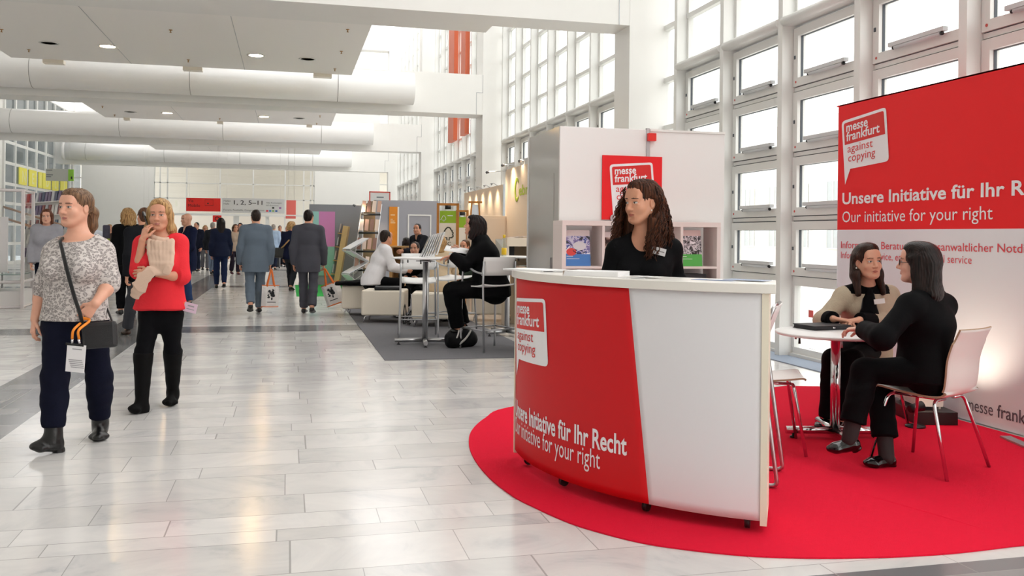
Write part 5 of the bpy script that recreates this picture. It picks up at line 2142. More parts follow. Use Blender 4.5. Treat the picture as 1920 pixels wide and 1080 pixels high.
def beige_woman():
    d = 6.75
    J = jp(d, head=(1627, 491, -.10), neck=(1624, 545, -.02), chest=(1620, 590, .02), shR=(1578, 548, -.03), shL=(1670, 546, .05),
           elR=(1544, 601, -.10), wrR=(1562, 598, -.27), elL=(1666, 604, -.06), wrL=(1611, 600, -.27),
           hipR=(1598, 668, .06), hipL=(1640, 668, .10), knR=(1562, 664, -.32), knL=(1598, 668, -.34), anR=(1553, 786, -.25), anL=(1572, 788, -.30),
           toeR=(1532, 803, -.34), toeL=(1556, 806, -.42))
    for q in 'LR':
        J['an' + q].z = .085; J['toe' + q].z = .032; J['hip' + q].z = .53; J['kn' + q].z = .51
    J['chest'].z = .86
    f = Fig('woman with long dark brown hair in a beige and black jacket at the round table', J, facing(1627, 30), facing(1620, 12), True, 1.08, .0055, .0023, 1.03, wide=.94, skin_mat=skin('skin_rosy', '#d09a80'), nod=-.02, tilt=-.05, base=(at(1600, 700, d).x, at(1600, 700, d).y, 0))
    f.gaze = .002
    f.hand('R', cr(.95, -.25) + np.array((0, 0, -.08)), (0, 0, -1), cr(.3, 1), .30, .15)
    f.hand('L', cr(-.95, -.30) + np.array((0, 0, -.05)), (0, 0, -1), cr(-.3, 1), .40, .12)
    f.body(mat('brow_brown', '#4b3226', .7), mat('lips_warm', '#a65a4c', .4))
    j = f.J
    BG = cloth('beige_jacket', '#b3a48f', .8, (30, .12), (120, .4))
    BK = cloth('black_knit', '#070709', .9, (40, .15), (200, .3))
    # black shirt underneath, then the open jacket
    coat(f, BK, .012, .06, .0, collar=True, neck_cut=.03, name='shirt', arms=False)
    def panel(c):
        # black yoke over the shoulders, black cuffs
        r = np.zeros(len(c), bool)
        rad = np.linalg.norm(c[:, :2] - j['neck'][:2], axis=1)
        r |= (c[:, 2] > j['neck'][2] - .020) & (rad > .05) & (rad < .165)
        for q in 'LR':
            el, wr = j['el' + q], j['wr' + q]
            t = ((c - el) @ (wr - el)) / ((wr - el) @ (wr - el))
            dist = np.linalg.norm(c - (el + np.clip(t, 0, 1)[:, None] * (wr - el)), axis=1)
            r |= (t > .60) & (t < 1.1) & (dist < .085)
        return r
    def opening(F_):
        pass
    g = coat(f, BG, .022, .05, .01, collar=False, neck_cut=None, name='jacket', vopen=.0, masks=[(1, panel)], mats=[BG, BK], sleeve=.95, cuff=.046)
    # the gap down the front that shows the black shirt, edged by the zip
    F = Field(f.box(.06, ('torso',))[0], f.box(.06, ('torso',))[1] + .05, .0055)
    n = j['neck']; fr = f.front; sd = f.side
    a = n + fr * .070 + np.array((0, 0, -.005)); b = j['chest'] + fr * .172 + np.array((0, 0, -.05)); c = f.mid + fr * .200 + np.array((0, 0, .05))
    F.cap(a, b, (.032, .034), (.062, .050), .02, fr); F.cap(b, c, (.062, .050), (.100, .050), .02, fr)
    F.ripple(folds(4, .005, 60, None))
    V, Q = F.surface(); np_mesh('shirt_front', V - f.base, Q, BK, f.root)
    tz = MB()
    for s_ in (1, -1):
        tz.tube([f.L(p + sd * s_ * w + fr * .012) for p, w in ((a, .033), (b, .061), (c, .098))], .004, 6)
    tz.build('zip', mat('zip_black', '#1c1c20', .4), f.root)
    trousers(f, cloth('black_wool', '#060608', .85, (40, .2), (200, .2)), .012, .065, .02)
    PAT = mat('patent_black', '#050507', .18, coat=.3)
    for q in 'LR':
        f.shoe(q, PAT, heel=.012)
    HM = hair_mat('hair_dark_brown', '#1b100c', '#3d241a')
    def hr(F, E, C):
        E((0, -.024, .040), (.082, .099, .091), .01)
        E((.0, .026, .086), (.062, .058, .044), .02)
        for q in (1, -1):
            C((q * .074, -.012, .040), (q * .083, -.020, -.09), (.020, .034), (.026, .040), .03)
            C((q * .083, -.020, -.09), (q * .090, .020, -.215), (.026, .040), (.016, .026), .03)
        E((0, -.080, -.06), (.085, .045, .15), .04)
        E((.010, .104, -.010), (.058, .056, .098), .014, 'cut')
        E((-.088, .010, -.015), (.03, .026, .036), .01, 'cut')
    f.hair(HM, hr, lock=(56, .0018), box=[(-.14, -.16, -.27), (.14, .13, .16), (.14, -.16, .16), (-.14, .13, -.27), (-.14, .13, .16), (.14, .13, -.27)])
    MB().sphere(f.L(f.hd(-.088, .006, -.038)), .006, 8).build('earring', mat('pearl', '#f2efe9', .2), f.root)
    c = V3(at(1649, 565, d - .178))
    rm = Matrix.Rotation(-YAW - R(12), 3, 'Z') @ Matrix.Rotation(R(-9), 3, 'Y')
    o = MB().obox((0, 0, 0), (.074, .005, .036), rm).build('name_badge', mat('badge_white', '#e2dedc', .3), bevel=.001)
    o.location = c
    tag(o, 'white name badge on the beige jacket of the seated woman', 'badge')
    return f


def black_woman():
    d = 5.36
    J = jp(d, head=(1721, 494, .02), neck=(1738, 553, .02), chest=(1741, 612, .0), shL=(1703, 562, -.14), shR=(1770, 562, .14),
           elL=(1655, 634, -.20), wrL=(1619, 617, .06), elR=(1720, 630, .34), wrR=(1660, 612, .40),
           hipL=(1727, 718, -.08), hipR=(1736, 712, .12), knL=(1622, 690, .02), knR=(1648, 692, .22), anL=(1594, 790, -.02), anR=(1662, 818, .05),
           toeL=(1552, 813, .00), toeR=(1622, 838, .02))
    J['hipL'].z = .59; J['hipR'].z = .59
    J['knL'].z = .585; J['knR'].z = .52
    J['anL'].z = .20; J['toeL'].z = .115; J['anR'].z = .085; J['toeR'].z = .030
    face = cr(-.88, .48)
    f = Fig('woman with long straight black hair in a black suit seated with her back turned', J, face, cr(-.86, .50), True, 1.0, .0055, .0035, 1.0, wide=1.02, skin_mat=skin('skin_pale', '#dba893'), nod=-.05, base=(at(1735, 700, d).x, at(1735, 700, d).y, 0))
    f.hand('L', cr(-.65, .55) + np.array((0, 0, -.08)), (0, 0, -1), cr(.5, .8), .5, .12)
    f.hand('R', cr(-.9, .1) + np.array((0, 0, -.08)), (0, 0, -1), cr(0, -1), .4, .12)
    f.body(mat('brow_black', '#2c1d16', .7))
    BK = cloth('black_suit', '#060608', .8, (40, .15), (200, .25))
    coat(f, BK, .024, .045, .008, collar=True, neck_cut=.03, sleeve=.93, cuff=.050, fold=(.008, 20, None))
    trousers(f, cloth('black_suit_trousers', '#050507', .85), .012, .074, .22)
    j = f.J
    # dark socks between trouser hem and shoe
    SK = mat('brown_sock', '#241a1c', .8)
    for q in 'LR':
        an, kn = j['an' + q], j['kn' + q]
        F = Field(an - .15, an + .25, .006)
        F.cap(an - (kn - an) * .06, an + (kn - an) * .32, .044, .050, .01)
        V, Q = F.surface()
        np_mesh('sock', V - f.base, Q, SK, f.root)
        f.shoe(q, mat('patent_black', '#050507', .18, coat=.3), heel=.012)
    HM = hair_mat('hair_black', '#0a0809', '#2a1d1a', .3)
    def hr(F, E, C):
        E((0, -.022, .040), (.088, .106, .094), .01)
        E((0, .025, .085), (.064, .060, .044), .02)
        for q in (1, -1):
            C((q * .078, -.005, .03), (q * .086, -.03, -.16), (.020, .045), (.022, .045), .03)
        C((0, -.085, .0), (0, -.100, -.17), (.090, .045), (.105, .042), .04)
        C((0, -.100, -.17), (-.02, -.120, -.32), (.105, .042), (.085, .024), .04)
        C((-.06, -.115, -.22), (-.13, -.150, -.315), (.03, .03), (.016, .012), .04)
        E((0, .110, -.020), (.060, .050, .095), .012, 'cut')
    f.hair(HM, hr, lock=(64, .0014), box=[(-.17, -.2, -.37), (.17, .13, .17), (.17, -.2, .17), (-.17, .13, -.37), (-.17, .13, .17), (.17, .13, -.37)])
    g = MB()
    for q in (1, -1):
        g.tube([f.L(f.hd(q * .031 + .021 * math.cos(t), .098, .001 + .016 * math.sin(t))) for t in np.linspace(0, 6.283, 13)[:-1]], .0018, 5, closed=True)
        g.tube([f.L(f.hd(q * .052, .096, .004)), f.L(f.hd(q * .076, .06, .004)), f.L(f.hd(q * .080, .0, .002))], .0018, 5)
    g.build('glasses', BLACK, f.root)
    # pink cuff
    return f


def bar_woman():
    d = 10.95
    J = jp(d, head=(889, 424, .0), neck=(901, 449, .02), chest=(908, 478, .0), shL=(906, 461, -.16), shR=(898, 460, .16),
           elL=(873, 497, -.20), wrL=(849, 480, -.10), elR=(880, 492, .20), wrR=(864, 470, .15),
           hipL=(922, 540, -.10), hipR=(922, 540, .10), knL=(846, 545, -.14), knR=(852, 543, .12), anL=(858, 612, -.06), anR=(868, 606, .12),
           toeL=(846, 620, -.08), toeR=(856, 616, .12))
    f = Fig('woman in a black suit sitting on a white bar stool and reading a sheet', J, cr(-1, .05), cr(-1, .08), True, 1.04, .0075, .0042, 1.08, wide=1.28, skin_mat=skin('skin_tan', '#d3987c'), nod=-.22, base=(at(905, 600, d).x, at(905, 600, d).y, 0))
    f.hand('L', cr(-.95, .0) + np.array((0, 0, -.15)), (0, 0, -1), cr(0, 1), .3, .15)
    f.hand('R', cr(-.8, -.2) + np.array((0, 0, .1)), cr(.1, -.9), cr(-.2, 0) + np.array((0, 0, 1)), .6, .1)
    f.body(face=True)
    coat(f, cloth('black_suit', '#060608'), .024, .085, .02, neck_cut=.03)
    trousers(f, cloth('black_suit_trousers', '#050507'), .016, .085, .0)
    for q in 'LR':
        f.shoe(q)
    HM = hair_mat('hair_black_wavy', '#0c0808', '#2c1c1a', .4)
    def hr(F, E, C):
        E((0, -.026, .036), (.092, .108, .098), .01)
        E((0, .030, .085), (.064, .058, .04), .02)
        for q in (1, -1):
            C((q * .080, -.01, .03), (q * .095, -.02, -.13), (.028, .05), (.034, .05), .03)
        E((0, -.085, -.07), (.10, .075, .14), .04)
        E((0, .110, -.030), (.075, .055, .095), .012, 'cut')
    f.hair(HM, hr, lock=(22, .006), box=[(-.17, -.2, -.25), (.17, .13, .17), (.17, -.2, .17), (-.17, .13, -.25), (-.17, .13, .17), (.17, .13, -.25)])
    return f


BEIGE = beige_woman()
BLACK_W = black_woman()
BAR_W = bar_woman()
# ================================================================== the stands farther down the hall
# ---- bar tables and bar stools
bt = cross_table('bar_table', (1.66, 11.14), -.12, 1.075, .41, .37, 'round white bar table with steel pole beside the woman reading', 'table', .034, STEEL)
bt2 = cross_table('bar_table', at(951, 560, 12.35).xy, .4, 1.075, .36, .34, 'cream bar table with a yellow bottle, behind the bar stool', 'table', .034, STEEL)


def make_arm_stool(label, group):
    e = empty('bar_stool', (0, 0, 0), label, 'bar stool', group)
    for sx in (-1, 1):
        pts = bez([(sx * .25, .235, 0), (sx * .245, .225, .45), (sx * .24, .215, .86), (sx * .24, .17, .955), (sx * .24, .07, .965), (sx * .235, -.06, .925), (sx * .225, -.20, .905)], 6)
        MB().tube(pts, .0125, 12).build('arm_leg', ALU, e)
        MB().tube([(sx * .225, -.215, 1.05), (sx * .228, -.205, .80), (sx * .25, -.265, 0)], .0125, 12).build('rear_leg', ALU, e)
        MB().tube([(sx * .245, .222, .25), (sx * .243, -.240, .25)], .009, 8).build('side_rail', ALU, e)
    MB().tube([(-.245, .224, .25), (.245, .224, .25)], .009, 8).build('footrest', ALU, e)
    MB().tube([(-.243, -.24, .25), (.243, -.24, .25)], .009, 8).build('rear_rail', ALU, e)
    PL = mat('stool_plastic', '#e4e3e2', .35)
    MB().sheet([[Vector((x, y, .745 + .03 * (y / .21) ** 2 * (1 if y < 0 else -.6) + .012 * (x / .2) ** 2)) for x in np.linspace(-.225, .225, 7)] for y in np.linspace(-.21, .22, 8)], 0, True, lambda i, j: (0, 0, -.014)).build('seat', PL, e)
    MB().sheet([[Vector((x, -.225 + .06 * (x / .23) ** 2 - (z - .9) * .22, z)) for x in np.linspace(-.225, .225, 9)] for z in np.linspace(.885, 1.10, 5)], 0, True, lambda i, j: (0, -.010, 0)).build('backrest', PL, e)
    return e


s1 = make_arm_stool('white bar stool with metal arms, occupied by the woman reading', 'white bar stools with arms')
s1.location = (2.34, 10.56, .007); s1.rotation_euler = (0, 0, face_to(-.375, .927))
s2 = copy_tree(s1); s2['label'] = 'empty white bar stool with metal arms facing us behind the bar table'
s2.location = (1.69, 11.95, .007); s2.rotation_euler = (0, 0, face_to(-.10, -.99))
s3 = copy_tree(s1); s3['label'] = 'white bar stool mostly hidden behind the seated woman reading'
s3.location = (2.26, 12.65, .007); s3.rotation_euler = (0, 0, face_to(-.75, -.66))

# leaflets on the bar table
e = empty('leaflet_rack', (1.78, 11.20, 1.076), 'clear slanted rack full of white leaflets on the bar table', 'leaflet rack', rz=-YAW)
CLEAR = pane('clear_acrylic', (.93, .95, .96), .10)
for k in range(7):
    m_ = Matrix.Rotation(R(24 - k), 3, 'Y')
    MB().obox((-.10 + k * .030, -.012 * k + .02, .145 + .006 * k), (.004, .21, .30), m_).build('leaflet', PAPER, e)
MB().obox((-.12, -.0, .14), (.004, .23, .28), Matrix.Rotation(R(24), 3, 'Y')).build('acrylic_back', CLEAR, e)
MB().box(-.15, .12, -.115, .115, 0, .006).build('acrylic_base', CLEAR, e)
for k, (px, py, a) in enumerate(((752, 480, 10), (776, 483, -15), (823, 480, 25))):
    p = at(px, py, 10.95 if k != 2 else 11.2)
    lay('paper_sheet', MB().box(-.105, .105, -.075, .075, 0, .004), PAPER, p, R(a), ['white printed sheets lying at the left side of the bar table', 'white printed sheet lying at the front of the bar table', 'white sheets lying under the reading woman\'s hand'][k], 'paper', z=1.0765)
h = (V3(BAR_W.J['wrR']) + cr(-.10, -.02) + np.array((0, 0, .0)))
o = MB().sheet([[Vector((x, y, .02 * math.sin(x * 9))) for y in (-.1, .1)] for x in np.linspace(-.14, .14, 6)], 0, True, lambda i, j: (0, 0, -.002)).build('paper_sheet', PAPER)
o.location = Vector(at(856, 468, 11.0)); o.rotation_euler = (R(18), R(16), -YAW)
tag(o, 'white sheet of paper held up by the woman on the bar stool', 'paper')
# bottle
p = at(945, 480, 12.15)
e = empty('bottle', (p.x, p.y, 1.0755), 'small glass bottle with yellow label and yellow cap on the cream bar table', 'bottle')
MB().lathe([(.028, 0), (.033, .008), (.033, .15), (.026, .19), (.014, .225), (.013, .265)], (0, 0, 0), 20).build('glass_body', pane('bottle_glass', (.93, .95, .9), .12), e)
YEL = mat('label_yellow', '#f0c419', .4)
MB().lathe([(.0338, .03), (.0338, .12)], (0, 0, 0), 20).build('label', YEL, e)
MB().lathe([(.015, .255), (.019, .257), (.019, .295), (.001, .298)], (0, 0, 0), 16).build('cap', YEL, e)
p = at(936, 480, 12.35)
e = empty('leaflet_rack', (p.x, p.y, 1.0755), 'clear upright leaflet holder behind the yellow bottle', 'leaflet rack', rz=-YAW)
MB().box(-.055, .055, -.003, .0, 0, .24).build('acrylic_front', CLEAR, e)
MB().box(-.05, .05, .004, .012, .01, .235).build('leaflet', mat('leaflet_peach', '#eadccd', .6), e)

# backpack under the woman reading
e = empty('backpack', (2.05, 10.80, .007), 'black and white rucksack on the carpet under the reading woman', 'bag', rz=R(25))
F_ = Field((-.22, -.18, -.02), (.24, .18, .32), .009)
F_.cap((-.12, 0, .09), (.13, 0, .09), (.10, .12), (.10, .10), .03, (0, 1, 0))
F_.cap((-.06, .02, .15), (.09, 0, .14), .085, .07, .04)
F_.ripple(folds(9, .016, 26))
F_.halfspace((0, 0, .0), (0, 0, -1))
V, Q = F_.surface()
np_mesh('sack', V, Q, cloth('black_nylon', '#121214', .55, (12, .4)), e)
MB().tube(bez([(-.10, -.11, .05), (-.02, -.13, .12), (.06, -.11, .20), (.10, -.05, .24)], 6), .014, 8, flat=((0, 1, 0), .4)).build('strap', mat('strap_white', '#cfcdc8', .7), e)
MB().tube(bez([(-.16, -.06, .03), (-.13, -.10, .13), (-.09, -.09, .22)], 6), .012, 8, flat=((0, 1, 0), .4)).build('strap', mat('strap_white', '#cfcdc8', .7), e)
MB().tube(bez([(.0, -.02, .24), (.04, -.02, .29), (.09, -.01, .24)], 6), .008, 8).build('handle', BLACK, e)

# ---- cream cube seats
LEA = mat('cream_leather', '#e3d9c9', .5, bump=(90, .15))


def make_pouf():
    e = empty('pouf', (0, 0, 0), '', 'stool', 'cream cube seats')
    MB().box(-.325, .325, -.30, .30, .115, .50).build('cushion', LEA, e, bevel=.025)
    for sx in (-1, 1):
        for sy in (-1, 1):
            MB().tube(fillet([(sx * .20, sy * .26, .105), (sx * .27, sy * .26, .105), (sx * .29, sy * .27, .0)], .03, 4), .011, 10).build('leg', CHROME, e)
    return e


first = None
for px, d, lab, a in ((682, 15.3, 'cream leather cube seat, leftmost, under the man in the white shirt', 0), (722, 14.1, 'cream leather cube seat with a black laptop case on it', 0), (815, 13.6, 'cream leather cube seat under the blonde woman seen from behind', 2), (925, 14.5, 'cream leather cube seat behind the legs of the reading woman', -3)):
    o = first or make_pouf()
    if first:
        o = copy_tree(first)
    first = first or o
    p = at(px, 600, d)
    o.location = (p.x, p.y, .007); o.rotation_euler = (0, 0, -YAW + R(a)); o['label'] = lab
p = at(727, 543, 13.95)
o = MB().box(-.20, .20, -.13, .13, 0, .055).build('laptop_case', mat('case_black', '#141416', .5), bevel=.02)
o.location = (p.x, p.y, .509); o.rotation_euler = (0, 0, -YAW + R(6))
tag(o, 'black laptop case lying on the cream cube seat', 'bag')
# tangle of black cable and steel frame between the seats
p = at(767, 590, 13.6)
rng = random.Random(8)
pts = [Vector((rng.uniform(-.09, .09), rng.uniform(-.08, .08), .012 + rng.uniform(0, .30) * (k % 2))) for k in range(12)]
o = MB().tube(bez(pts, 5), .008, 6).build('cable', BLACK)
o.location = (p.x, p.y, .007)
tag(o, 'tangle of black cable between the cream cube seats', 'cable')

# ---- grey stand
GREYW = mat('grey_stand_wall', '#a3a3ab', .6)
TAN = mat('tan_stand_wall', '#a88767', .7)
g = empty('stand_wall', (2.6, 21, 0), 'grey exhibition stand cabin with orange poster and outlined door', 'stand wall')
GX0, GX1, GY = 1.955, 3.42, 21.0
MB().box(GX0 - 2.6, GX1 - 2.6, 0, .05, 0, 2.15).build('front_panel', GREYW, g)
MB().box(GX0 - 2.6, GX0 + .04 - 2.6, .05, 3.4, 0, 2.15).build('side_panel', TAN, g)
dd = MB()
for b in ((2.70, 2.73, 0, 1.80), (3.22, 3.25, 0, 1.80), (2.70, 3.25, 1.80, 1.83)):
    dd.box(b[0] - 2.6, b[1] - 2.6, -.015, 0, b[2], b[3])
dd.build('door_outline', WHITE, g)
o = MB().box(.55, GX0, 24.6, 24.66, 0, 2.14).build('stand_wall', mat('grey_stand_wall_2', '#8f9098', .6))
tag(o, 'grey back wall of the stand with pink and teal poster', 'stand wall')
# pink and teal poster
def poster_grad(name, c1, c2, c3):
    m = bpy.data.materials.new(name)
    m.use_nodes = True
    nt = m.node_tree
    b = nt.nodes['Principled BSDF']; b.inputs['Roughness'].default_value = .4
    tc = nt.nodes.new('ShaderNodeTexCoord')
    sp = nt.nodes.new('ShaderNodeSeparateXYZ'); nt.links.new(tc.outputs['Generated'], sp.inputs[0])
    ad = nt.nodes.new('ShaderNodeMath'); ad.operation = 'MULTIPLY_ADD'; ad.inputs[1].default_value = .45
    nt.links.new(sp.outputs[2], ad.inputs[0]); nt.links.new(sp.outputs[0], ad.inputs[2])
    r = nt.nodes.new('ShaderNodeValToRGB')
    el = r.color_ramp.elements
    el[0].position = .25; el[0].color = lin(c1); el[1].position = 1.0; el[1].color = lin(c3)
    x = el.new(.62); x.color = lin(c2)
    nt.links.new(ad.outputs[0], r.inputs[0]); nt.links.new(r.outputs[0], b.inputs['Base Color'])
    return m
pp = empty('poster', (.92, 24.59, 1.0), 'pink and teal poster on the grey stand wall', 'poster')
MB().box(-.36, -.12, -.012, 0, -.75, .95).build('teal_part', mat('poster_teal', '#9cd0cd', .4), pp)
MB().box(-.12, .30, -.012, 0, .02, .95).build('pink_part', mat('poster_pink', '#d585c2', .4), pp)
MB().box(-.12, .30, -.012, 0, -.75, .02).build('green_part', mat('poster_green', '#8cc0ad', .4), pp)
# orange narrow poster
op = empty('poster', (2.37, 20.98, 0), 'tall narrow orange poster on the grey stand cabin', 'poster')
MB().box(-.10, .09, -.012, .0, 1.0, 2.0).build('sheet', mat('poster_orange', '#e08a1e', .4, noise=(5, .15)), op)
MB().box(.09, .125, -.014, .0, 1.0, 2.0).build('white_edge', WHITE, op)
mb = MB()
for z, w in ((1.80, .10), (1.70, .05), (1.66, .09), (1.62, .11)):
    mb.box(-.07, -.07 + w, -.014, -.012, z, z + .02)
mb.build('print_line', mat('poster_pale', '#f5d7a8', .5), op)
# red framed sign above it
sg = empty('sign', (2.55, 26.0, 0), 'white sign with thin red frame above the grey stand', 'sign')
MB().box(-.29, .27, 0, .03, 1.95, 2.55).build('board', mat('sign_pale', '#e9eef2', .5), sg)
mb = MB()
mb.box(-.31, -.28, -.01, .03, 1.95, 2.58).box(.26, .29, -.01, .03, 1.95, 2.58).box(-.31, .29, -.01, .03, 2.55, 2.58)
mb.build('frame', mat('sign_red', '#d9544a', .5), sg)
MB().box(-.10, .10, -.006, 0, 2.40, 2.435).build('print_line', mat('sign_ink', '#7d8790', .5), sg)
MB().box(-.22, .20, -.006, 0, 2.17, 2.25).build('print_line', mat('sign_blue', '#a9cde2', .5), sg)

# ---- FSC style tree banner: wooden frame with green head and tree outline
def tree_banner(name, c, wdt, top, label, foot=True, green_h=.21, mark=True):
    e = empty(name, c, label, 'banner', rz=-YAW * .6)
    WOOD = mat('honey_wood', '#b9792f', .5, noise=(12, .2))
    w = wdt / 2
    for sx in (-1, 1):
        MB().box(sx * w - .022, sx * w + .022, -.02, .02, 0, top).build('post', WOOD, e)
    MB().box(-w, w, -.02, .02, top - .04, top).build('crossbar', WOOD, e)
    MB().box(-w + .03, w - .03, -.006, .006, top - .13 - green_h, top - .13).build('green_head', mat('banner_green', '#93b91f', .5), e)
    MB().box(-w + .03, w - .03, -.006, .006, .12, top - .13 - green_h).build('cream_sheet', mat('banner_cream', '#ece2d4', .6), e)
    MB().tube([(-.05, -.02, top - .07), (.05, -.02, top - .07)], .035, 10).build('spot_lamp', BLACK, e)
    if mark:
        INK = mat('tree_ink', '#23291c', .6)
        h0 = top - .13 - green_h
        s = wdt
        mb = MB()
        tree = [(-.40, -.62), (-.30, -.74), (-.22, -.55), (-.12, -.32), (-.02, -.22), (.06, -.22), (.14, -.27), (.16, -.34), (.22, -.37), (.22, -.44), (.28, -.50), (.25, -.57), (.28, -.66), (.20, -.74), (.08, -.74), (.08, -.86), (-.04, -.86), (-.04, -.74), (-.14, -.74)]
        mb.tube([Vector((x * s, -.010, h0 + y * s)) for x, y in tree], .010, 6, flat=((0, 1, 0), .3))
        mb.build('tree_mark', INK, e)
        mb = MB()
        letters(mb, 'FSC', -.26 * s, h0 - 1.13 * s, .19 * s, lambda u, v: Vector((u, -.009, v)), 0, .01)
        mb.build('lettering', INK, e, fix=False)
        mb = MB()
        t2 = [(x * .42 - .22, y * .42 + .40) for x, y in tree]
        mb.tube([Vector((x * s, -.010, h0 + y * s + .02)) for x, y in t2], .005, 5, flat=((0, 1, 0), .3))
        mb.box(-.02 * s, .25 * s, -.009, -.007, h0 + .12, h0 + .135)
        mb.build('small_mark', LETW, e)
    return e


tree_banner('tree_banner', (*at(839, 480, 15.6).xy, .007), .34, 1.90, 'green and cream banner with outlined tree mark and FSC lettering in a wooden frame')
tree_banner('tree_banner', (*at(866, 480, 17.6).xy, .007), .20, 1.84, 'narrow green topped banner behind the tree banner', mark=False)

# ---- cream stand walls near the windows, frame, cabinet, shelf
WARM = mat('warm_stand_wall', '#ecd6bd', .6)
o = MB().box(4.72, 4.80, 20.0, 24.6, 0, 2.52).build('stand_wall', WARM)
tag(o, 'long cream stand wall along the windows behind the tree banner', 'stand wall')
o = MB().box(4.72, 5.2, 19.9, 19.98, 0, 2.52).build('stand_wall', mat('pale_blue_wall', '#dfe6ec', .5))
tag(o, 'pale blue white panel at the end of the cream stand wall', 'stand wall')
o = MB().box(-.06, .06, -.02, 0, -.06, .06).build('clip_sign', mat('clip_plum', '#b5607a', .5))
o.location = (4.86, 19.895, 2.44)
tag(o, 'small plum coloured square on the pale blue panel', 'sign')
fr = empty('wooden_frame', (*at(890, 500, 18.6).xy, 0), 'honey coloured wooden display frame leaning before the cream wall', 'frame', rz=-YAW)
WOOD = mat('honey_wood', '#b9792f', .5)
for sx in (-1, 1):
    MB().obox((sx * .115 - .01 * sx, 0, 1.55), (.03, .04, 1.0), Matrix.Rotation(R(-4 * sx), 3, 'Y')).build('post', WOOD, fr)
MB().box(-.14, .14, -.02, .02, 2.02, 2.06).build('crossbar', WOOD, fr)
MB().box(-.09, .09, -.01, .01, 1.1, 1.99).build('panel', mat('frame_pale', '#dde2ea', .6), fr)
MB().box(-.09, .09, -.08, .08, 0, 1.06).build('foot', CREAM, fr)
# lime lettered wall
cw = empty('stand_wall', (3.66, 14.3, 0), 'warm cream stand wall with lime green lettering left of the grey end panel', 'stand wall')
MB().box(0, .06, -1.05, 1.0, 0, 2.50).build('panel', mat('cebra_wall', '#f2dcc3', .6), cw)
LIME = mat('lime_print', '#bccf2e', .5)
yy0 = aY0 = 14.92
mb = MB()
letters(mb, 'ebra', 0, 0, .17, lambda u, v: Vector((-.004, (14.36 - u) - 14.3, 2.02 + v)), 0, .03, width=.80)
mb.build('lettering', LIME, cw, fix=False)
mb = MB()
mb.tube([Vector((-.004, 14.47 - 14.3 - .13 * math.cos(t), 2.12 + .17 * math.sin(t))) for t in np.linspace(R(40), R(320), 20)], [.018 + .030 * math.sin(math.pi * i / 19) for i in range(20)], 8, flat=((1, 0, 0), .1))
mb.build('lettering', LIME, cw)
for k, (px, py, d) in enumerate(((911, 324, 15.9), (940, 311, 15.2), (972, 303, 14.6))):
    p = at(px, py, d)
    e = empty('arm_spotlight', p, ['small spotlight on a thin arm above the cream wall, farthest of three', 'small spotlight on a thin arm above the cream wall, middle of three', 'small spotlight on a thin arm above the cream wall, nearest of three'][k], 'spotlight', 'arm spotlights')
    MB().tube([(0, 0, 0), (.05, 0, .02)], [.02, .026], 10).build('lamp_head', mat('lamp_grey', '#55565a', .5), e)
    ly_ = min(max(p.y, 13.4), 15.2) - p.y
    MB().tube([(.05, 0, .02), (3.69 - p.x, ly_, .02), (3.69 - p.x, ly_, 2.49 - p.z)], .006, 6).build('arm', ALU, e)
for k, (px, d) in enumerate(((868, 24.2), (880, 23.4), (892, 22.6), (905, 21.8), (917, 21))):
    p = at(px, 356, d)
    o = MB().tube([(0, 0, 0), (-.10, -.02, .06), (-.16, -.02, .03)], [.008, .008, .03], 8).build('clip_spotlight', ALU)
    o.location = (4.72, p.y, 2.515)
    tag(o, 'small clip spotlight on top of the cream stand wall, ' + ['farthest of five', 'second farthest of five', 'middle of five', 'second nearest of five', 'nearest of five'][k], 'spotlight', 'clip spotlights')
p = at(870, 372, 23.5)
# cabinet and shelf
cb = empty('cabinet', (*at(915, 480, 15.6).xy, 0), 'tall plain cream cabinet behind the reading woman', 'cabinet', rz=-YAW * .3)
MB().box(-.31, .31, 0, .5, 0, 1.70).build('body', mat('cabinet_cream', '#f0ddc8', .5), cb, bevel=.005)
MB().box(-.29, .29, -.012, -.001, .05, 1.66).build('door', mat('cabinet_cream', '#f0ddc8', .5), cb, bevel=.003)
MB().tube([(-.25, -.03, 1.60), (-.08, -.03, 1.60)], .008, 8).build('handle', ALU, cb)
sf = empty('side_shelf', (*at(986, 480, 13.7).xy, 0), 'cream shelf with brochures on top beside the lime lettered wall', 'shelf', rz=-YAW * .3)
CRS = mat('shelf_cream', '#e9d9c4', .5)
MB().box(-.30, .30, -.05, .40, 1.20, 1.33).build('top_board', CRS, sf)
MB().box(-.30, -.26, -.02, .40, 0, 1.20).build('side_board', CRS, sf)
MB().box(.26, .30, -.02, .40, 0, 1.20).build('side_board', CRS, sf)
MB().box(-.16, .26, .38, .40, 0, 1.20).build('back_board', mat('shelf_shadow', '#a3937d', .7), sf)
MB().box(-.26, .26, -.02, .38, .86, .89).build('shelf_board', CRS, sf)
MB().box(-.26, -.16, .10, .38, .89, 1.2).build('dark_binder', DARK, sf)  # dark box put in for the shade of the shelf gap
for k in range(6):
    p = sf.location + Vector((-.20 + .08 * k, .12 + .02 * (k % 2), 0))
    lay('brochure', MB().box(-.10, .10, -.07, .07, 0, .006), mat('brochure_%s' % 'ab'[k % 2], ('#ead9cf', '#d8cbc6')[k % 2], .5), p, R(30 + 17 * k), 'pale brochures fanned on top of the cream shelf', 'brochure', 'brochures on the cream shelf', 1.3315 + .0065 * k)
for k in range(5):
    p = sf.location + Vector((-.10 + .07 * k, .05, 0))
    lay('magazine', MB().box(-.09, .09, -.06, .06, 0, .008), mat('mag_%s' % 'abc'[k % 3], ('#8f5a50', '#cfc4b4', '#7d8a80')[k % 3], .5), p, R(12 * k), 'small magazines piled on the middle board of the cream shelf', 'magazine', 'magazines in the cream shelf', .8915 + .0085 * k)

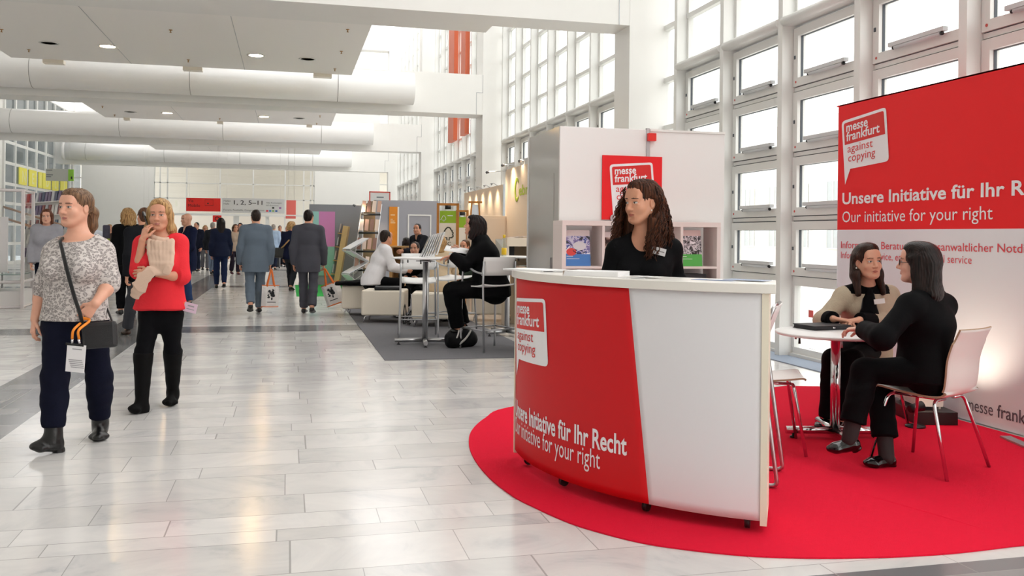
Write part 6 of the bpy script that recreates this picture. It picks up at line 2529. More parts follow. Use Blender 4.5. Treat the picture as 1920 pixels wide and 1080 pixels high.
# ---- wooden lectern, racks
le = empty('lectern', (*at(752, 500, 18.6).xy, .007), 'light wooden lectern before the grey stand cabin', 'lectern', rz=-YAW)
WO2 = mat('oak', '#c69a62', .5, noise=(10, .15))
MB().box(-.24, .24, -.16, .16, 1.09, 1.12).build('top', WO2, le)
MB().box(-.22, -.16, -.14, .14, 0, 1.09).build('side', WO2, le); MB().box(.02, .08, -.14, .14, 0, 1.09).build('side', WO2, le)
MB().box(-.16, .02, .10, .13, 0, 1.09).build('back', mat('oak_dark', '#8a6434', .6), le)
# leaning wooden rack
wr = empty('magazine_rack', (*at(634, 530, 24.2).xy, .008), 'leaning wooden magazine rack on the green carpet', 'rack', rz=-YAW)
m_ = Matrix.Rotation(R(9), 3, 'Y')
MB().obox((.10, 0, .78), (.14, .40, 1.58), m_).build('side_board', mat('pine', '#d8b784', .5, noise=(8, .1)), wr)
for k in range(4):
    z = .28 + k * .36
    MB().obox((-.03 + z * .16 - .10, 0, z), (.16, .38, .02), m_).build('shelf_board', WO2, wr)
for k in range(8):
    z = .30 + .36 * (k // 2)
    o = MB().obox((0, 0, .12), (.03, .15, .22), m_).build('magazine', mat('rack_mag_%d' % (k % 4), ('#b9bcc4', '#8d7f7a', '#c9b9b5', '#6b747d')[k % 4], .5))
    o.location = wr.location + (Matrix.Rotation(-YAW, 3, 'Z') @ Vector((-.045 + z * .16 - .11, -.09 + .18 * (k % 2), z + .015)))
    o.rotation_euler = (0, 0, -YAW)
    tag(o, 'magazines standing on the leaning wooden rack', 'magazine', 'magazines on the wooden rack')
# zigzag folding rack
zr = empty('folding_rack', (*at(668, 545, 20.2).xy, .008), 'zigzag folding brochure rack with white trays and steel frame', 'rack', rz=-YAW + R(38))
zz = [(-.26, 1.02, .20, 1.26), (-.24, .98, .22, .74), (-.28, .48, .20, .72), (-.28, .46, .12, .14)]
for k, (x0, z0, x1, z1) in enumerate(zz):
    d = Vector((x1 - x0, 0, z1 - z0)); a = math.atan2(d.z, d.x)
    MB().obox(((x0 + x1) / 2, 0, (z0 + z1) / 2), (d.length, .34, .018), Matrix.Rotation(-a, 3, 'Y')).build('tray', mat('tray_white', '#dfe0e4', .4), zr)
for sy in (-.19, .19):
    mb = MB()
    pts = [(-.26, sy, 1.0), (.28, sy, .72), (-.28, sy, .46), (.20, sy, .0)]
    mb.tube(pts, .010, 6)
    mb.build('side_bar', STEEL, zr)
    MB().tube([(.20, sy, 1.26), (-.26, sy, .98), (.30, sy, .62), (-.28, sy, .26), (-.1, sy, 0)], .008, 6).build('side_bar', STEEL, zr)
# tall slanted rack with magazines
tr = empty('magazine_rack', (1.74, 20.5, .0), 'tall slanted steel rack full of pink magazines by the tan wall', 'rack')
for sx in (-.22, .22):
    MB().tube([(sx - .15, 0, .0), (sx + .12, .35, 2.05)], .016, 8).build('upright', STEEL, tr)
for k in range(4):
    z = .55 + .42 * k
    t = z / 2.05
    MB().tube([(-.37 + .27 * t, .35 * t - .03, z), (.07 + .27 * t, .35 * t - .03, z)], .022, 8).build('black_bar', BLACK, tr)
for r in range(4):
    for k in range(4):
        z = .58 + .42 * r
        t = z / 2.05
        o = MB().obox((0, 0, .15), (.085, .012, .26), Matrix.Rotation(R(-9), 3, 'X') @ Matrix.Rotation(R(6), 3, 'Y')).build('magazine', mat('pink_mag_%d' % ((k + r) % 3), ('#c9a08c', '#8f6a5c', '#e3cdbd')[(k + r) % 3], .5))
        o.location = tr.location + Vector((-.31 + .27 * t + .115 * k, .35 * t - .06, z))
        tag(o, 'pink magazines standing in rows on the tall slanted rack', 'magazine', 'magazines on the slanted rack')

# ---- signs hanging at the far end
rs = empty('hall_sign', (-3.1, 36, 0), 'red hanging sign reading Via Mobile', 'sign')
MB().box(-.61, .62, 0, .06, 2.16, 2.66).build('board', RED, rs)
INKB = mat('ink_black', '#1a1718', .6)
mb = MB()
letters(mb, 'Via', -.55, 2.50, .115, lambda u, v: Vector((u, -.004, v)), 0, 0)
letters(mb, 'Mobile', -.55, 2.32, .115, lambda u, v: Vector((u, -.004, v)), 0, 0)
mb.build('lettering', mat('ink_maroon', '#4a0f10', .6), rs, fix=False)
mb = MB()
mb.tube([(.06, -.003, 2.38), (.36, -.003, 2.38), (.36, -.003, 2.60), (.06, -.003, 2.60)], .006, 4, closed=True)
mb.build('pictogram_frame', mat('ink_maroon', '#4a0f10', .6), rs)
MB().sphere((.17, -.003, 2.46), (.03, .004, .03), 8).build('pictogram', INKB, rs)
hs = empty('hall_sign', (-1.25, 36, 0), 'pale grey hanging sign reading Hallen 1, 2, 5 to 11', 'sign')
MB().box(-1.18, 1.12, 0, .06, 2.12, 2.68).build('board', mat('sign_grey', '#d6d8d9', .5), hs)
mb = MB()
letters(mb, '1, 2, 5–11', -.80, 2.44, .165, lambda u, v: Vector((u, -.004, v)), 0, .012, width=1.10)
mb.build('lettering', INKB, hs, fix=False)
mb = MB()
for body, x, z, h, w in (('Hallen', -1.12, 2.54, .065, .26), ('Halls', -1.12, 2.43, .065, .20), ('Forum, Festhalle, Congress Center', -1.12, 2.20, .065, 1.50), ('Alle Richtungen', .44, 2.50, .055, .58), ('All directions', .44, 2.40, .055, .46)):
    letters(mb, body, x, z, h, lambda u, v: Vector((u, -.004, v)), 0, .004, width=w)
mb.build('small_lettering', mat('ink_grey', '#6f7476', .6), hs, fix=False)
for k, (x, z, c) in enumerate(((.66, 2.30, '#1f2a18'), (.92, 2.30, '#8f5aa0'), (.44, 2.18, '#d33a4e'), (.55, 2.18, '#3f86c4'), (.66, 2.18, '#8fb86a'), (.78, 2.18, '#2f5fa8'))):
    MB().box(x, x + .08, -.004, 0, z, z + .065).build('pictogram', mat('picto_%d' % k, c, .5), hs)
o = MB().box(-.16, .20, 0, .05, -.28, .28).build('hall_sign', mat('sign_salmon', '#e8736b', .5))
o.location = (.10, 36, 2.36)
tag(o, 'plain salmon red square sign right of the grey hall sign', 'sign')
o = MB().box(-.18, .20, 0, .05, -.05, .05).build('hall_sign', mat('sign_salmon', '#e8736b', .5))
o.location = (.10, 36, 1.98)
tag(o, 'narrow salmon red strip below the square red sign', 'sign')
gs = empty('hall_sign', (-8.05, 36, 3.4), 'grey direction sign with green pictogram field at the left', 'sign')
MB().box(-.49, .30, 0, .05, -.22, .22).build('board', mat('sign_grey_dark', '#b9bcb6', .5), gs)
MB().box(.26, .44, -.01, .05, -.21, .21).build('green_field', mat('picto_green', '#8cc63f', .5), gs)
mb = MB()
for z, w in ((.17, .20), (.0, .22), (-.07, .16)):
    mb.box(-.47, -.47 + w, -.004, 0, z - .02, z + .012)
mb.build('print_line', mat('ink_grey', '#6f7476', .6), gs)
MB().box(.35, .40, -.014, -.01, -.14, -.05).build('pictogram', INKB, gs)
ts = empty('hall_sign', (-6.4, 45, 2.27), 'small dark sign with a white letter T at the far end', 'sign')
MB().box(-.16, .16, 0, .05, -.19, .19).build('board', mat('sign_plum', '#241a22', .5), ts)
mb = MB(); letters(mb, 'T', .02, -.07, .15, lambda u, v: Vector((u, -.004, v)), 0, .012)
mb.build('lettering', LETW, ts, fix=False)
p = at(407, 410, 44)
o6 = empty('hall_sign', p, 'small red sign with a dark ring far behind the dark haired woman', 'sign')
MB().box(-.20, .20, 0, .04, -.16, .16).build('board', RED, o6)
MB().tube([(.09 * math.cos(t), -.004, .09 * math.sin(t)) for t in np.linspace(0, 6.283, 15)[:-1]], .018, 6, closed=True).build('ring', INKB, o6)

def hang(e, xs, z0, z1, y=.025):
    for x in xs:
        MB().tube([(x, y, z0), (x, y, z1)], .004, 6).build('hanger', WHITE, e)


hang(rs, (-.5, .5), 2.66, 4.64); hang(hs, (-1.0, .95), 2.68, 4.64)
hang(gs, (-.4, .3), .22, 1.24); hang(ts, (-.1, .1), .19, 3.04); hang(o6, (-.1, .1), .16, 5.3 - o6.location.z)
for o_ in [x for x in bpy.data.objects if x.name.startswith('hall_sign') and x.type == 'MESH']:
    hang(o_, (-.1, .13), .04 if o_.location.z < 2 else .27, 4.66 - o_.location.z)
hang(sg, (-.295, .275), 0, 1.96, .015)

# yellow window panels on the left partition
YP = mat('yellow_panel', '#ede455', .5)
for k, (y0, y1) in enumerate(((41.7, 42.85), (43.2, 44.4), (44.75, 45.35), (45.5, 46.9), (47.2, 48.4), (48.8, 50.2))):
    e = empty('window_poster', (-10.93, (y0 + y1) / 2, 3.66), 'yellow poster with a pale letter on the left glass wall, ' + ['nearest of six', 'second nearest of six', 'third nearest of six', 'third farthest of six', 'second farthest of six', 'farthest of six'][k], 'poster', 'yellow window posters')
    h = (y1 - y0) / 2
    MB().box(0, .03, -h, h, -.36, .36).build('sheet', YP, e)
    mb = MB()
    ch_ = 'NEIDLI'[k]
    letters(mb, ch_, -.16 if ch_ != 'I' else -.05, -.24, .48, lambda u, v: Vector((.034, u * 1.2, v)), 0, .03)
    mb.build('lettering', mat('poster_letter', '#ebe8a6', .6), e, fix=False)

# ---- left: glass showcase, magazine wall
gc = empty('showcase', (-4.9, 17.9, 0), 'tall glass showcase with white frame at the left edge', 'showcase')
GCO = Vector((-4.9, 17.9, 0))
PW = mat('showcase_frame', '#e6dedd', .4)
for x, y in ((-4.50, 17.47), (-4.57, 18.4), (-5.6, 17.2)):
    MB().box(x - .025 + 4.9, x + .025 + 4.9, y - .025 - 17.9, y + .025 - 17.9, 0, 2.08).build('post', PW, gc)
q3 = lambda x, y, z: Vector((x, y, z)) - GCO
for z in (.02, .46, 2.06):
    MB().tube([q3(-5.6, 17.2, z), q3(-4.5, 17.47, z), q3(-4.57, 18.4, z)], .028, 4).build('rail', PW, gc)
mb = MB(); mb.add([q3(-5.6, 17.2, .04), q3(-4.5, 17.47, .04), q3(-4.57, 18.4, .04), q3(-5.6, 18.4, .04), q3(-5.6, 17.2, .30), q3(-4.5, 17.47, .30), q3(-4.57, 18.4, .30), q3(-5.6, 18.4, .30)], [(0, 1, 5, 4), (1, 2, 6, 5), (4, 5, 6, 7), (0, 3, 2, 1), (2, 3, 7, 6), (3, 0, 4, 7)])
mb.build('plinth', mat('plinth_pale', '#dcd8d6', .4), gc)
CG = pane('showcase_glass', (.96, .97, .97), .07)
mb = MB(); mb.add([q3(-5.6, 17.2, .5), q3(-4.5, 17.47, .5), q3(-4.5, 17.47, 2.05), q3(-5.6, 17.2, 2.05)], [(0, 1, 2, 3)]); mb.build('front_glass', CG, gc)
mb = MB(); mb.add([q3(-4.5, 17.47, .5), q3(-4.57, 18.4, .5), q3(-4.57, 18.4, 2.05), q3(-4.5, 17.47, 2.05)], [(0, 1, 2, 3)]); mb.build('side_glass', CG, gc)
MB().add([q3(-5.6, 17.25, .58), q3(-4.52, 17.5, .58), q3(-4.59, 18.4, .58), q3(-5.6, 18.4, .58), q3(-5.6, 17.25, .595), q3(-4.52, 17.5, .595), q3(-4.59, 18.4, .595), q3(-5.6, 18.4, .595)], [(0, 1, 2, 3), (4, 5, 6, 7), (0, 1, 5, 4), (1, 2, 6, 5), (2, 3, 7, 6)]).build('glass_shelf', mat('glass_edge', '#7d948a', .1), gc)
o = MB().box(-5.25, -4.78, 17.62, 17.65, .62, 1.60).build('poster_board', mat('board_pale', '#ece6e6', .5))
tag(o, 'pale poster board standing inside the glass showcase', 'board')
o = MB().obox((-4.95, 17.72, .64), (.34, .03, .02), R(-15)).build('paper_model', mat('paper_orange', '#e07b28', .5))
o.location.z = -.012
tag(o, 'flat orange paper piece lying in the glass showcase', 'paper model')
for k, (a, b, z) in enumerate(((-5.6, -4.35, 1.72), (-5.6, -4.4, 1.50))):
    o = MB().tube([(a, 20.3, z + .12), (b + .1, 21.2, z - .38)], .022, 8).build('handrail', mat('rail_wood', '#9c7d68', .5))
    tag(o, ['upper brown handrail behind the showcase', 'lower brown handrail behind the showcase'][k], 'handrail')
    for x_ in (a, b + .1):
        MB().tube([(x_, 20.3 if x_ == a else 21.2, 0), (x_, 20.3 if x_ == a else 21.2, z + (.12 if x_ == a else -.38))], .018, 8).build('post', ALU, o)
MB2 = MB()
mw = empty('magazine_shelf', (-7.2, 30.2, 0), 'white shelf wall full of magazines behind the girl in the grey jumper', 'shelf', rz=R(-62))
MB().box(-2.6, 2.6, .12, .18, 0, 2.55).build('back_panel', mat('rack_white', '#dcd9d6', .5), mw)
for z in (.5, .95, 1.40, 1.85, 2.25):
    MB().box(-2.6, 2.6, -.02, .12, z - .03, z).build('shelf_board', mat('rack_white', '#dcd9d6', .5), mw)
rng = random.Random(12)
cols = ('#b5353a', '#e4e0da', '#3f4a6b', '#d9c9bd', '#6b5a7d', '#c7c9cf', '#8f3f3a', '#e9e6e2', '#566a80')
Rz = Matrix.Rotation(R(-62), 3, 'Z')
first = None
for r, z in enumerate((.5, .95, 1.40, 1.85, 2.25)):
    for k in range(15):
        mt = mat('wall_mag_%d' % rng.randrange(9), cols[rng.randrange(9)], .5)
        o = MB().box(-.12, .12, -.01, .01, 0, .30).build('magazine', mt)
        o.location = mw.location + Rz @ Vector((-2.4 + k * .34, .05, z + .001))
        o.rotation_euler = (R(-8), 0, R(-62))
        tag(o, 'magazines displayed in rows on the white shelf wall at the left', 'magazine', 'magazines on the shelf wall')


# warm lamps of the stands: the clip and arm spotlights shine on their walls
def stand_lamp(p, target, watts, col=(1, .80, .58), size=R(95)):
    ld_ = bpy.data.lights.new('stand_lamp', 'SPOT')
    ld_.energy = watts; ld_.color = col; ld_.spot_size = size; ld_.spot_blend = 1.0; ld_.shadow_soft_size = .08
    ob = bpy.data.objects.new('stand_lamp', ld_); COL.objects.link(ob)
    ob.location = p
    ob.rotation_euler = (Vector(target) - Vector(p)).to_track_quat('-Z', 'Y').to_euler()


for ob in list(bpy.data.objects):
    if ob.name.startswith('arm_spotlight'):
        p = ob.location
        stand_lamp(p + Vector((.06, 0, .03)), (3.66, min(max(p.y - .3, 13.4), 15.1), 1.55), 30)
    elif ob.name.startswith('clip_spotlight'):
        p = ob.location
        stand_lamp(p + Vector((-.17, -.02, 0)), (4.72, p.y, 1.5), 22)
e = empty('arm_spotlight', at(662, 384, 20.3), 'small spotlight on a thin arm before the tan side of the grey stand', 'spotlight')
MB().tube([(0, 0, 0), (.05, .0, -.03)], [.02, .028], 10).build('lamp_head', mat('lamp_grey', '#55565a', .5), e)
MB().tube([(0, 0, 0), (GX0 + .02 - e.location.x, 21.3 - e.location.y, 0), (GX0 + .02 - e.location.x, 21.3 - e.location.y, 2.14 - e.location.z)], .006, 6).build('arm', ALU, e)
stand_lamp(e.location + Vector((.06, 0, -.04)), (GX0, 21.9, 1.3), 30)
# ================================================================== people farther back
FAR = dict(h=.011, hf=.0065)
MIDQ = dict(h=.009, hf=.0052)
HB_DARK = hair_mat('hair_dark', '#14100f', '#3a2a22')
HB_BLACK = hair_mat('hair_black', '#0a0809', '#2a1d1a')
HB_GREY = hair_mat('hair_grey', '#6f6a66', '#b5aea6')
HB_BLOND = hair_mat('hair_blonde', '#7d5a38', '#cfa873')
HB_BROWN = hair_mat('hair_brown', '#2f1d14', '#6b452c')
SK2 = skin('skin_tan', '#d3987c')
NAVY = cloth('navy_wool', '#141a33', .8)
GREYT = cloth('grey_trousers', '#3c3d42', .85)


def long_hair(l=.28, w=.085, th=.04, side=True, cutface=True):
    def fn(F, E, C):
        E((0, -.024, .040), (.084, .102, .092), .01)
        E((0, .028, .085), (.063, .060, .044), .02)
        if side:
            for q in (1, -1):
                C((q * .076, -.012, .03), (q * .086, -.02, -l * .7), (.020, .040), (.022, .036), .03)
        C((0, -.080, .0), (0, -.095, -l), (w, th), (w * .95, th * .7), .04)
        E((0, .106, -.014), (.060, .058, .100), .014, 'cut')
    return fn


LB = [(-.15, -.2, -.36), (.15, .13, .17), (.15, -.2, .17), (-.15, .13, -.36), (-.15, .13, .17), (.15, .13, -.36)]


def suit_person(label, px, py, d, H, front, face=None, female=False, top=NAVY, legs=None, hair=HB_DARK, hairfn=None, step=.0, lift=0.0, wide=1.0, q=MIDQ, grow=.020, drop=.13, shoe=None, mods=None, skin_m=None, lock=(34, .003), group=None, elbow=.03, hands=True, flare=.02, cuff=None, lean=0.0, nod=0.0, trouser_cuff=.07, curl=.6, masks=(), mats=None, vopen=None, sitting=None, face_detail=True, apart=1.0, hem=.04):
    b = on_floor(px, py) if d is None else at(px, py, d)
    base = np.array((b.x, b.y, 0.0))
    J = sitting or stand(base, front, H, female, step, lift, mods, elbow, lean, apart)
    s = H / (1.66 if female else 1.76)
    f = Fig(label, J, face if face is not None else front, front, female, s, q['h'], q['hf'], s, wide=wide, skin_mat=skin_m or SK2, drop_sh=0, base=base, group=group, nod=nod)
    if hands:
        for k in 'LR':
            l = np.cross((0, 0, 1.0), f.front) * (1 if k == 'L' else -1)
            el, wr = f.J['el' + k], f.J['wr' + k]
            f.hand(k, nrm(wr - el) + f.front * .15, -l, f.front, curl, .1)
    f.body(face=face_detail)
    coat(f, top, grow, drop, flare, cuff=cuff or .050, masks=masks, mats=mats, vopen=vopen)
    trousers(f, legs or top, .012, trouser_cuff, hem)
    for k in 'LR':
        f.shoe(k, shoe or SHOE)
    if hairfn or hair:
        f.hair(hair, hairfn or short_hair(), lock=lock, box=LB if hairfn else None)
    return f


AWAY = lambda px, deg=0: -facing(px, deg)
# the two men in suits walking away
SUIT1 = cloth('blue_grey_suit', '#66727f', .75, (60, .06), (150, .25))
m1 = suit_person('heavy man in a blue grey suit walking away with a tote bag', 478, 588, None, 1.74, AWAY(478, 4), top=SUIT1, step=-.10, lift=.055, wide=1.09, drop=.19, elbow=.02)
SUIT2 = cloth('charcoal_suit', '#4a4a52', .75, (60, .06), (150, .25))
m2 = suit_person('man in a charcoal grey suit walking away with a tilted tote bag', 577, 589, None, 1.75, AWAY(577, -6), face=AWAY(577, -18), top=SUIT2, hair=HB_BLACK, step=.09, lift=.03, wide=1.02, drop=.19)
# white collar under the nape
for f_ in (m1, m2):
    MB().tube([f_.L(f_.J['neck'] + np.array((0, 0, .03)) + np.array((math.cos(t), math.sin(t), 0)) * .066) for t in np.linspace(0, 6.283, 19)[:-1]], .010, 6, closed=True, flat=((0, 0, 1), 1.6)).build('shirt_collar', PAPER, f_.root)


def tote(hand, rz, tilt, label, w=.33, h=.36):
    """white tote with orange trim and handles hanging from a hand"""
    e = empty('tote_bag', hand, label, 'bag')
    e.rotation_euler = (0, tilt, rz)
    CAN = mat('tote_canvas', '#dcd6d3', .8, noise=(20, .05))
    OR = mat('tote_orange', '#e8742a', .6)
    z0 = -.27
    F_ = MB()
    rows = []
    for i in range(7):
        z = z0 - h * i / 6
        b = .012 + .045 * math.sin(min(i / 6 * 1.5, 1) * math.pi / 2)
        rows.append([(-w / 2, 0, z), (-w * .3, -b, z), (w * .3, -b, z), (w / 2, 0, z), (w * .3, b, z), (-w * .3, b, z), (-w / 2, 0, z)])
    F_.sheet(rows, 0, False)
    F_.add([rows[-1][k] for k in range(6)], [tuple(range(6))], 0)
    F_.build('canvas', CAN, e)
    MB().tube([rows[0][k] for k in range(6)], .008, 5, closed=True).build('orange_rim', OR, e)
    MB().tube([rows[-1][k] for k in range(6)], .007, 5, closed=True).build('orange_seam', OR, e)
    for sy in (-.02, .02):
        MB().tube(bez([(-w * .22, sy, z0 - .02), (-w * .10, sy * .7, z0 * .45), (0, sy * .3, 0), (w * .10, sy * .7, z0 * .45), (w * .22, sy, z0 - .02)], 6), .013, 6, flat=((0, 1, 0), .25)).build('handle', OR, e)
    mb = MB()
    rng = random.Random(5)
    INK_ = mat('tote_ink', '#2b2b2e', .7)
    for k in range(14):
        x, z = rng.gauss(0, .040), z0 - h * .42 + rng.gauss(0, .045)
        mb.add([(x + rng.uniform(.008, .03) * math.cos(a) , -.0595, z + rng.uniform(.008, .035) * math.sin(a)) for a in np.linspace(0, 5.3, 6)], [tuple(range(6))])
    mb.box(-.07, .08, -.0600, -.0590, z0 - h * .80, z0 - h * .765)
    mb.build('print', INK_, e)
    return e


tote(Vector(m1.J['wrR']) + Vector((0.02, 0, -.09)), -YAW + R(35), R(2), 'white tote bag with orange handles carried by the man in blue grey', .30, .36)
tote(Vector(m2.J['wrR']) + Vector((.02, 0, -.08)), -YAW + R(-10), R(-20), 'white tote bag with orange handles swinging from the man in charcoal', .34, .36)

# dark haired woman in navy
suit_person('woman with long black hair in a navy trouser suit walking away', 413, 541, None, 1.70, AWAY(413, 3), female=True, top=cloth('navy_jacket', '#1c2238', .8), legs=cloth('navy_trousers', '#1c2846', .8), hair=HB_BLACK, hairfn=long_hair(.36, .085, .05), step=.07, lift=.03, drop=.08, q=dict(h=.010, hf=.006), trouser_cuff=.045)
# blonde with shoulder bag
bw = suit_person('blonde woman in a navy jumper with a shoulder bag walking away', 545, 546, None, 1.62, AWAY(545, -25), face=AWAY(545, -45), female=True, top=cloth('navy_knit', '#171c35', .9), legs=cloth('charcoal_trousers', '#26272c', .85), hair=HB_BLOND, hairfn=long_hair(.06, .07, .05, False), step=.10, lift=.03, drop=.06, q=dict(h=.010, hf=.006), trouser_cuff=.05)
p0 = bw.J['hipL'] + cr(-.16, -.08) + np.array((0, 0, .08))
e = empty('shoulder_bag', Vector(p0), 'dark shoulder bag with tan strap on the blonde woman in navy', 'bag')
MB().box(-.13, .13, -.05, .05, -.13, .11).build('pouch', mat('bag_dark', '#1e1c1b', .5), e, bevel=.03)
s_ = bw.J['shR'] + np.array((0, 0, .06)); c_ = bw.J['chest'] - bw.front * .14
MB().tube([Vector(v) - Vector(p0) for v in (p0 + np.array((.02, -.03, .10)), (p0 + c_) / 2 - bw.front * .06, c_, s_)], .018, 6, flat=(tuple(bw.front), .3)).build('strap', mat('strap_tan', '#a5845a', .7), e)

# woman in black with wavy blonde hair, seen from behind
bb = suit_person('woman in black with wavy blonde hair and a thin shoulder strap, seen from behind', 238, 590, None, 1.72, AWAY(238, 12), female=True, top=cloth('black_jersey', '#060608', .85), hair=HB_BLOND, hairfn=long_hair(.11, .10, .07), lock=(16, .012), drop=.06, step=.04, q=MIDQ, mods=None, trouser_cuff=.06, wide=1.06)
c = bb.J['chest'] - bb.front * .150
e = empty('strap_bag', Vector(bb.J['hipL'] + cr(-.24, -.02) + np.array((0, 0, .42))), 'small green and dark patterned bag at the side of the woman in black', 'bag')
MB().box(-.06, .05, -.03, .03, -.14, .16).build('pouch', mat('bag_pattern', '#3d3a4a', .6, noise=(18, .6)), e, bevel=.02)
MB().box(-.035, .055, -.034, .0, -.16, -.06).build('green_flap', mat('bag_green', '#a9b53a', .6), e, bevel=.01)
MB().tube([Vector(v) - e.location for v in (bb.J['shL'] + np.array((0, 0, .065)) + cr(.06, 0), bb.J['chest'] - bb.front * .142 + cr(-.02, 0), bb.J['hipR'] + cr(.10, -.10) + np.array((0, 0, .20)))], .008, 6).build('strap', mat('strap_grey', '#9a9690', .5), e)
# man mostly hidden behind the woman in red: trailing leg
suit_person('person in dark grey trousers and brown shoes, mostly hidden behind the woman in red', 268, 632, None, 1.66, AWAY(268, 20), top=cloth('dark_jacket', '#17181c', .85), legs=GREYT, hair=HB_BROWN, step=.20, lift=.09, q=MIDQ, shoe=mat('brown_shoe', '#3a2318', .35), wide=.92)
# bald man in navy
DEN = cloth('blue_denim', '#2b3f66', .8)
suit_person('bald man with glasses in a navy jacket and jeans, behind the woman in red', 350, 572, None, 1.70, facing(350, -62), top=NAVY, legs=DEN, hair=None, drop=.24, q=MIDQ, mods=dict(elR=(-.13, .02, .64), wrR=(-.10, .17, .60), elL=(.13, .02, .64), wrL=(.10, .17, .60)), skin_m=skin('skin_rosy', '#d09a80'), wide=1.02, vopen=.05)
# girl in the grey jumper
sw = suit_person('girl with long red brown hair in a grey jumper behind the leopard print woman', 86, 585, None, 1.70, facing(86, -8), female=True, top=cloth('grey_sweat', '#a09fa6', .9), legs=JEANS, hair=hair_mat('hair_auburn', '#3c1f15', '#7d4a30'), hairfn=long_hair(.24, .08, .04), drop=.02, q=dict(h=.009, hf=.0045), skin_m=skin('skin_fair', '#e0ab92'), grow=.030, cuff=.055)
# shoulder of a person in a white shirt
suit_person('person in a pale blue white shirt, mostly hidden behind the leopard print woman', 163, 588, None, 1.60, AWAY(160, 15), top=cloth('pale_shirt', '#dfe4ee', .8), legs=JEANS, hair=HB_BROWN, drop=.04, q=MIDQ, wide=.9)


# ---- seated at the cream cubes
def seated(px, py, d, front, H, female=False, pel=.60, knee=.46, lean=.05, arms=None, thigh=.44, spread=.10):
    b = at(px, py, d)
    b = np.array((b.x, b.y, 0.0))
    f = nrm(front); l = np.array((-f[1], f[0], 0))
    P = lambda a, c, z: b + l * a + f * c + np.array((0, 0, z))
    t = H * .30
    J = dict(neck=P(0, lean, pel + t), head=P(0, lean + .03, pel + t + .165 * H / 1.7), chest=P(0, lean * .7, pel + t * .66))
    for q_, s in (('L', 1), ('R', -1)):
        J['sh' + q_] = P(s * .165, lean, pel + t - .04)
        J['el' + q_] = P(s * .20, lean + .10, pel + t * .42)
        J['wr' + q_] = P(s * .12, lean + .33, pel + t * .33)
        J['hip' + q_] = P(s * .085, 0, pel)
        J['kn' + q_] = P(s * spread, thigh, pel - .04)
        J['an' + q_] = P(s * spread, thigh - .02, .09)
        J['toe' + q_] = P(s * (spread + .02), thigh + .15, .035)
    for k, v in (arms or {}).items():
        J[k] = P(*v)
    return J


WHS = cloth('white_shirt', '#e8e6ea', .75, (20, .03), (90, .3))
BLT = cloth('black_trousers', '#08080a', .85)
f_ = suit_person('man in a white shirt with short dark hair, sitting on the cream cubes', 697, 560, 14.7, 1.76, cr(.95, .30), face=cr(.70, .70), top=WHS, legs=BLT, hair=HB_DARK, q=MIDQ, drop=.05, sitting=seated(697, 560, 14.7, cr(.95, .30), 1.76, lean=.20, pel=.61), grow=.028)
p = at(662, 545, 15.0)
F_ = Field((-.35, -.2, -.03), (.35, .2, .2), .009)
F_.cap((-.26, 0, .03), (.22, 0, .05), (.10, .035), (.14, .06), .03, (0, 0, 1))
F_.ripple(folds(31, .018, 24))
F_.halfspace((0, 0, 0), (0, 0, -1))
V, Q = F_.surface()
o = np_mesh('folded_coat', V, Q, BLT)
o.location = (p.x, p.y, .508); o.rotation_euler = (0, 0, -YAW)
tag(o, 'black coat lying on the leftmost cream cube behind the man in white', 'coat')
suit_person('man with short dark hair in a dark suit facing us, seated behind the bar table', 782, 560, 16.4, 1.74, facing(782, -12), face=facing(782, -18), top=cloth('black_suit', '#060608'), hair=HB_DARK, q=MIDQ, drop=.04, sitting=seated(782, 560, 16.4, facing(782, -12), 1.74, lean=.22, pel=.42), skin_m=skin('skin_rosy', '#d09a80'), vopen=.04)
suit_person('blonde woman in a beige top seen from behind on a cream cube', 822, 560, 13.75, 1.62, AWAY(822, -12), female=True, top=cloth('beige_top', '#c8b193', .85), legs=BLT, hair=HB_BLOND, hairfn=long_hair(.12, .085, .05), q=MIDQ, drop=.06, sitting=seated(822, 560, 13.75, AWAY(822, -12), 1.62, True, pel=.585, lean=.10), wide=1.12)
# standing man at the lectern, seated person in purple
suit_person('dark haired man in a dark suit leaning on the wooden lectern', 790, 540, 18.2, 1.57, facing(790, -48), face=facing(782, -22), top=cloth('dark_suit', '#1b1c22', .8), hair=HB_BLACK, q=MIDQ, lean=.07, mods=dict(elL=(.12, .22, .66), wrL=(.06, .36, .66), elR=(-.13, .06, .64), wrR=(-.06, .24, .66)), skin_m=skin('skin_olive', '#c98f72'), vopen=.06)
suit_person('person with black hair in a purple top seated by the lectern', 764, 540, 18.9, 1.62, AWAY(764, 25), female=True, top=cloth('purple_top', '#3d1f52', .85), legs=BLT, hair=HB_BLACK, hairfn=long_hair(.05, .07, .05), q=MIDQ, sitting=seated(764, 540, 18.9, AWAY(764, 25), 1.62, True, pel=.53), drop=.05)

# man on the phone by the rack
pm = suit_person('man in a navy suit on the phone beside the leaning wooden rack', 632, 527, None, 1.74, facing(632, 62), face=facing(632, 55), top=NAVY, hair=HB_BROWN, q=dict(h=.010, hf=.006), mods=dict(elL=(.14, .10, .68), wrL=(.075, .10, .87), elR=(-.14, .03, .62), wrR=(-.09, .16, .58)), vopen=.06)
# person behind the reading woman
suit_person('person with dark hair partly hidden behind the reading woman', 872, 560, 14.6, 1.60, facing(872, -30), top=cloth('green_black', '#1e2a22', .85), hair=HB_BROWN, q=MIDQ, sitting=seated(875, 560, 14.6, facing(872, -30), 1.60, pel=.54), drop=.05)

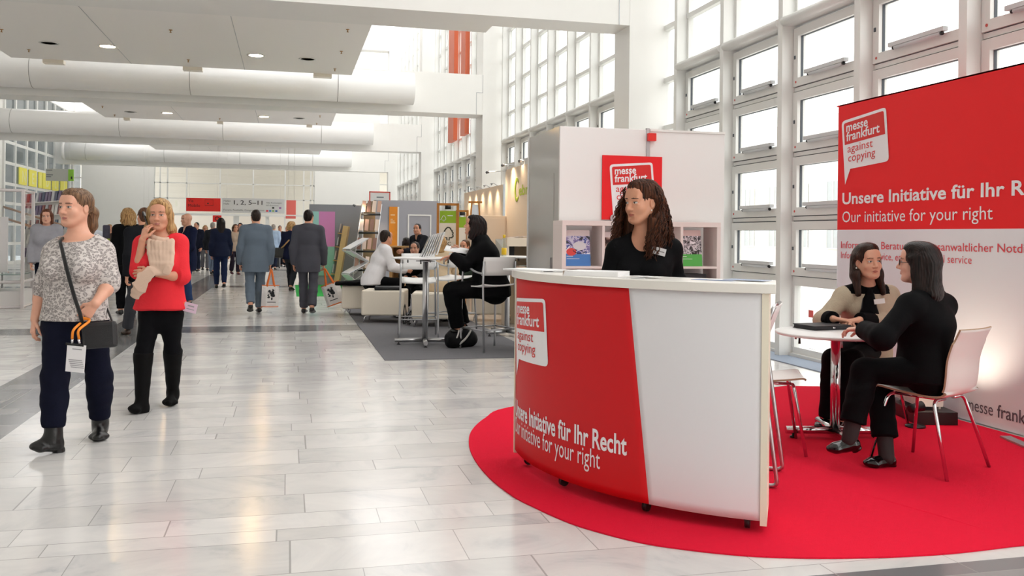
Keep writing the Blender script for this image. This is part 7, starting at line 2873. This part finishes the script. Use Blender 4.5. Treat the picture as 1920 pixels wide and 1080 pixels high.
# ---- small figures far down the hall
far = (
    ('woman in dark clothes holding a leaflet, far left of the dark haired woman', 384, 507, 1.60, facing(384, 5), True, '#1d2233', '#6a6a70', HB_BLOND, .05),
    ('man with a grey rucksack walking away, left of the dark haired woman', 398, 515, 1.68, AWAY(398, -20), False, '#23262b', '#7c8ba0', HB_GREY, .08),
    ('brown haired woman in a beige top with maroon shoes far down the hall', 440, 515, 1.62, facing(440, 20), True, '#b8a492', '#2c2530', HB_BROWN, .06),
    ('dark haired person far away beside the heavy man\'s shoulder', 450, 506, 1.70, facing(450, -10), True, '#2b2a33', '#2b2a33', HB_DARK, .0),
    ('grey haired man in a pale blue shirt walking away far down the hall', 512, 507, 1.68, AWAY(512, -10), False, '#a9c0dc', '#1e2436', HB_GREY, .05),
    ('man in a dark suit far away, left of the pair by the door', 524, 500, 1.66, facing(524, 5), False, '#1a1a20', '#1a1a20', HB_DARK, .0),
    ('man in a dark suit far away, right of the pair by the door', 538, 501, 1.64, facing(533, -15), False, '#1d1a22', '#1a1a20', HB_DARK, .0),
    ('dark haired man in a dark jacket far behind the bald man', 368, 509, 1.70, facing(368, -30), False, '#1c2030', '#23283a', HB_DARK, .0),
    ('blond child sized figure far away between the leopard print woman and the woman in black', 204, 520, 1.55, facing(204, 20), True, '#4a3a34', '#2a2630', HB_BLOND, .0),
    ('brown haired figure far away at the shoulder of the woman in black', 266, 512, 1.64, facing(266, -20), True, '#6d6a58', '#2f2c30', HB_BROWN, .0),
)
for k, (lab, px, py, H, fr_, fem, c1, c2_, hm, st) in enumerate(far):
    suit_person(lab, px, py, None, H, fr_, female=fem, top=cloth('far_top_%d' % k, c1, .85), legs=cloth('far_legs_%d' % k, c2_, .85), hair=hm, hairfn=long_hair(.14, .08, .04) if fem else None, q=FAR, step=st, lift=st * .4, drop=.06, wide=1.0, hands=True,
                shoe=mat('maroon_shoe', '#5a1a2c', .4) if k == 2 else None, face_detail=True)
p = on_floor(518, 503)
e = empty('suitcase', p, 'small dark trolley suitcase beside the man in the pale blue shirt', 'suitcase', rz=-YAW)
MB().box(-.14, .14, -.12, .12, .05, .56).build('case', mat('case_dark', '#22242c', .5), e, bevel=.03)
MB().tube([(-.09, .08, .56), (-.09, .08, .92), (.09, .08, .92), (.09, .08, .56)], .010, 6).build('handle', ALU, e)
for sx in (-.1, .1):
    MB().tube([(sx - .02, .08, .03), (sx + .02, .08, .03)], .03, 10).build('wheel', BLACK, e)
p = on_floor(398, 515)
# ================================================================== things the two walking women carry
f = LEO
d = 5.55
# shoulder bag of the leopard print woman
e = empty('shoulder_bag', at(187, 628, 5.60), 'black leather shoulder bag on a long strap at the hip of the leopard print woman', 'bag', rz=-YAW + R(12))
F_ = Field((-.16, -.07, -.13), (.16, .07, .13), .006)
F_.cap((-.075, 0, -.005), (.078, 0, -.005), (.085, .030), (.082, .028), .0, (0, 1, 0))
F_.ripple(folds(12, .004, 40))
V, Q = F_.surface()
o0 = e.location
MB().obox((0, 0, 0), (.205, .05, .165), Matrix.Rotation(R(-4), 3, 'Y')).build('pouch', mat('bag_leather', '#1c1c1f', .45, noise=(25, .2), bump=(160, .25)), e, bevel=.022)
Rz_ = Matrix.Rotation(YAW - R(12), 3, 'Z')
W = lambda v: Rz_ @ (Vector(v) - o0)
fr_, sd = f.front, f.side
P = lambda x, y, dd: V3(at(x, y, dd))
pts = [P(117, 447, 5.70), P(113, 453, 5.585), P(117, 470, 5.535), P(124, 500, 5.500), P(132, 530, 5.495), P(140, 558, 5.50), P(149, 585, 5.485), P(154, 606, 5.50)]
MB().tube(bez([W(v) for v in pts], 5), .013, 8, flat=(tuple(Rz_ @ Vector(fr_)), .25)).build('strap', BLACK, e)
pts = [P(186, 557, 5.80), P(199, 575, 5.74), P(208, 597, 5.66), P(211, 606, 5.62)]
MB().tube(bez([W(v) for v in pts], 5), .007, 8).build('strap', BLACK, e)
MB().tube([W(P(209, 606, 5.62)), W(P(213, 611, 5.61))], .006, 8).build('ring', CHROME, e)
# visitor badge on an orange lanyard
e = empty('visitor_badge', at(142, 672, 5.42), 'white visitor badge on an orange lanyard hanging before the leopard print woman', 'badge', rz=-YAW + R(-6))
o0 = e.location
Rz_ = Matrix.Rotation(YAW + R(6), 3, 'Z')
tl = Matrix.Rotation(R(4), 3, 'Y')
MB().obox((0, 0, 0), (.118, .004, .165), tl).build('card', mat('badge_card', '#e6e4e6', .3), e)
MB().obox((-.006, 0, .082), (.115, .006, .014), tl).build('clip_bar', BLACK, e)
mb = MB()
for k in range(5):
    mb.obox((-.002 + .004 * k, -.003, -.010 - .011 * k), (.085, .001, .004), tl)
mb.obox((.01, -.003, .055), (.06, .001, .006), tl)
mb.build('print_line', mat('badge_ink', '#9a979c', .6), e)
for dx in (-.022, .022):
    pts = [(dx * 1.1, 0, .09), (dx * .9 - .0, -.004, .115)]
    MB().tube(pts, .007, 8).build('clip', CHROME, e)
OR = mat('lanyard_orange', '#ee8a1d', .6)
h = Rz_ @ (Vector(V3(f.J['wrL']) + cr(-.055, -.05) + np.array((0, 0, -.085))) - o0)
MB().tube(bez([(-.022, -.004, .115), (-.012, -.006, .17), h * .9, h], 6), .0085, 8, flat=((0, 1, 0), .25)).build('lanyard', OR, e)
MB().tube(bez([(.022, -.004, .115), (.022, -.008, .17), (h.x * .6 + .035, h.y, h.z * .93), h], 6), .0085, 8, flat=((0, 1, 0), .25)).build('lanyard', OR, e)

# pink white pass at the hip of the woman in red
e = empty('visitor_badge', at(357, 577, 6.93), 'pale pink visitor pass swinging at the hip of the woman in red', 'badge', rz=-YAW)
tl = Matrix.Rotation(R(14), 3, 'Y')
MB().obox((0, 0, 0), (.100, .004, .072), tl).build('card', mat('pass_pink', '#ddc3d6', .35), e)
MB().obox((.005, -.003, .012), (.05, .001, .01), tl).obox((.0, -.003, -.012), (.06, .001, .006), tl).build('print_line', mat('badge_ink', '#9a979c', .6), e)
MB().tube([(-.045, 0, .03), (-.075, .01, .07)], .004, 6).build('cord', OR, e)
